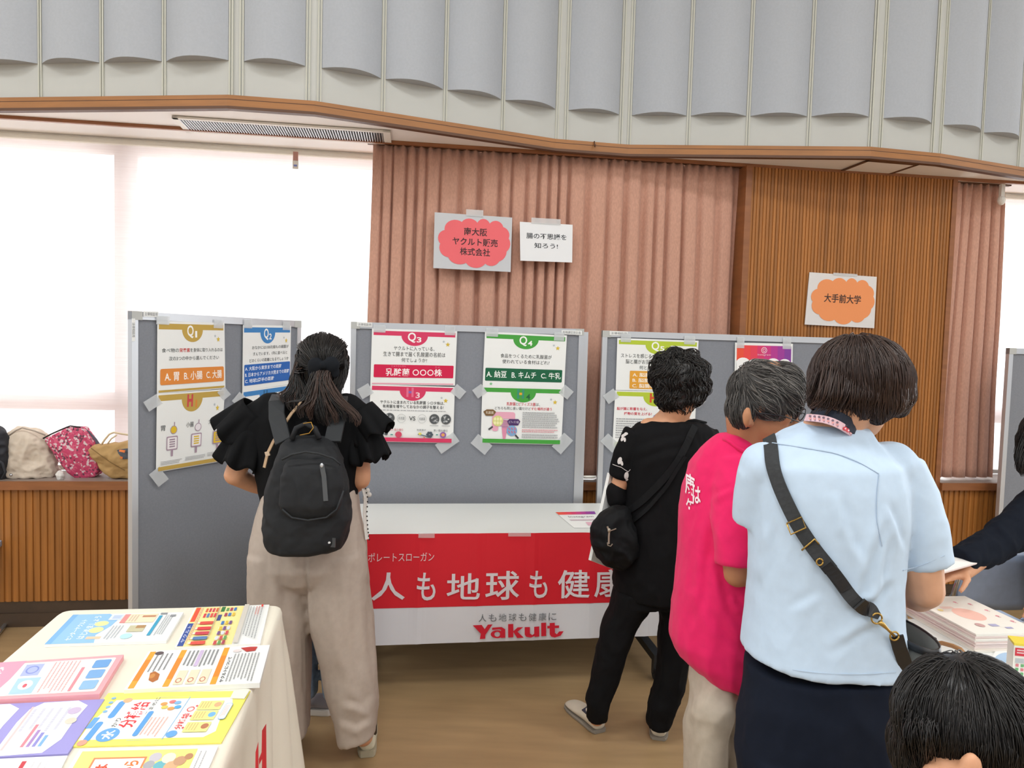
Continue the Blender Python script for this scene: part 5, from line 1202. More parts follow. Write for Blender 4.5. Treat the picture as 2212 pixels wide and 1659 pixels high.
# ------------------------------------------------------------------ C: woman in black with short black hair
dC = 2.75
eC = empty('person', (PD(1400, 1590, dC).x, PD(1400, 1590, dC).y, 0), 'person with short black hair in a black tunic, black trousers and white flat shoes', 'person')
b = MB(); hC = PD(1470, 832, dC); fC, uC = V((.15, .97, -.22)), V((.0, .22, .97)); LC = head(b, hC, fC, uC, SK1, 1.0)
b.chain([(LC(0, -.03, -.06), .056), (PD(1452, 905, dC), .058), (PD(1445, 925, dC + .01), .075)], SK1); b.cap(PD(1400, 922, dC), PD(1500, 922, dC), .035, .03, SK1)
b.chain([(PD(1440, 950, dC), .08), (PD(1425, 1080, dC), .09), (PD(1410, 1220, dC), .10)], SK1); b.chain([(PD(1372, 1255, dC), .06), (PD(1328, 1380, dC), .045), (PD(1289, 1550, dC), .032)], SK1); b.chain([(PD(1462, 1250, dC), .055), (PD(1457, 1380, dC), .042), (PD(1422, 1560, dC), .032)], SK1)
wl = PD(1345, 1072, dC + .20); b.chain([(PD(1366, 955, dC), .036), (PD(1338, 1048, dC), .033), (PD(1330, 1064, dC + .05), .033), (wl, .027)], SK1); hand(b, wl, (.35, .9, .25), (-.5, .3, -.7), SK1, 1, .9)
wr = PD(1480, 1060, dC + .22); b.chain([(PD(1528, 955, dC), .05), (PD(1545, 1060, dC), .042), (wr, .027)], SK1); hand(b, wr, (-.4, .9, .2), (0, -.2, -1), SK1, -1, .8)
remesh(b, 'body', .0065, eC, 4); eyes(LC, eC)
b = MB(); R = Matrix(frame(fC, uC)).transposed(); b.ball(PD(1468, 818, dC - .01), .100, .108, .099, M_hb, 30, 20, R); b.ball(PD(1462, 855, dC - .02), .078, .085, .070, M_hb, 20, 14); b.ball(PD(1460, 874, dC - .035), .050, .05, .032, M_hb, 16, 10)
for x, y, r in ((1430, 790, .042), (1455, 775, .04), (1490, 778, .04), (1508, 800, .042), (1512, 830, .038), (1424, 815, .038), (1500, 855, .036)): b.ball(PD(x, y, dC - .02), r, r, r, M_hb, 12, 8)
hH = remesh(b, 'hair', .006, eC, 2, lambda p: .008 * noise.noise(p * 30) + .005 * noise.noise(p * 62))
wC = PD(1480, 790, dC - .08)
b = groom(hH, 2600, .045, lambda p, n: (p - wC).normalized() * .5 + V((0, 0, -.7)) + V((sin(p.z * 70), 0, cos(p.x * 80))) * .6, .0019, [M_hb, M_hb2], 3, .007, 5, None, .0, .5); b.build('hair_strands', hH, smooth=True)
M_blk = mat('black_jersey', '#0e0e10', .82, spec=.15, var=.08, scale=50)
b = MB(); loft_px(b, [(909, 1398, 1498, dC, .06), (916, 1376, 1522, dC, .075), (930, 1362, 1545, dC, .088), (965, 1352, 1552, dC, .105), (1010, 1354, 1548, dC, .115), (1080, 1350, 1540, dC, .12), (1160, 1338, 1536, dC, .13), (1230, 1326, 1536, dC, .14), (1264, 1322, 1536, dC, .14), (1284, 1336, 1530, dC, .14, 8)], M_blk)
b.tube([PD(1378, 935, dC), PD(1352, 985, dC), PD(1337, 1033, dC)], [.056, .053, .041], M_blk, 18); b.tube([PD(1520, 935, dC), PD(1540, 1010, dC), PD(1548, 1045, dC)], [.055, .05, .046], M_blk, 18)
tun = remesh(b, 'tunic', .007, eC, 8, folds(.007, 11, (.9, 1, .45), 7.0, [([(1362, 985), (1420, 962), (1500, 948)], 8, .008), ([(1375, 1010), (1440, 985), (1510, 975)], 8, .007), ([(1470, 1060), (1450, 1160), (1430, 1290)], 9, .006)]))
b = MB(); b.tube([PD(1470, 913, dC - .05), PD(1500, 909, dC - .02), PD(1526, 913, dC)], [.006, .008, .004], M_blk, 8); b.build('collar', eC, smooth=True)
Bt = bvh(tun)
def leafpx(cx, cy, rx, ry, a):
    return ([(cx + rx * cos(t) * cos(a) - ry * sin(t) * sin(a), cy + rx * cos(t) * sin(a) + ry * sin(t) * cos(a)) for t in [2 * pi * k / 12 for k in range(12)]], [tuple(range(12))])
pl = [leafpx(1339, 995, 4.5, 8, .3), leafpx(1343, 1000, 3, 6, -.3), leafpx(1353, 1027, 5, 8, .2), leafpx(1354, 1036, 3, 3, 0), leafpx(1349, 940, 7, 3, -.5), leafpx(1345, 948, 3, 6, .4), leafpx(1353, 937, 4, 3, 0), leafpx(1350, 950, 2.5, 5, 0)]
ln = [(1324, 1003), (1332, 1006), (1342, 1009), (1350, 1015), (1357, 1019), (1362, 1014)]
for a, c in zip(ln, ln[1:]): pl.append(([(a[0], a[1] - .7), (c[0], c[1] - .7), (c[0], c[1] + .7), (a[0], a[1] + .7)], [(0, 1, 2, 3)]))
decal(Bt, pl, '#d4cfcd', 'embroidery', eC, .002, 4)
b = MB(); b.chain([(PD(1334, 1066, dC + .005), .041), (PD(1327, 1075, dC + .04), .039), (wl.lerp(PD(1327, 1075, dC + .04), .25), .031)], M_blk); b.chain([(PD(1331, 1062, dC), .040), (PD(1333, 1078, dC - .002), .040), (PD(1360, 1082, dC + .03), .036)], M_blk); remesh(b, 'arm_cover', .006, eC, 3)
b = MB(); loft_px(b, [(1240, 1334, 1500, dC, .11), (1300, 1322, 1490, dC, .115)], M_blk); loft_px(b, [(1270, 1324, 1420, dC, .11), (1318, 1315, 1398, dC, .095), (1345, 1301, 1378, dC, .085), (1400, 1289, 1356, dC, .075), (1466, 1277, 1337, dC, .068), (1510, 1264, 1320, dC, .062), (1530, 1270, 1316, dC, .055), (1552, 1267, 1311, dC + .01, .05)], M_blk); loft_px(b, [(1270, 1410, 1496, dC, .11), (1330, 1427, 1494, dC, .09), (1372, 1423, 1492, dC, .085), (1435, 1420, 1485, dC, .075), (1490, 1410, 1477, dC, .066), (1520, 1397, 1465, dC, .062), (1567, 1397, 1447, dC + .01, .055)], M_blk)
remesh(b, 'trousers', .007, eC, 5, folds(.006, 14, (1, 1, .7), 9.0))
M_wsh = mat('white_leather', '#cfc6b4', .5, var=.04); M_wso = mat('sole_grey', '#8a8378', .7)
h1 = PZ(1290, 1583, 0); h1.z = 0; shoe(eC, h1 + V((.01, .0, 0)), PZ(1238, 1535, 0) - PZ(1290, 1583, 0), .235, .085, M_wsh, M_wso, .072, mat('shoe_navy', '#2c3140', .6), .011); h2 = PZ(1419, 1599, 0); h2.z = 0; shoe(eC, h2 + V((.006, 0, 0)), (.22, 1, 0), .235, .085, M_wsh, M_wso, .072, mat('shoe_navy', '#2c3140', .6), .011)
eG = empty('sling_bag', PD(1330, 1223, dC - .15), 'black sling bag on the left hip of the person in the black tunic', 'bag')
M_bag = mat('bag_nylon', '#101113', .6, spec=.15, var=.1, scale=40)
dG = dC - .10
b = MB(); loft_px(b, [(1096, 1326, 1352, dG, .03), (1112, 1296, 1364, dG, .055), (1140, 1276, 1372, dG, .07), (1170, 1277, 1378, dG, .075), (1200, 1289, 1376, dG, .07), (1218, 1308, 1362, dG, .05), (1226, 1324, 1348, dG, .03)], M_bag); remesh(b, 'bag_body', .006, eG, 4, folds(.010, 13, (1, 1, 1), 4.0))
b = MB(); b.strap([PD(x, y, dG - .078) for x, y in ((1312, 1137), (1316, 1148), (1315, 1160), (1315, 1175))], V((0, -1, 0)), .006, .003, mat('zip_silver', '#b9b2a2', .3, .8)); b.ball(PD(1316, 1146, dG - .08), .006, .004, .008, MATS['zip_silver'], 8, 6); b.tube([PD(x, y, dG - .08) for x, y in ((1312, 1172), (1313, 1178), (1319, 1180), (1323, 1175))], .002, MATS['zip_silver'], 6); b.tube([PD(x, y, dG - .07) for x, y in ((1318, 1147), (1331, 1142))], .002, MATS['zip_silver'], 6); b.build('zip_pull', eG)
strap_on(Bt, [(1500, 922), (1487, 950), (1465, 995), (1425, 1045), (1385, 1085), (1352, 1110)], .026, .004, M_bag, 'bag_strap', eG, .006)
strap_on(Bt, [(1478, 985), (1440, 1050), (1400, 1100), (1365, 1130)], .014, .004, M_bag, 'strap_tail', eG, .010)
q = [PD(1318, 1022, dC + .01), PD(1372, 1036, dC + .20), PD(1352, 1240, dC + .10), PD(1277, 1211, dC - .03)]; m = MB(); nn = (q[1] - q[0]).cross(q[3] - q[0]).normalized() * .012
m.add(q + [p + nn for p in q], [(0, 1, 2, 3), (7, 6, 5, 4), (0, 4, 5, 1), (1, 5, 6, 2), (2, 6, 7, 3), (3, 7, 4, 0)], M_paper); thing(m.build('paper_folder', fixn=True, center=True), 'white paper folder under the arm of the person in the black tunic', 'folder')

# ------------------------------------------------------------------ D: older person in the pink T-shirt
dD = 1.97
eD = empty('person', (PD(1560, 1950, dD).x, PD(1560, 1950, dD).y, 0), 'grey haired person in a bright pink T-shirt and beige trousers', 'person')
b = MB(); hD = PD(1650, 868, dD); fD, uD = V((.93, -.12, -.36)), V((.34, .05, .93)); LD = head(b, hD, fD, uD, SK2, .98)
b.chain([(LD(0, -.03, -.06), .054), (PD(1615, 955, dD + .02), .054), (PD(1592, 1000, dD + .06), .055)], SK2); b.chain([(PD(1570, 1060, dD + .08), .075), (PD(1560, 1180, dD + .08), .08), (PD(1555, 1350, dD + .08), .085)], SK2); b.ball(PD(1614, 901, dD - .086), .012, .014, .030, SK2, 12, 8); b.cap(PD(1612, 898, dD - .080), PD(1620, 915, dD - .070), .012, .012, SK2)
b.chain([(PD(1546, 1410, dD + .02), .055), (PD(1526, 1660, dD + .01), .045), (PD(1528, 1930, dD + .01), .034)], SK2); b.chain([(PD(1590, 1410, dD + .07), .055), (PD(1590, 1660, dD + .07), .045), (PD(1594, 1930, dD + .07), .034)], SK2)
wD = PD(1700, 1216, dD + .05); b.chain([(PD(1592, 1050, dD - .05), .045), (PD(1594, 1180, dD - .105), .042), (PD(1593, 1238, dD - .11), .037), (PD(1640, 1236, dD - .06), .033), (wD, .026)], SK2); hand(b, wD, (.8, .6, .05), (0, -.2, -1), SK2, 1, .7)
w2 = PD(1690, 1190, dD + .34); b.chain([(PD(1620, 1010, dD + .20), .055), (PD(1650, 1150, dD + .24), .04), (w2, .026)], SK2); hand(b, w2, (.7, .6, .05), (0, -.2, -1), SK2, -1, .7)
remesh(b, 'body', .0065, eD, 4); eyes(LD, eD, .98)
b = MB(); R = Matrix(frame(fD, uD)).transposed(); b.ball(PD(1654, 850, dD), .084, .100, .083, M_hgr, 30, 20, R); b.ball(PD(1600, 885, dD - .005), .034, .062, .055, M_hgr, 18, 12); b.ball(PD(1662, 872, dD - .056), .045, .03, .042, M_hgr, 16, 10); b.ball(PD(1695, 868, dD - .045), .036, .03, .036, M_hgr, 16, 10); b.ball(PD(1640, 815, dD), .06, .07, .045, M_hgr, 16, 10); b.ball(PD(1695, 848, dD - .015), .05, .075, .055, M_hgr, 16, 10); b.ball(PD(1688, 824, dD), .055, .07, .050, M_hgr, 16, 10)
hH = remesh(b, 'hair', .006, eD, 3, lambda p: .003 * noise.noise(p * 30)); earD = PD(1615, 900, dD - .086); wD_ = PD(1630, 815, dD)
b = groom(hH, 2600, .075, lambda p, n: (p - wD_).normalized() + V((.35, 0, -.25)) + V((0, 0, .35 * sin(p.x * 40))), .0012, [M_hgr, M_hgr2], 5, .005, 6, lambda p: (p - earD).length < .024, .0, .22)
b2 = groom(hH, 500, .05, lambda p, n: V((-.1, 0, -1)), .0013, [M_hb2, M_hgr], 6, .004, 5, lambda p: to_px(p)[0] > 1606 or to_px(p)[1] < 860, .0, .15); b2.build('hair_nape', hH, smooth=True); b.build('hair_strands', hH, smooth=True)
b = MB(); b.tube([PD(1640, 892, dD - .085), PD(1693, 899, dD - .083), PD(1727, 912, dD - .06)], .0016, M_steel, 6)
for x in (-1, 1):
    c = LD(x * .033, .100, .004); r, f, u = frame(fD, uD); b.tube([c + (r * cos(t) * .022 + u * sin(t) * .017) for t in [2 * pi * k / 16 for k in range(17)]], .0013, M_steel, 6)
b.tube([LD(-.011, .104, .008), LD(.011, .104, .008)], .0013, M_steel, 6); b.tube([LD(.056, .098, .006), LD(.074, .0, .0)], .0013, M_steel, 6); b.build('glasses', eD, smooth=True)
M_pink = mat('pink_cotton', '#e22463', .8, spec=.15, var=.04, scale=40, sheen=.1)
b = MB(); loft_px(b, [(936, 1556, 1596, dD + .02, .05), (948, 1538, 1622, dD + .03, .075), (970, 1516, 1640, dD + .04, .10), (1000, 1496, 1656, dD + .05, .125), (1045, 1479, 1668, dD + .06, .14), (1110, 1471, 1672, dD + .06, .15), (1200, 1467, 1672, dD + .06, .155), (1300, 1457, 1672, dD + .06, .16), (1375, 1450, 1672, dD + .06, .165), (1405, 1462, 1668, dD + .06, .165), (1440, 1500, 1660, dD + .06, .16), (1462, 1552, 1650, dD + .06, .14)], M_pink, 34)
b.tube([PD(1588, 1005, dD - .02), PD(1592, 1075, dD - .065), PD(1592, 1150, dD - .105), PD(1592, 1224, dD - .118)], [.062, .066, .063, .060], M_pink, 22); b.ball(PD(1585, 1030, dD), .07, .07, .07, M_pink, 16, 12)
b.tube([PD(1625, 1000, dD + .20), PD(1650, 1090, dD + .23)], [.065, .06], M_pink, 18)
tee = remesh(b, 't_shirt', .007, eD, 8, folds(.006, 9, (1, 1, .5), 3.0, [([(1536, 1100), (1515, 1200), (1500, 1330)], 9, .009), ([(1530, 1200), (1560, 1320), (1610, 1390)], 9, .009), ([(1520, 1330), (1570, 1400), (1612, 1440)], 9, .007), ([(1540, 1080), (1590, 1056)], 6, .006), ([(1575, 1290), (1600, 1330)], 8, .008)])); Bt = bvh(tee)
for t, x0, y0, x1, y1, sk in (('康', 1482, 1018, 1503, 1066, 12), ('は', 1498, 1048, 1515, 1086, 4), ('年', 1484, 1074, 1501, 1112, 6)): decal(Bt, [text_px(t, x0, y0, x1, y1, .02, sk)], '#f0dfe6', 'printed_character', eD, .003, 6)
b = MB(); pts = [PD(1556, 938, dD - .03), PD(1575, 950, dD - .045), PD(1595, 972, dD - .05), PD(1613, 997, dD - .045), PD(1628, 1010, dD - .02)]; P_, N_ = [], []
for p in pts: q, n = nearp(Bt, p); P_.append(q + n * .002)
b.tube(P_, .006, M_pink, 8); b.build('neckband', eD, smooth=True)
M_beige = mat('beige_chino', '#b5aa9b', .8, spec=.15, var=.05, scale=50)
b = MB(); loft_px(b, [(1360, 1480, 1650, dD + .07, .12), (1420, 1500, 1640, dD + .07, .12)], M_beige); loft_px(b, [(1425, 1496, 1590, dD + .045, .09), (1504, 1493, 1586, dD, .095), (1575, 1482, 1572, dD, .09), (1660, 1478, 1566, dD, .088), (1800, 1484, 1566, dD, .08), (1915, 1490, 1566, dD, .075)], M_beige); loft_px(b, [(1410, 1546, 1640, dD + .07, .11), (1504, 1545, 1630, dD + .07, .10), (1660, 1548, 1630, dD + .07, .09), (1915, 1556, 1632, dD + .07, .08)], M_beige)
remesh(b, 'trousers', .007, eD, 5, folds(.010, 12, (1, 1, .5), 6.0))
for hx, dd_ in ((1522, 0), (1600, .07)): h = PD(hx, 1940, dD + dd_ - .05); h.z = 0; shoe(eD, h, (.35, 1, 0), .245, .088, mat('shoe_brown', '#5a4a3e', .6), M_rub, .08)

# ------------------------------------------------------------------ E: person in the pale blue polo shirt
dE = 1.65
eE = empty('person', (PD(1780, 2150, dE).x, PD(1780, 2150, dE).y, 0), 'person with a dark brown bob in a pale blue polo shirt and navy trousers', 'person')
b = MB(); hE = PD(1860, 838, dE + .01); fE, uE = V((.62, .66, -.46)), V((.34, .30, .89)); LE = head(b, hE, fE, uE, SK3, 1.02)
b.chain([(LE(0, -.03, -.06), .056), (PD(1815, 905, dE), .058), (PD(1800, 945, dE + .01), .075)], SK3); b.chain([(PD(1790, 1010, dE), .10), (PD(1780, 1180, dE), .10), (PD(1775, 1400, dE), .105)], SK3)
for x in (1700, 1850): b.chain([(PD(x, 1500, dE), .08), (PD(x, 1800, dE), .055), (PD(x, 2130, dE), .038)], SK3)
wE = PD(1958, 1290, dE + .17); b.chain([(PD(1950, 1030, dE), .055), (PD(1988, 1210, dE - .02), .047), (PD(1999, 1275, dE - .015), .041), (PD(1985, 1290, dE + .07), .035), (wE, .026)], SK3); hand(b, wE, (-.30, .9, .12), (-.3, -.2, -.9), SK3, 1, 1.0)
w2 = PD(1810, 1220, dE + .32); b.chain([(PD(1650, 1020, dE), .055), (PD(1668, 1170, dE + .10), .042), (w2, .026)], SK3); hand(b, w2, (.5, .8, 0), (0, -.2, -1), SK3, -1, .8)
remesh(b, 'body', .0055, eE, 4); eyes(LE, eE, 1.02)
b = MB(); R = Matrix(frame(fE, uE)).transposed(); b.ball(PD(1858, 818, dE), .108, .112, .098, M_hd, 34, 22, R); b.ball(PD(1860, 850, dE - .005), .112, .095, .060, M_hd, 24, 14)
b.chain([(PD(1785, 835, dE), .040), (PD(1762, 868, dE + .01), .016)], M_hd); b.chain([(PD(1905, 855, dE - .05), .050), (PD(1893, 892, dE - .055), .024)], M_hd); b.chain([(PD(1935, 850, dE - .01), .036), (PD(1940, 878, dE - .01), .022)], M_hd); b.chain([(PD(1860, 850, dE - .06), .045), (PD(1862, 880, dE - .06), .025)], M_hd)
hH = remesh(b, 'hair', .006, eE, 3, lambda p: .003 * noise.noise(p * 26)); wE_ = PD(1850, 735, dE)
b = groom(hH, 4200, .12, lambda p, n: (p - wE_).normalized() * .35 + V((.10, 0, -.9)), .0013, [M_hd, M_hbr2], 8, .004, 7, None, .0, .10)
for k in range(13): t = k / 12; locks(b, [PD(1790 + 110 * t, 780, dE - .05), PD(1776 + 122 * t, 845, dE - .098), PD(1764 + 128 * t, 872 + 14 * t, dE - .088), PD(1748 + 148 * t, 884 + 24 * t + 8 * (k % 2), dE - .072)], 18, [.010, .012, .010, .003], M_hd if k % 3 else M_hbr2, .0013, k)
for k in range(6): locks(b, [PD(1768, 800 + 4 * k, dE - .03 + .02 * k), PD(1758, 840, dE - .03 + .02 * k), PD(1742 + 2 * k, 870, dE - .01 + .01 * k)], 20, [.010, .012, .004], M_hd, .0013, k + 30)
for k in range(7): locks(b, [PD(1950 - 5 * k, 815 + 4 * k, dE - .05), PD(1955 - 6 * k, 855, dE - .06), PD(1944 - 8 * k, 896 + 3 * k, dE - .055)], 20, [.010, .012, .004], M_hd if k % 2 else M_hbr, .0013, k + 50)
b.build('hair_strands', hH, smooth=True)
M_polo = mat('polo_blue', '#bcd0e4', .78, spec=.15, var=.02, scale=60, sheen=.08)
b = MB(); loft_px(b, [(908, 1770, 1842, dE + .02, .05), (920, 1728, 1862, dE + .01, .07), (932, 1694, 1876, dE + .01, .085), (947, 1668, 1884, dE + .01, .095), (968, 1640, 1908, dE + .01, .11), (1000, 1624, 1940, dE, .125), (1050, 1620, 1950, dE, .135), (1110, 1622, 1948, dE, .14), (1180, 1624, 1938, dE, .14), (1260, 1624, 1932, dE, .14), (1330, 1618, 1934, dE, .142), (1380, 1612, 1940, dE, .146, 6), (1394, 1609, 1944, dE, .148, 18), (1406, 1608, 1946, dE, .15, 24)], M_polo, 40, 2.4)
b.ball(PD(1915, 1010, dE), .068, .075, .062, M_polo, 20, 14); b.tube([PD(1930, 1010, dE), PD(1960, 1080, dE - .005), PD(1985, 1155, dE - .01), PD(1999, 1222, dE - .012)], [.066, .066, .064, .060], M_polo, 24)
b.ball(PD(1652, 1012, dE), .055, .07, .06, M_polo, 18, 12); b.tube([PD(1650, 1020, dE), PD(1640, 1080, dE + .02), PD(1630, 1132, dE + .035)], [.058, .058, .050], M_polo, 20)
pf = folds(.0045, 8, (1, 1, .45), 1.5, [([(1906, 1110), (1875, 1190), (1850, 1270), (1830, 1300)], 10, .010), ([(1912, 1150), (1898, 1220), (1890, 1300)], 9, .010), ([(1926, 1240), (1880, 1290), (1820, 1300)], 9, .008), ([(1800, 1060), (1820, 1140), (1860, 1230)], 9, .006), ([(1920, 1330), (1860, 1350), (1780, 1400)], 10, .007), ([(1660, 1130), (1640, 1260)], 9, .006), ([(1910, 1090), (1930, 1140), (1945, 1200)], 7, .007), ([(1700, 1330), (1780, 1290)], 10, .005)])
polo = remesh(b, 'polo_shirt', .006, eE, 9, pf); Bt = bvh(polo)
M_seam = mat('polo_seam', '#adc0d4', .8)
o, _, _ = strap_on(Bt, [(1668, 958), (1700, 962), (1750, 970), (1800, 978), (1850, 996), (1898, 1024)], .0022, .001, M_seam, 'yoke_seam', eE, .002)
strap_on(Bt, [(1898, 1026), (1893, 1080), (1894, 1130), (1905, 1180)], .0022, .001, M_seam, 'armhole_seam', eE, .002)
strap_on(Bt, [(1622, 1420), (1700, 1446), (1780, 1455), (1860, 1457), (1935, 1452)], .0018, .001, M_seam, 'hem_seam', eE, .0012)
strap_on(Bt, [(1950, 1232), (1990, 1222), (2040, 1200)], .0018, .001, M_seam, 'cuff_seam', eE, .0012)
M_navy = mat('navy_rib', '#1b2333', .8); M_lan = mat('lanyard_pink', '#eac5cf', .6)
def collar(y0, pts, r, m, name, h=None, par=eE):
    b = MB(); P_ = [PD(x, y, d_) for x, y, d_ in pts]; b.strap(P_, [V((0, -1, .25))] * len(P_) if h is None else h, r, .004, m); return b.build(name, par, bevel=.001)
ncen = PD(1808, 905, dE)
def arc(xl, yl, xr, yr, sag, dd, n=14):
    out = []
    for k in range(n):
        t = k / (n - 1); x = xl + (xr - xl) * t; y = yl + (yr - yl) * t - sag * sin(pi * t) ; out.append((x, y, dE + dd - .115 * sin(pi * t) ** .55))
    return out
def nr(pts):
    P_ = [PD(*p) for p in pts]; c = sum(P_, V()) / len(P_) + V((.01, .08, 0)); return [(lambda v: V((v.x, v.y, .35 * v.length)))(p - c) for p in P_]
a1 = arc(1752, 893, 1873, 945, 14, .03); collar(0, a1, .032, M_navy, 'collar', nr(a1))
a2 = arc(1741, 902, 1866, 957, 16, .022); lan = collar(0, a2, .017, M_lan, 'lanyard', nr(a2))
Bl = bvh(lan); pl = []
for k in range(6): x, y, _ = a2[1 + 2 * k if k < 4 else 3 + 2 * k]; pl.append((x, y))
for cx, cy, _ in a2[1:8] + a2[10:12]:
    for dx, dy, rx, c in ((0, -3, 2.6, '#7d6a78'), (0, 2, 2.6, '#e0a0a0'), (1, 5, 1.5, '#8a7f9a')):
        try: decal(Bl, [leafpx(cx + dx, cy + dy, rx, rx, 0)], c, 'lanyard_print', lan, .0012, 9)
        except Exception: pass
lx, ly, _ = a2[9]
decal(Bl, [leafpx(lx - 3, ly - 1, 5, 4.5, 0), leafpx(lx + 4, ly + 3, 5, 4.5, 0)], '#d93a48', 'lanyard_print', lan, .0012, 9); decal(Bl, [leafpx(lx - 3, ly - 1, 2, 2, 0), leafpx(lx + 4, ly + 3, 2, 2, 0)], '#f0c8d2', 'lanyard_print', lan, .0018, 9)
M_navp = mat('navy_trousers', '#141a27', .85, spec=.15, var=.06, scale=50)
b = MB(); loft_px(b, [(1430, 1616, 1938, dE, .135), (1500, 1606, 1944, dE, .14), (1580, 1598, 1946, dE, .14), (1640, 1594, 1946, dE, .135)], M_navp, 36, 2.4); loft_px(b, [(1610, 1595, 1775, dE, .13), (1750, 1605, 1765, dE, .11), (1950, 1625, 1755, dE, .09), (2110, 1635, 1750, dE, .085)], M_navp); loft_px(b, [(1610, 1765, 1945, dE, .13), (1750, 1772, 1932, dE, .11), (1950, 1780, 1915, dE, .09), (2110, 1785, 1905, dE, .085)], M_navp)
remesh(b, 'trousers', .008, eE, 5, folds(.006, 10, (1, 1, .5), 2.0))
for hx in (1692, 1846): h = PD(hx, 2150, dE - .06); h.z = 0; shoe(eE, h, (.2, 1, 0), .24, .085, mat('shoe_black', '#26272a', .6), M_rub, .08)
# her cross-body bucket bag
eK = empty('shoulder_bag', PD(1955, 1457, dE + .02), 'black bucket bag on a wide strap across the pale blue polo shirt', 'bag')
M_web = mat('strap_webbing', '#3b3d3f', .8, spec=.15, var=.12, scale=120); M_lea = mat('black_leather', '#17181b', .4); M_gold = mat('brass', '#b3924f', .3, .85); M_gr = mat('grey_suede', '#6d6d68', .7)
o, P1, N1 = strap_on(Bt, [(1664, 948), (1668, 998), (1688, 1058), (1722, 1131), (1760, 1188), (1794, 1230)], .030, .004, M_web, 'strap', eK, .006)
o, P2, N2 = strap_on(Bt, [(1752, 1176), (1794, 1230), (1835, 1287), (1862, 1312)], .028, .004, M_web, 'strap_tail', eK, .010)
o, P3, N3 = strap_on(Bt, [(1782, 1218), (1815, 1258), (1826, 1272)], .024, .003, M_lea, 'strap_keeper', eK, .014)
o, P3, N3 = strap_on(Bt, [(1848, 1296), (1868, 1314), (1889, 1331)], [.030, .031, .031, .031, .031, .030, .030, .028, .024, .018, .014], .005, M_lea, 'strap_end', eK, .014)
def wire(pts, n, r, name, off=.012):
    b = MB(); q = []
    for x, y in pts:
        p, nn = on(Bt, x, y, off)
        if p is None: p = PD(x, y, dE - .15)
        q.append(p)
    b.tube(q + [q[0]] if n else q, r, M_gold, 6); b.build(name, eK, smooth=True)
wire([(1705, 1129), (1731, 1115), (1740, 1137), (1713, 1152)], 1, .0020, 'buckle', .016); wire([(1733, 1186), (1746, 1174), (1759, 1162), (1766, 1172)], 0, .002, 'buckle', .014)
cx, cy = 1768, 1210; wire([(cx + 7 * cos(t) , cy + 7 * sin(t)) for t in [2 * pi * k / 12 for k in range(12)]], 1, .0018, 'd_ring', .016)
ring1 = PD(1894, 1336, dE - .155)
b = MB(); b.tube([ring1 + V((.011 * cos(t), 0, .011 * sin(t))) for t in [2 * pi * k / 16 for k in range(17)]], .002, M_gold, 6)
kb = PD(1932, 1374, dE - .150); b.tube([ring1 + V((.006, 0, -.008)), ring1.lerp(kb, .35), ring1.lerp(kb, .6), kb], [.005, .005, .003, .003], M_gold, 8); b.tube([kb + V((.009 * cos(t), 0, .009 * sin(t))) for t in [2 * pi * k / 16 for k in range(17)]], .002, M_gold, 6); b.build('snap_hook', eK, smooth=True)
# bucket: open top, grey sides, black rim and strap
tc_ = PD(1962, 1366, dE - .02); bc_ = PD(1958, 1462, dE - .01)
def ovl(c, rx, ry, n=28): return [c + V((rx * cos(2 * pi * k / n), ry * sin(2 * pi * k / n), 0)) for k in range(n)]
b = MB(); b.rings([ovl(tc_, .038, .10), ovl(tc_.lerp(bc_, .5), .040, .098), ovl(bc_, .036, .085), ovl(bc_ - V((0, 0, .004)), .02, .05)], M_gr, cap=False); b.add(ovl(bc_ - V((0, 0, .004)), .02, .05), [tuple(range(28))], M_gr); b.build('bag_body', eK, smooth=True, solid=.003, fixn=True)
b = MB(); b.rings([ovl(tc_ + V((0, 0, .004)), .0395, .1015), ovl(tc_ - V((0, 0, .012)), .0415, .1025)], M_lea, cap=False); b.build('rim', eK, smooth=True, solid=.004)
b = MB(); b.strap([PD(1936, 1374, dE - .146), PD(1943, 1400, dE - .142), PD(1957, 1440, dE - .125), PD(1966, 1466, dE - .11)], V((-.2, -1, 0)), .028, .004, M_lea); b.build('gusset', eK)
b = MB(); b.strap([PD(1962, 1358, dE + .075), PD(1955, 1338, dE + .07), PD(1945, 1322, dE + .05)], V((1, -.5, 0)), .05, .003, M_lea); b.build('flap', eK)

# ------------------------------------------------------------------ F: child in front, lower right
dF_ = 1.02
eF = empty('person', (PD(2085, 1700, dF_).x, PD(2085, 1700, dF_).y, 0), 'child with short black hair, only the head in view at the lower right corner', 'person')
b = MB(); hF = PD(2092, 1590, dF_); fF, uF = V((.92, .36, -.10)), V((.08, .02, 1)); LF = head(b, hF + V((0, 0, -.014)), fF, uF, SK1, .96)
nb = LF(0, -.03, -.06); b.ball(PD(2096, 1664, dF_ - .090), .017, .012, .026, SK1, 14, 8); b.ball(PD(2050, 1685, dF_ - .062), .035, .03, .034, SK1, 14, 8); b.chain([(nb, .048), (hF + V((-.03, 0, -.17)), .05)], SK1); b.chain([(hF + V((-.02, 0, -.24)), .085), (hF + V((-.02, 0, -.45)), .085)], SK1)
for y in (-1, 1):
    s0 = hF + V((-.02 + .04 * y, -.11 * y, -.21)); b.chain([(s0, .038), (s0 + V((.02, -.03 * y, -.17)), .03), (s0 + V((.16, .0, -.22)), .023)], SK1); hand(b, s0 + V((.16, 0, -.22)), (1, .2 * y, 0), (0, 0, -1), SK1, y, .6, .8)
    l0 = hF + V((-.02, -.06 * y, -.55)); b.chain([(l0, .06), (V((l0.x, l0.y, .28)), .042), (V((l0.x, l0.y, .07)), .032)], SK1)
remesh(b, 'body', .0065, eF, 4); eyes(LF, eF)
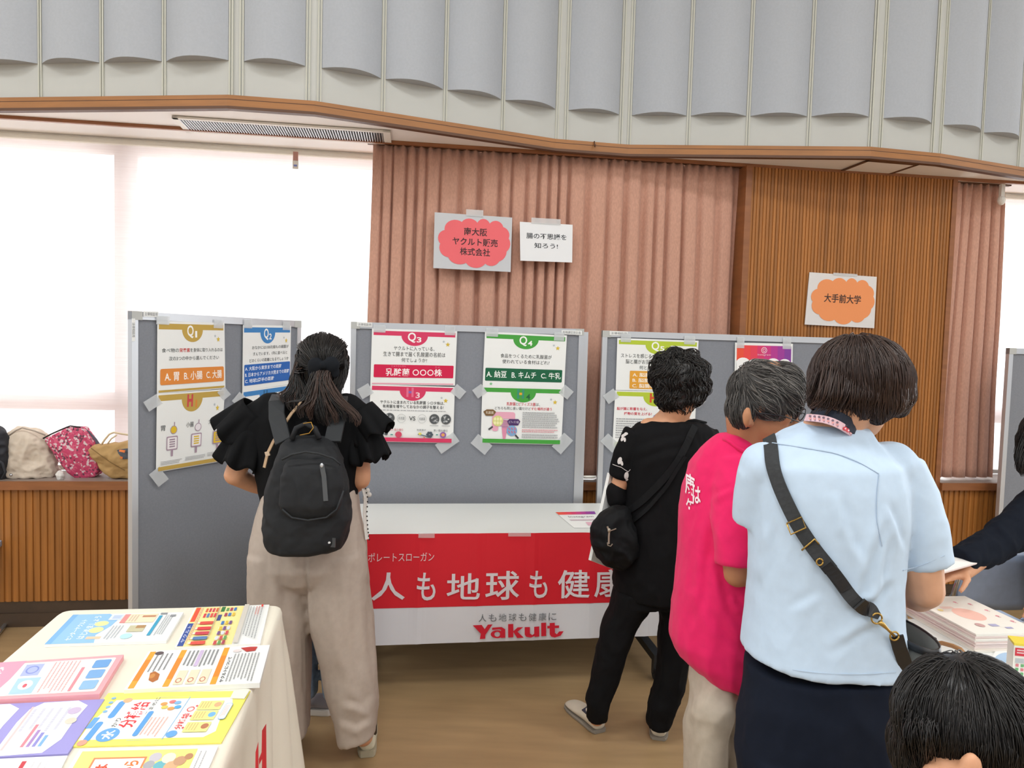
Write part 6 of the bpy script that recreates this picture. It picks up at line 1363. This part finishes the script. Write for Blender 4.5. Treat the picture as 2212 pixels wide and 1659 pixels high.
b = MB(); R = Matrix(frame(fF, uF)).transposed(); b.ball(PD(2092, 1552, dF_), .090, .103, .088, M_hb, 34, 22, R); b.ball(PD(1998, 1620, dF_ + .01), .042, .06, .06, M_hb, 18, 12); b.ball(PD(2080, 1580, dF_ - .03), .075, .045, .045, M_hb, 18, 12)
hH = remesh(b, 'hair', .006, eF, 3, lambda p: .002 * noise.noise(p * 40)); wF_ = PD(2070, 1440, dF_); b = groom(hH, 4200, .07, lambda p, n: (p - wF_).normalized() + V((0, 0, -.3)), .0009, [M_hb, M_hb2], 21, .003, 6, None, 0, .12)
for k in range(10): locks(b, [PD(1965 + 5 * k, 1560, dF_ - .03 - .005 * k), PD(1960 + 6 * k, 1610, dF_ - .035 - .005 * k), PD(1965 + 5 * k, 1668, dF_ - .03)], 16, [.01, .01, .005], M_hb, .0011, k)
b.build('hair_strands', hH, smooth=True)
b = MB(); M_csh = mat('child_tee', '#7fa3b8', .8); zc = hF + V((-.02, 0, 0)); b.rings([ell(zc + V((0, 0, z)), (rx, 0, 0), (0, ry, 0), 28) for z, rx, ry in ((-.165, .05, .055), (-.185, .065, .10), (-.22, .085, .135), (-.30, .095, .14), (-.45, .10, .135), (-.56, .105, .14))], M_csh)
for y in (-1, 1): s0 = hF + V((-.02 + .04 * y, -.11 * y, -.21)); b.tube([s0, s0 + V((.015, -.025 * y, -.12))], [.052, .05], M_csh, 18)
remesh(b, 'shirt', .009, eF, 4, wrinkle(.003, 9, 9, 6, 3))
b = MB(); M_sh = mat('child_shorts', '#2d3a4d', .85)
for y in (-1, 1): l0 = hF + V((-.02, -.06 * y, -.52)); b.tube([l0, V((l0.x, l0.y, .30))], [.082, .075], M_sh, 20)
remesh(b, 'shorts', .009, eF, 3)
for y in (-1, 1): l0 = hF + V((-.07, -.06 * y, 0)); l0.z = 0; shoe(eF, l0, (1, -.1 * y, 0), .20, .075, M_sng, MATS['sole_white'], .075)

# ------------------------------------------------------------------ G: person reaching in from the right edge
dH = 2.42
eH = empty('person', (PD(2330, 1700, dH + .1).x, PD(2330, 1700, dH + .1).y, 0), 'person in a navy long sleeved top reaching in from the right edge', 'person')
b = MB(); hG = PD(2270, 968, dH); fG, uG = V((-.5, -.8, -.38)), V((-.2, -.2, .95)); LH = head(b, hG, fG, uG, SK1, .98); b.chain([(LH(0, -.02, -.06), .05), (PD(2290, 1040, dH + .05), .055)], SK1); b.chain([(PD(2310, 1090, dH + .06), .09), (PD(2340, 1300, dH + .1), .10)], SK1)
wH = PD(2082, 1236, dH - .14); b.chain([(PD(2270, 1085, dH + .01), .036), (PD(2150, 1180, dH - .06), .034), (PD(2100, 1222, dH - .12), .028), (wH, .026)], SK1); hand(b, wH, (-.85, -.25, -.10), (.0, -.2, -.95), SK1, 1, .55)
w2 = PD(2290, 1290, dH - .10); b.chain([(PD(2350, 1100, dH + .05), .05), (PD(2370, 1230, dH), .04), (w2, .027)], SK1); hand(b, w2, (-.8, -.4, -.2), (0, 0, -1), SK1, -1, .5)
for x in (2320, 2375): p = PD(x, 1330, dH + .1); b.chain([(p, .085), (V((p.x, p.y, .45)), .06), (V((p.x, p.y, .08)), .04)], SK1)
remesh(b, 'body', .0065, eH, 4); eyes(LH, eH, .98)
b = MB(); R = Matrix(frame(fG, uG)).transposed(); b.ball(LH(0, -.024, .036), .086, .096, .094, M_hb, 28, 18, R); b.ball(LH(0, -.052, -.03), .078, .055, .085, M_hb, 20, 14, R)
for sx_ in (-1, 1): b.chain([(LH(.070 * sx_, -.012, .03), .026), (LH(.078 * sx_, -.012, -.05), .022), (LH(.080 * sx_, .0, -.085), .014)], M_hb)
b.chain([(LH(.04, .055, .085), .022), (LH(.068, .045, .05), .016)], M_hb); b.chain([(LH(-.05, .055, .080), .022), (LH(-.068, .04, .04), .016)], M_hb)
hH = remesh(b, 'hair', .006, eH, 3, lambda p: .003 * noise.noise(p * 28)); cG = LH(0, -.03, .12)
b = groom(hH, 1800, .09, lambda p, n: (p - cG).normalized() * .5 + V((0, 0, -.8)), .0014, [M_hb, M_hb2], 31, .004, 6, None, 0, .12)
locks(b, [PD(2226, 930, dH - .02), PD(2210, 970, dH - .03), PD(2202, 1005, dH - .04), PD(2210, 1030, dH - .04)], 60, [.014, .014, .012, .005], M_hb, .0015, 3)
b.build('hair_strands', hH, smooth=True)
M_dn = mat('navy_knit', '#131822', .85, spec=.15, var=.08, scale=50)
b = MB(); loft_px(b, [(1040, 2262, 2330, dH + .05, .06), (1060, 2235, 2370, dH + .05, .09), (1110, 2232, 2395, dH + .06, .12), (1200, 2250, 2400, dH + .08, .13), (1330, 2262, 2405, dH + .1, .14)], M_dn)
b.ball(PD(2268, 1090, dH), .078, .07, .07, M_dn, 16, 12); b.tube([PD(2258, 1092, dH), PD(2200, 1138, dH - .03), PD(2140, 1182, dH - .07), PD(2072, 1214, dH - .12)], [.075, .066, .056, .045], M_dn, 22); b.tube([PD(2355, 1090, dH + .05), PD(2372, 1230, dH), PD(2300, 1282, dH - .09)], [.07, .055, .04], M_dn, 20)
remesh(b, 'sweater', .007, eH, 6, folds(.009, 13, (1, 1, 1), 4.0))
b = MB()
for x in (2320, 2375): p = PD(x, 1320, dH + .1); b.tube([p, V((p.x, p.y, .45)), V((p.x, p.y, .06))], [.11, .085, .075], M_navp, 20)
remesh(b, 'trousers', .011, eH, 3)
for x in (2320, 2375): p = PD(x, 1320, dH + .1); p.z = 0; shoe(eH, p + V((.07, .03, 0)), (-.9, -.35, 0), .24, .085, MATS['shoe_black'], M_rub, .08)
# ================================================================== right table and its papers, chairs, bags on the sill
TQ = [PZ(1925, 1470, .66), PZ(2040, 1330, .66)]
ya, yb = 1.62, 2.26; xa = PZ(1960, 1440, .66).x - .02
e = empty('folding_table', (xa + .75, (ya + yb) / 2, 0), 'white topped table at the right under the booklets', 'table')
m = MB(); m.box((xa, ya, .632), (1.5, 0, 0), (0, yb - ya, 0), (0, 0, .028), M_tabw); m.build('table_top', e, bevel=.005)
for x in (xa + .12, xa + 1.38):
    m = MB(); m.box((x - .02, (ya + yb) / 2 - .03, .06), (.04, 0, 0), (0, .06, 0), (0, 0, .572), M_steel); m.box((x - .02, ya + .05, .03), (.04, 0, 0), (0, yb - ya - .1, 0), (0, 0, .035), M_steel); lg = m.build('leg', e)
    for y in (ya + .07, yb - .07): c = MB(); c.tube([(x - .014, y, .02), (x + .014, y, .02)], .02, M_rub, 14); c.build('caster', lg)
TZ = .6605
# booklet stack: every booklet its own thing
D0 = PZ(2108, 1369, TZ + .055); B0 = PZ(2093, 1283, TZ + .055); A0 = PZ(1984, 1301, TZ + .055)
ax = (B0 - V((0, 0, 0)))
u_ = V((1, .05, 0)).normalized(); P_n = V((D0.x, D0.y, 0)); farl = PZ(2015, 1283, TZ + .055); v_ = (V((farl.x, farl.y, 0)) - V((PZ(1984, 1303, TZ + .055).x, PZ(1984, 1303, TZ + .055).y, 0)))
L1 = PZ(1985, 1304, TZ + .055); l_ = V((L1.x - D0.x, L1.y - D0.y, 0)); l_ = l_.normalized(); w_ = V((-l_.y, l_.x, 0)); w_ = w_ if w_.x > 0 else -w_
M_bk = [mat('booklet_%d' % k, c, .55) for k, c in enumerate(('#efe6dc', '#f1ead2', '#ead9d4', '#f3efe6'))]
nb_ = 14; hb = .055 / nb_; rr = random.Random(4)
for k in range(nb_):
    j = V((rr.uniform(-.002, .002), rr.uniform(-.002, .002), 0)); o = P_n + j + V((0, 0, TZ + k * hb)); Ll, Ww = .30, .21
    if k < nb_ - 1:
        m = MB(); m.box(o, l_ * Ll, w_ * Ww, (0, 0, hb * .92), M_bk[rr.randrange(4)]); bkl = m.build('booklet', center=True)
        thing(bkl, 'one of the plain edged booklets in the stack under the pink flowered top booklet', 'booklet', 'booklets in the stack on the right table')
    else:
        q = [o + V((0, 0, hb * .92)) + l_ * Ll, o + V((0, 0, hb * .92)) + l_ * Ll + w_ * Ww, o + V((0, 0, hb * .92)) + w_ * Ww, o + V((0, 0, hb * .92))]
        pr = Print(*q, M_bk[3], hb * .9); pr.LIFT = .0003
        pr.disc(.46, .52, .20, .17, '#f2c4b6', 24); pr.rrect(.22, .30, .42, .36, '#f0d6cc', .02)
        for (u, v) in ((.62, .18), (.80, .24), (.86, .42), (.84, .58), (.90, .72)): pr.disc(u, v, .025, .02, '#e79aa6', 10); pr.ring(u, v + .03, .02, .012, .006, '#d9808e', 10)
        pr.disc(.30, .80, .06, .05, '#cfa7a4', 14); pr.rect(.44, .78, .56, .84, '#b3b1d0'); pr.rect(.60, .86, .70, .90, '#b3b1d0'); pr.disc(.14, .25, .05, .03, '#f0dc96', 10); pr.disc(.14, .4, .04, .03, '#f0dc96', 10)
        pr.meta = ('booklet', 'cream booklet with pink flowers and a peach oval, on top of the right table stack', 'booklet', None); finish(pr)
# low stacks of white sheets in front
def stack(px, py, h, lv, wv, label, lay=5):
    p = PZ(px, py, TZ); p.z = TZ; r = random.Random(px); m = MB()
    for k in range(lay): m.box(p + V((r.uniform(-.003, .003), r.uniform(-.003, .003), k * h / lay)), lv, wv, (0, 0, h / lay * .86), M_paper)
    return thing(m.build('paper_stack', center=True), label, 'paper stack')
stack(2052, 1432, .022, l_ * .20, w_ * -.10, 'low stack of white sheets on the right table beside the bucket bag', 6)
m = MB(); p0, p1 = PZ(1984, 1364, TZ + .028), PZ(2021, 1381, TZ + .028); m.tube([p0, p0.lerp(p1, .2), p0.lerp(p1, .55), p1], [.002, .003, .0052, .0048], M_hb, 10); thing(m.build('pen', smooth=True, center=True), 'black pen lying on the white sheets of the right table', 'pen')
e = empty('tote_bag', PZ(2060, 1470, TZ), 'small bag with a tan rope handle on the right table, mostly hidden by the child', 'bag')
m = MB(); m.tube([PZ(2012, 1392, TZ + .02), PZ(2035, 1389, TZ + .035), PZ(2057, 1395, TZ + .045), PZ(2075, 1403, TZ + .045), PZ(2088, 1418, TZ + .04), PZ(2094, 1436, TZ + .03)], .0062, mat('tan_rope', '#a37a50', .7), 10); m.build('handle', e, smooth=True)
m = MB(); c = PZ(2062, 1456, TZ + .034); mg = mat('bag_grey', '#8a8882', .8, bump=.2); m.rings([ell((c.x, c.y, TZ + z), (rx, 0, 0), (0, ry, 0), 28, 4) for z, rx, ry in ((.0, .055, .035), (.004, .062, .042), (.025, .064, .044), (.045, .060, .036), (.055, .056, .02), (.058, .05, .012))], mg); m.build('bag_body', e, smooth=True, fixn=True)
q = [PZ(x, y, TZ + .003) for x, y in ((2150, 1406), (2230, 1404), (2240, 1452), (2128, 1450))]; pr = Print(*q, M_paper, .002); pr.LIFT = .0003; pr.disc(.30, .35, .22, .25, '#a9c6e2', 18); pr.lines(.6, .2, .95, .8, 4, '#b9a5a8', .4, 3); pr.meta = ('leaflet', 'white leaflet with a pale blue circle on the right table beside the small carton', 'leaflet', None); finish(pr)
e = empty('drink_carton', PZ(2200, 1470, TZ), 'small white carton with a red label and green dots at the right edge', 'carton')
b0 = PZ(2186, 1462, TZ + .004); b0.z = TZ + .004; m = MB(); dx, dy, dz = V((.06, -.012, 0)), V((.018, .05, 0)), V((0, 0, .085)); m.box(b0, dx, dy, dz, mat('carton_white', '#ecebe2', .5)); m.build('carton_body', e)
m = MB(); m.box(b0 + dz - V((.0005, .0005, 0)), dx * 1.015, dy * 1.015, (0, 0, .006), mat('carton_yellow', '#e8d24a', .5)); m.build('carton_lid', e)
f = MB()
def fp(u, v, o=.0008): return b0 + dx * u + dz * v + dx.cross(dz).normalized() * o
def frec(u0, v0, u1, v1, c): f.add([fp(u0, v0), fp(u1, v0), fp(u1, v1), fp(u0, v1)], [(0, 1, 2, 3)], ink(c))
frec(.05, .68, .75, .93, '#cf3a48'); frec(.12, .76, .66, .80, '#f3d9da'); frec(.12, .84, .6, .88, '#f3d9da'); frec(.08, .46, .7, .60, '#b9bfc2')
for i in range(4):
    for j in range(3): frec(.10 + .2 * i, .08 + .13 * j, .22 + .2 * i, .17 + .13 * j, '#6fae74' if (i + j) % 2 else '#d9808a')
f.build('printed_label', e)
# sheet held between the hands above the booklets
q = [PZ(2036, 1198, .80), PZ(2058, 1199, .80), PZ(2111, 1216, .80), PZ(2033, 1238, .80)]
q = [PD(1990, 1205, dH - .17), PD(2056, 1201, dH - .10), PD(2111, 1216, dH - .16), PD(2030, 1239, dH - .26)]
pr = Print(*q, mat('leaflet_pink_edge', '#ecdcd8', .6), .005); pr.LIFT = .0004; pr.rect(.02, .02, .98, .98, '#f1efec'); pr.lines(.1, .12, .9, .5, 4, '#8d8a90', .35, 3); pr.rect(.2, .6, .5, .85, '#b9b2bc'); pr.lines(.55, .6, .92, .9, 3, '#8d8a90', .35, 5)
pr.meta = ('leaflet', 'white leaflet held out over the booklets by the person with the navy sleeve', 'leaflet', None); finish(pr)

# chairs
M_ch = mat('chair_blue', '#a4b6d2', .6, var=.05, scale=40); M_chr = mat('chrome', '#cfd2d6', .15, .95)
def chair(loc, rz, label):
    R = Matrix.Rotation(rz, 3, 'Z'); loc = V(loc); T = lambda x, y, z: loc + R @ V((x, y, z)); e = empty('folding_chair', loc, label, 'chair')
    m = MB(); m.rings([ell(T(0, 0, z), R @ V((w, 0, 0)), R @ V((0, d, 0)), 24, 5) for z, w, d in ((.415, .19, .18), (.42, .20, .19), (.445, .20, .19), (.455, .18, .17))], M_ch); m.build('seat', e, smooth=False)
    m = MB(); m.grid(lambda u, v: T((u - .5) * .42 * (1 - .12 * (2 * v - 1) ** 4), -.20 - .05 * v + .03 * (1 - (2 * u - 1) ** 2) * -1, .56 + .22 * v), 16, 8, M_ch); m.build('backrest', e, smooth=True, solid=.03)
    for s_ in (-1, 1):
        m = MB(); m.tube([T(.215 * s_, .20, .012), T(.212 * s_, .10, .25), T(.212 * s_, -.06, .44), T(.212 * s_, -.20, .60), T(.212 * s_, -.25, .77)], .0105, M_chr, 10); m.build('frame_leg', e, smooth=True)
        m = MB(); m.tube([T(.19 * s_, -.24, .012), T(.19 * s_, -.10, .28), T(.19 * s_, .02, .42)], .0105, M_chr, 10); m.build('rear_leg', e, smooth=True)
    for y in (.20, -.24): m = MB(); m.tube([T(-.21, y, .012), T(.21, y, .012)], .0105, M_chr, 10); m.build('floor_bar', e, smooth=True)
    return e
pc = PD(2165, 1290, 2.72); chair((pc.x, pc.y + .22, 0), .12, 'folding chair with a pale blue padded backrest behind the booklets on the right')
pl_ = PZ(8, 1366, 0); chair((pl_.x - .22, pl_.y - .02, 0), -1.2, 'folding chair with chrome legs at the left edge of the photo')

# bags on the window sill
ZB = ZSILL + .0015
def bagloft(mb, rows, o, t, m, n=28, sq=2.3):
    rs = []
    for (y, xl, xr, k) in rows:
        a = PP(xl, y, W0 + WN * o, WN); c = PP(xr, y, W0 + WN * o, WN); z = max((a.z + c.z) / 2, ZB + .002); a.z = c.z = z; rs.append(ell((a + c) / 2, (c - a) / 2, WN * t * k, n, sq))
    mb.rings(rs, m)
M_cream = mat('cream_canvas', '#cdbfae', .85, var=.06, scale=30); M_tanb = mat('tan_canvas', '#b18f5c', .8, var=.08, scale=30); M_navb = mat('dark_bag', '#23252c', .7)
def patmat():
    m = bpy.data.materials.new('red_pattern'); m.use_nodes = True; q = m.node_tree; b = q.nodes['Principled BSDF']; b.inputs['Roughness'].default_value = .7
    t = q.nodes.new('ShaderNodeTexCoord'); v = q.nodes.new('ShaderNodeTexVoronoi'); v.inputs['Scale'].default_value = 105; r = q.nodes.new('ShaderNodeValToRGB'); r.color_ramp.interpolation = 'CONSTANT'
    e = r.color_ramp.elements; e[0].color = (*lin('#c23f66'), 1); e[1].position = .5; e[1].color = (*lin('#d8c0c4'), 1); a = e.new(.68); a.color = (*lin('#6d3a4e'), 1); a = e.new(.82); a.color = (*lin('#cf5a78'), 1)
    q.links.new(t.outputs['Object'], v.inputs['Vector']); sp = q.nodes.new('ShaderNodeSeparateColor'); q.links.new(v.outputs['Color'], sp.inputs[0]); q.links.new(sp.outputs[0], r.inputs[0]); q.links.new(r.outputs[0], b.inputs['Base Color']); return m
flop0 = folds(.016, 13, (1, 1, 1.3), 3.0)
def flop(p): return .008 * noise.noise(p * 9) + flop0(p)
e = empty('cloth_bag', PP(70, 1040, W0 - WN * .12, WN), 'slumped cream cloth bag with a pompom on the window sill', 'bag'); e.location.z = ZB
m = MB(); bagloft(m, [(923, 44, 56, .3), (932, 26, 88, .6), (945, 2, 104, .85), (965, -14, 112, 1), (990, -16, 120, 1), (1015, -4, 128, 1.05), (1034, 4, 124, 1.0), (1040, 10, 118, .9)], -.12, .085, M_cream); remesh(m, 'bag_body', .007, e, 3, flop)
m = MB(); m.ball(PP(130, 1027, W0 - WN * .03, WN), .022, .02, .026, M_lace, 14, 10); o = remesh(m, 'pompom', .004, e, 1, lambda p: .004 * noise.noise(p * 90)); 
m = MB(); m.tube([PP(x, y, W0 - WN * .06, WN) for x, y in ((98, 940), (75, 931), (48, 924), (34, 930), (20, 941))], .004, mat('cord_beige', '#a89c90', .8), 8); m.build('drawstring', e, smooth=True)
e = empty('patterned_bag', PP(165, 1040, W0 - WN * .12, WN), 'red and white patterned zip bag leaning on the window sill', 'bag'); e.location.z = ZB
M_redp = patmat(); m = MB(); q = [(144, 925), (174, 925), (196, 956), (214, 1014), (205, 1030), (168, 1038), (148, 1024), (120, 992), (94, 948)]
fr = [PP(x, y, W0 - WN * .07, WN) for x, y in q]; bk = [PP(x, y, W0 - WN * .07, WN) - WN * .09 for x, y in q]; cF = sum(fr, V()) / len(fr) + WN * .03; cB = sum(bk, V()) / len(bk) - WN * .03
n9 = len(q); m.add(fr + bk + [cF, cB], [(i, (i + 1) % n9, n9 + (i + 1) % n9, n9 + i) for i in range(n9)] + [(2 * n9, (i + 1) % n9, i) for i in range(n9)] + [(2 * n9 + 1, n9 + i, n9 + (i + 1) % n9) for i in range(n9)], M_redp); remesh(m, 'bag_body', .006, e, 4, lambda p: .003 * noise.noise(p * 12))
m = MB(); m.tube([PP(x, y, W0 - WN * .09, WN) for x, y in ((93, 947), (110, 938), (130, 929), (144, 923), (152, 920), (165, 922), (174, 923))], .004, M_hb, 8); m.build('zip_edge', e, smooth=True)
m = MB(); m.tube([PP(x, y, W0 - WN * .07, WN) for x, y in ((145, 925), (152, 920.5), (160, 921.5), (158, 928))], .002, M_hb, 6); m.build('zip_pull', e, smooth=True)
m = MB(); m.strap([PP(x, y, W0 - WN * .12, WN) for x, y in ((174, 924), (190, 935), (205, 950), (213, 962))], WN, .02, .004, mat('strap_greyblue', '#5f6270', .7)); m.build('bag_strap', e)
e = empty('canvas_tote', PP(250, 1040, W0 - WN * .10, WN), 'tan canvas tote bag with rope handles next to the grey display board', 'bag'); e.location.z = ZB
m = MB(); q = [(186, 972), (197, 962), (240, 962), (300, 952), (318, 1000), (310, 1036), (240, 1032), (214, 1014)]
fr = [PP(x, y, W0 - WN * .03, WN) for x, y in q]; bk = [p - WN * .10 for p in fr]; cF = sum(fr, V()) / 8 + WN * .03; cB = sum(bk, V()) / 8 - WN * .03
m.add(fr + bk + [cF, cB], [(i, (i + 1) % 8, 8 + (i + 1) % 8, 8 + i) for i in range(8)] + [(16, (i + 1) % 8, i) for i in range(8)] + [(17, 8 + i, 8 + (i + 1) % 8) for i in range(8)], M_tanb); o = remesh(m, 'bag_body', .006, e, 4, lambda p: flop(p) * .6); Bb = bvh(o)
m = MB(); m.tube([PP(x, y, W0 - WN * .08, WN) for x, y in ((217, 964), (226, 950), (236, 938), (246, 934), (262, 937), (282, 940), (300, 948))], .005, mat('rope_cream', '#d6c4a4', .8), 8); m.tube([PP(x, y, W0 - WN * .05, WN) for x, y in ((230, 962), (240, 948), (252, 940))], .004, MATS['rope_cream'], 8); m.build('handle', e, smooth=True)
decal(Bb, [([(253, 972), (282, 968), (282, 990), (266, 992), (256, 980)], [(0, 1, 2, 3, 4)])], '#4a4e56', 'printed_patch', e, .003, 6); decal(Bb, [([(259, 972), (272, 973), (270, 978), (258, 976)], [(0, 1, 2, 3)]), ([(260, 986), (266, 987), (265, 991), (260, 990)], [(0, 1, 2, 3)])], '#e07a3a', 'printed_mark', e, .0045, 6)
strap_on(Bb, [(197, 968), (220, 985), (245, 1002), (270, 1016)], .004, .002, mat('tan_seam', '#86693f', .8), 'seam', e, .002)
e = empty('dark_bag', PP(-12, 1050, W0 - WN * .06, WN), 'dark navy bag at the left edge of the window sill', 'bag'); e.location.z = ZB
m = MB(); bagloft(m, [(922, -30, 2, .4), (932, -40, 12, .7), (950, -50, 16, 1), (985, -50, 20, 1), (1010, -48, 14, 1), (1034, -45, 10, 1)], -.04, .06, M_navb); remesh(m, 'bag_body', .007, e, 3, flop)
m = MB(); m.tube([PP(x, y, W0 + WN * .03, WN) for x, y in ((-20, 985), (5, 1000), (12, 1020), (4, 1034))], .006, M_navb, 8); m.build('bag_strap', e, smooth=True)
m = MB(); m.ball(PP(24, 1026, W0 - WN * .01, WN), .008, .008, .008, M_chr, 10, 8); m.build('clasp', e, smooth=True)
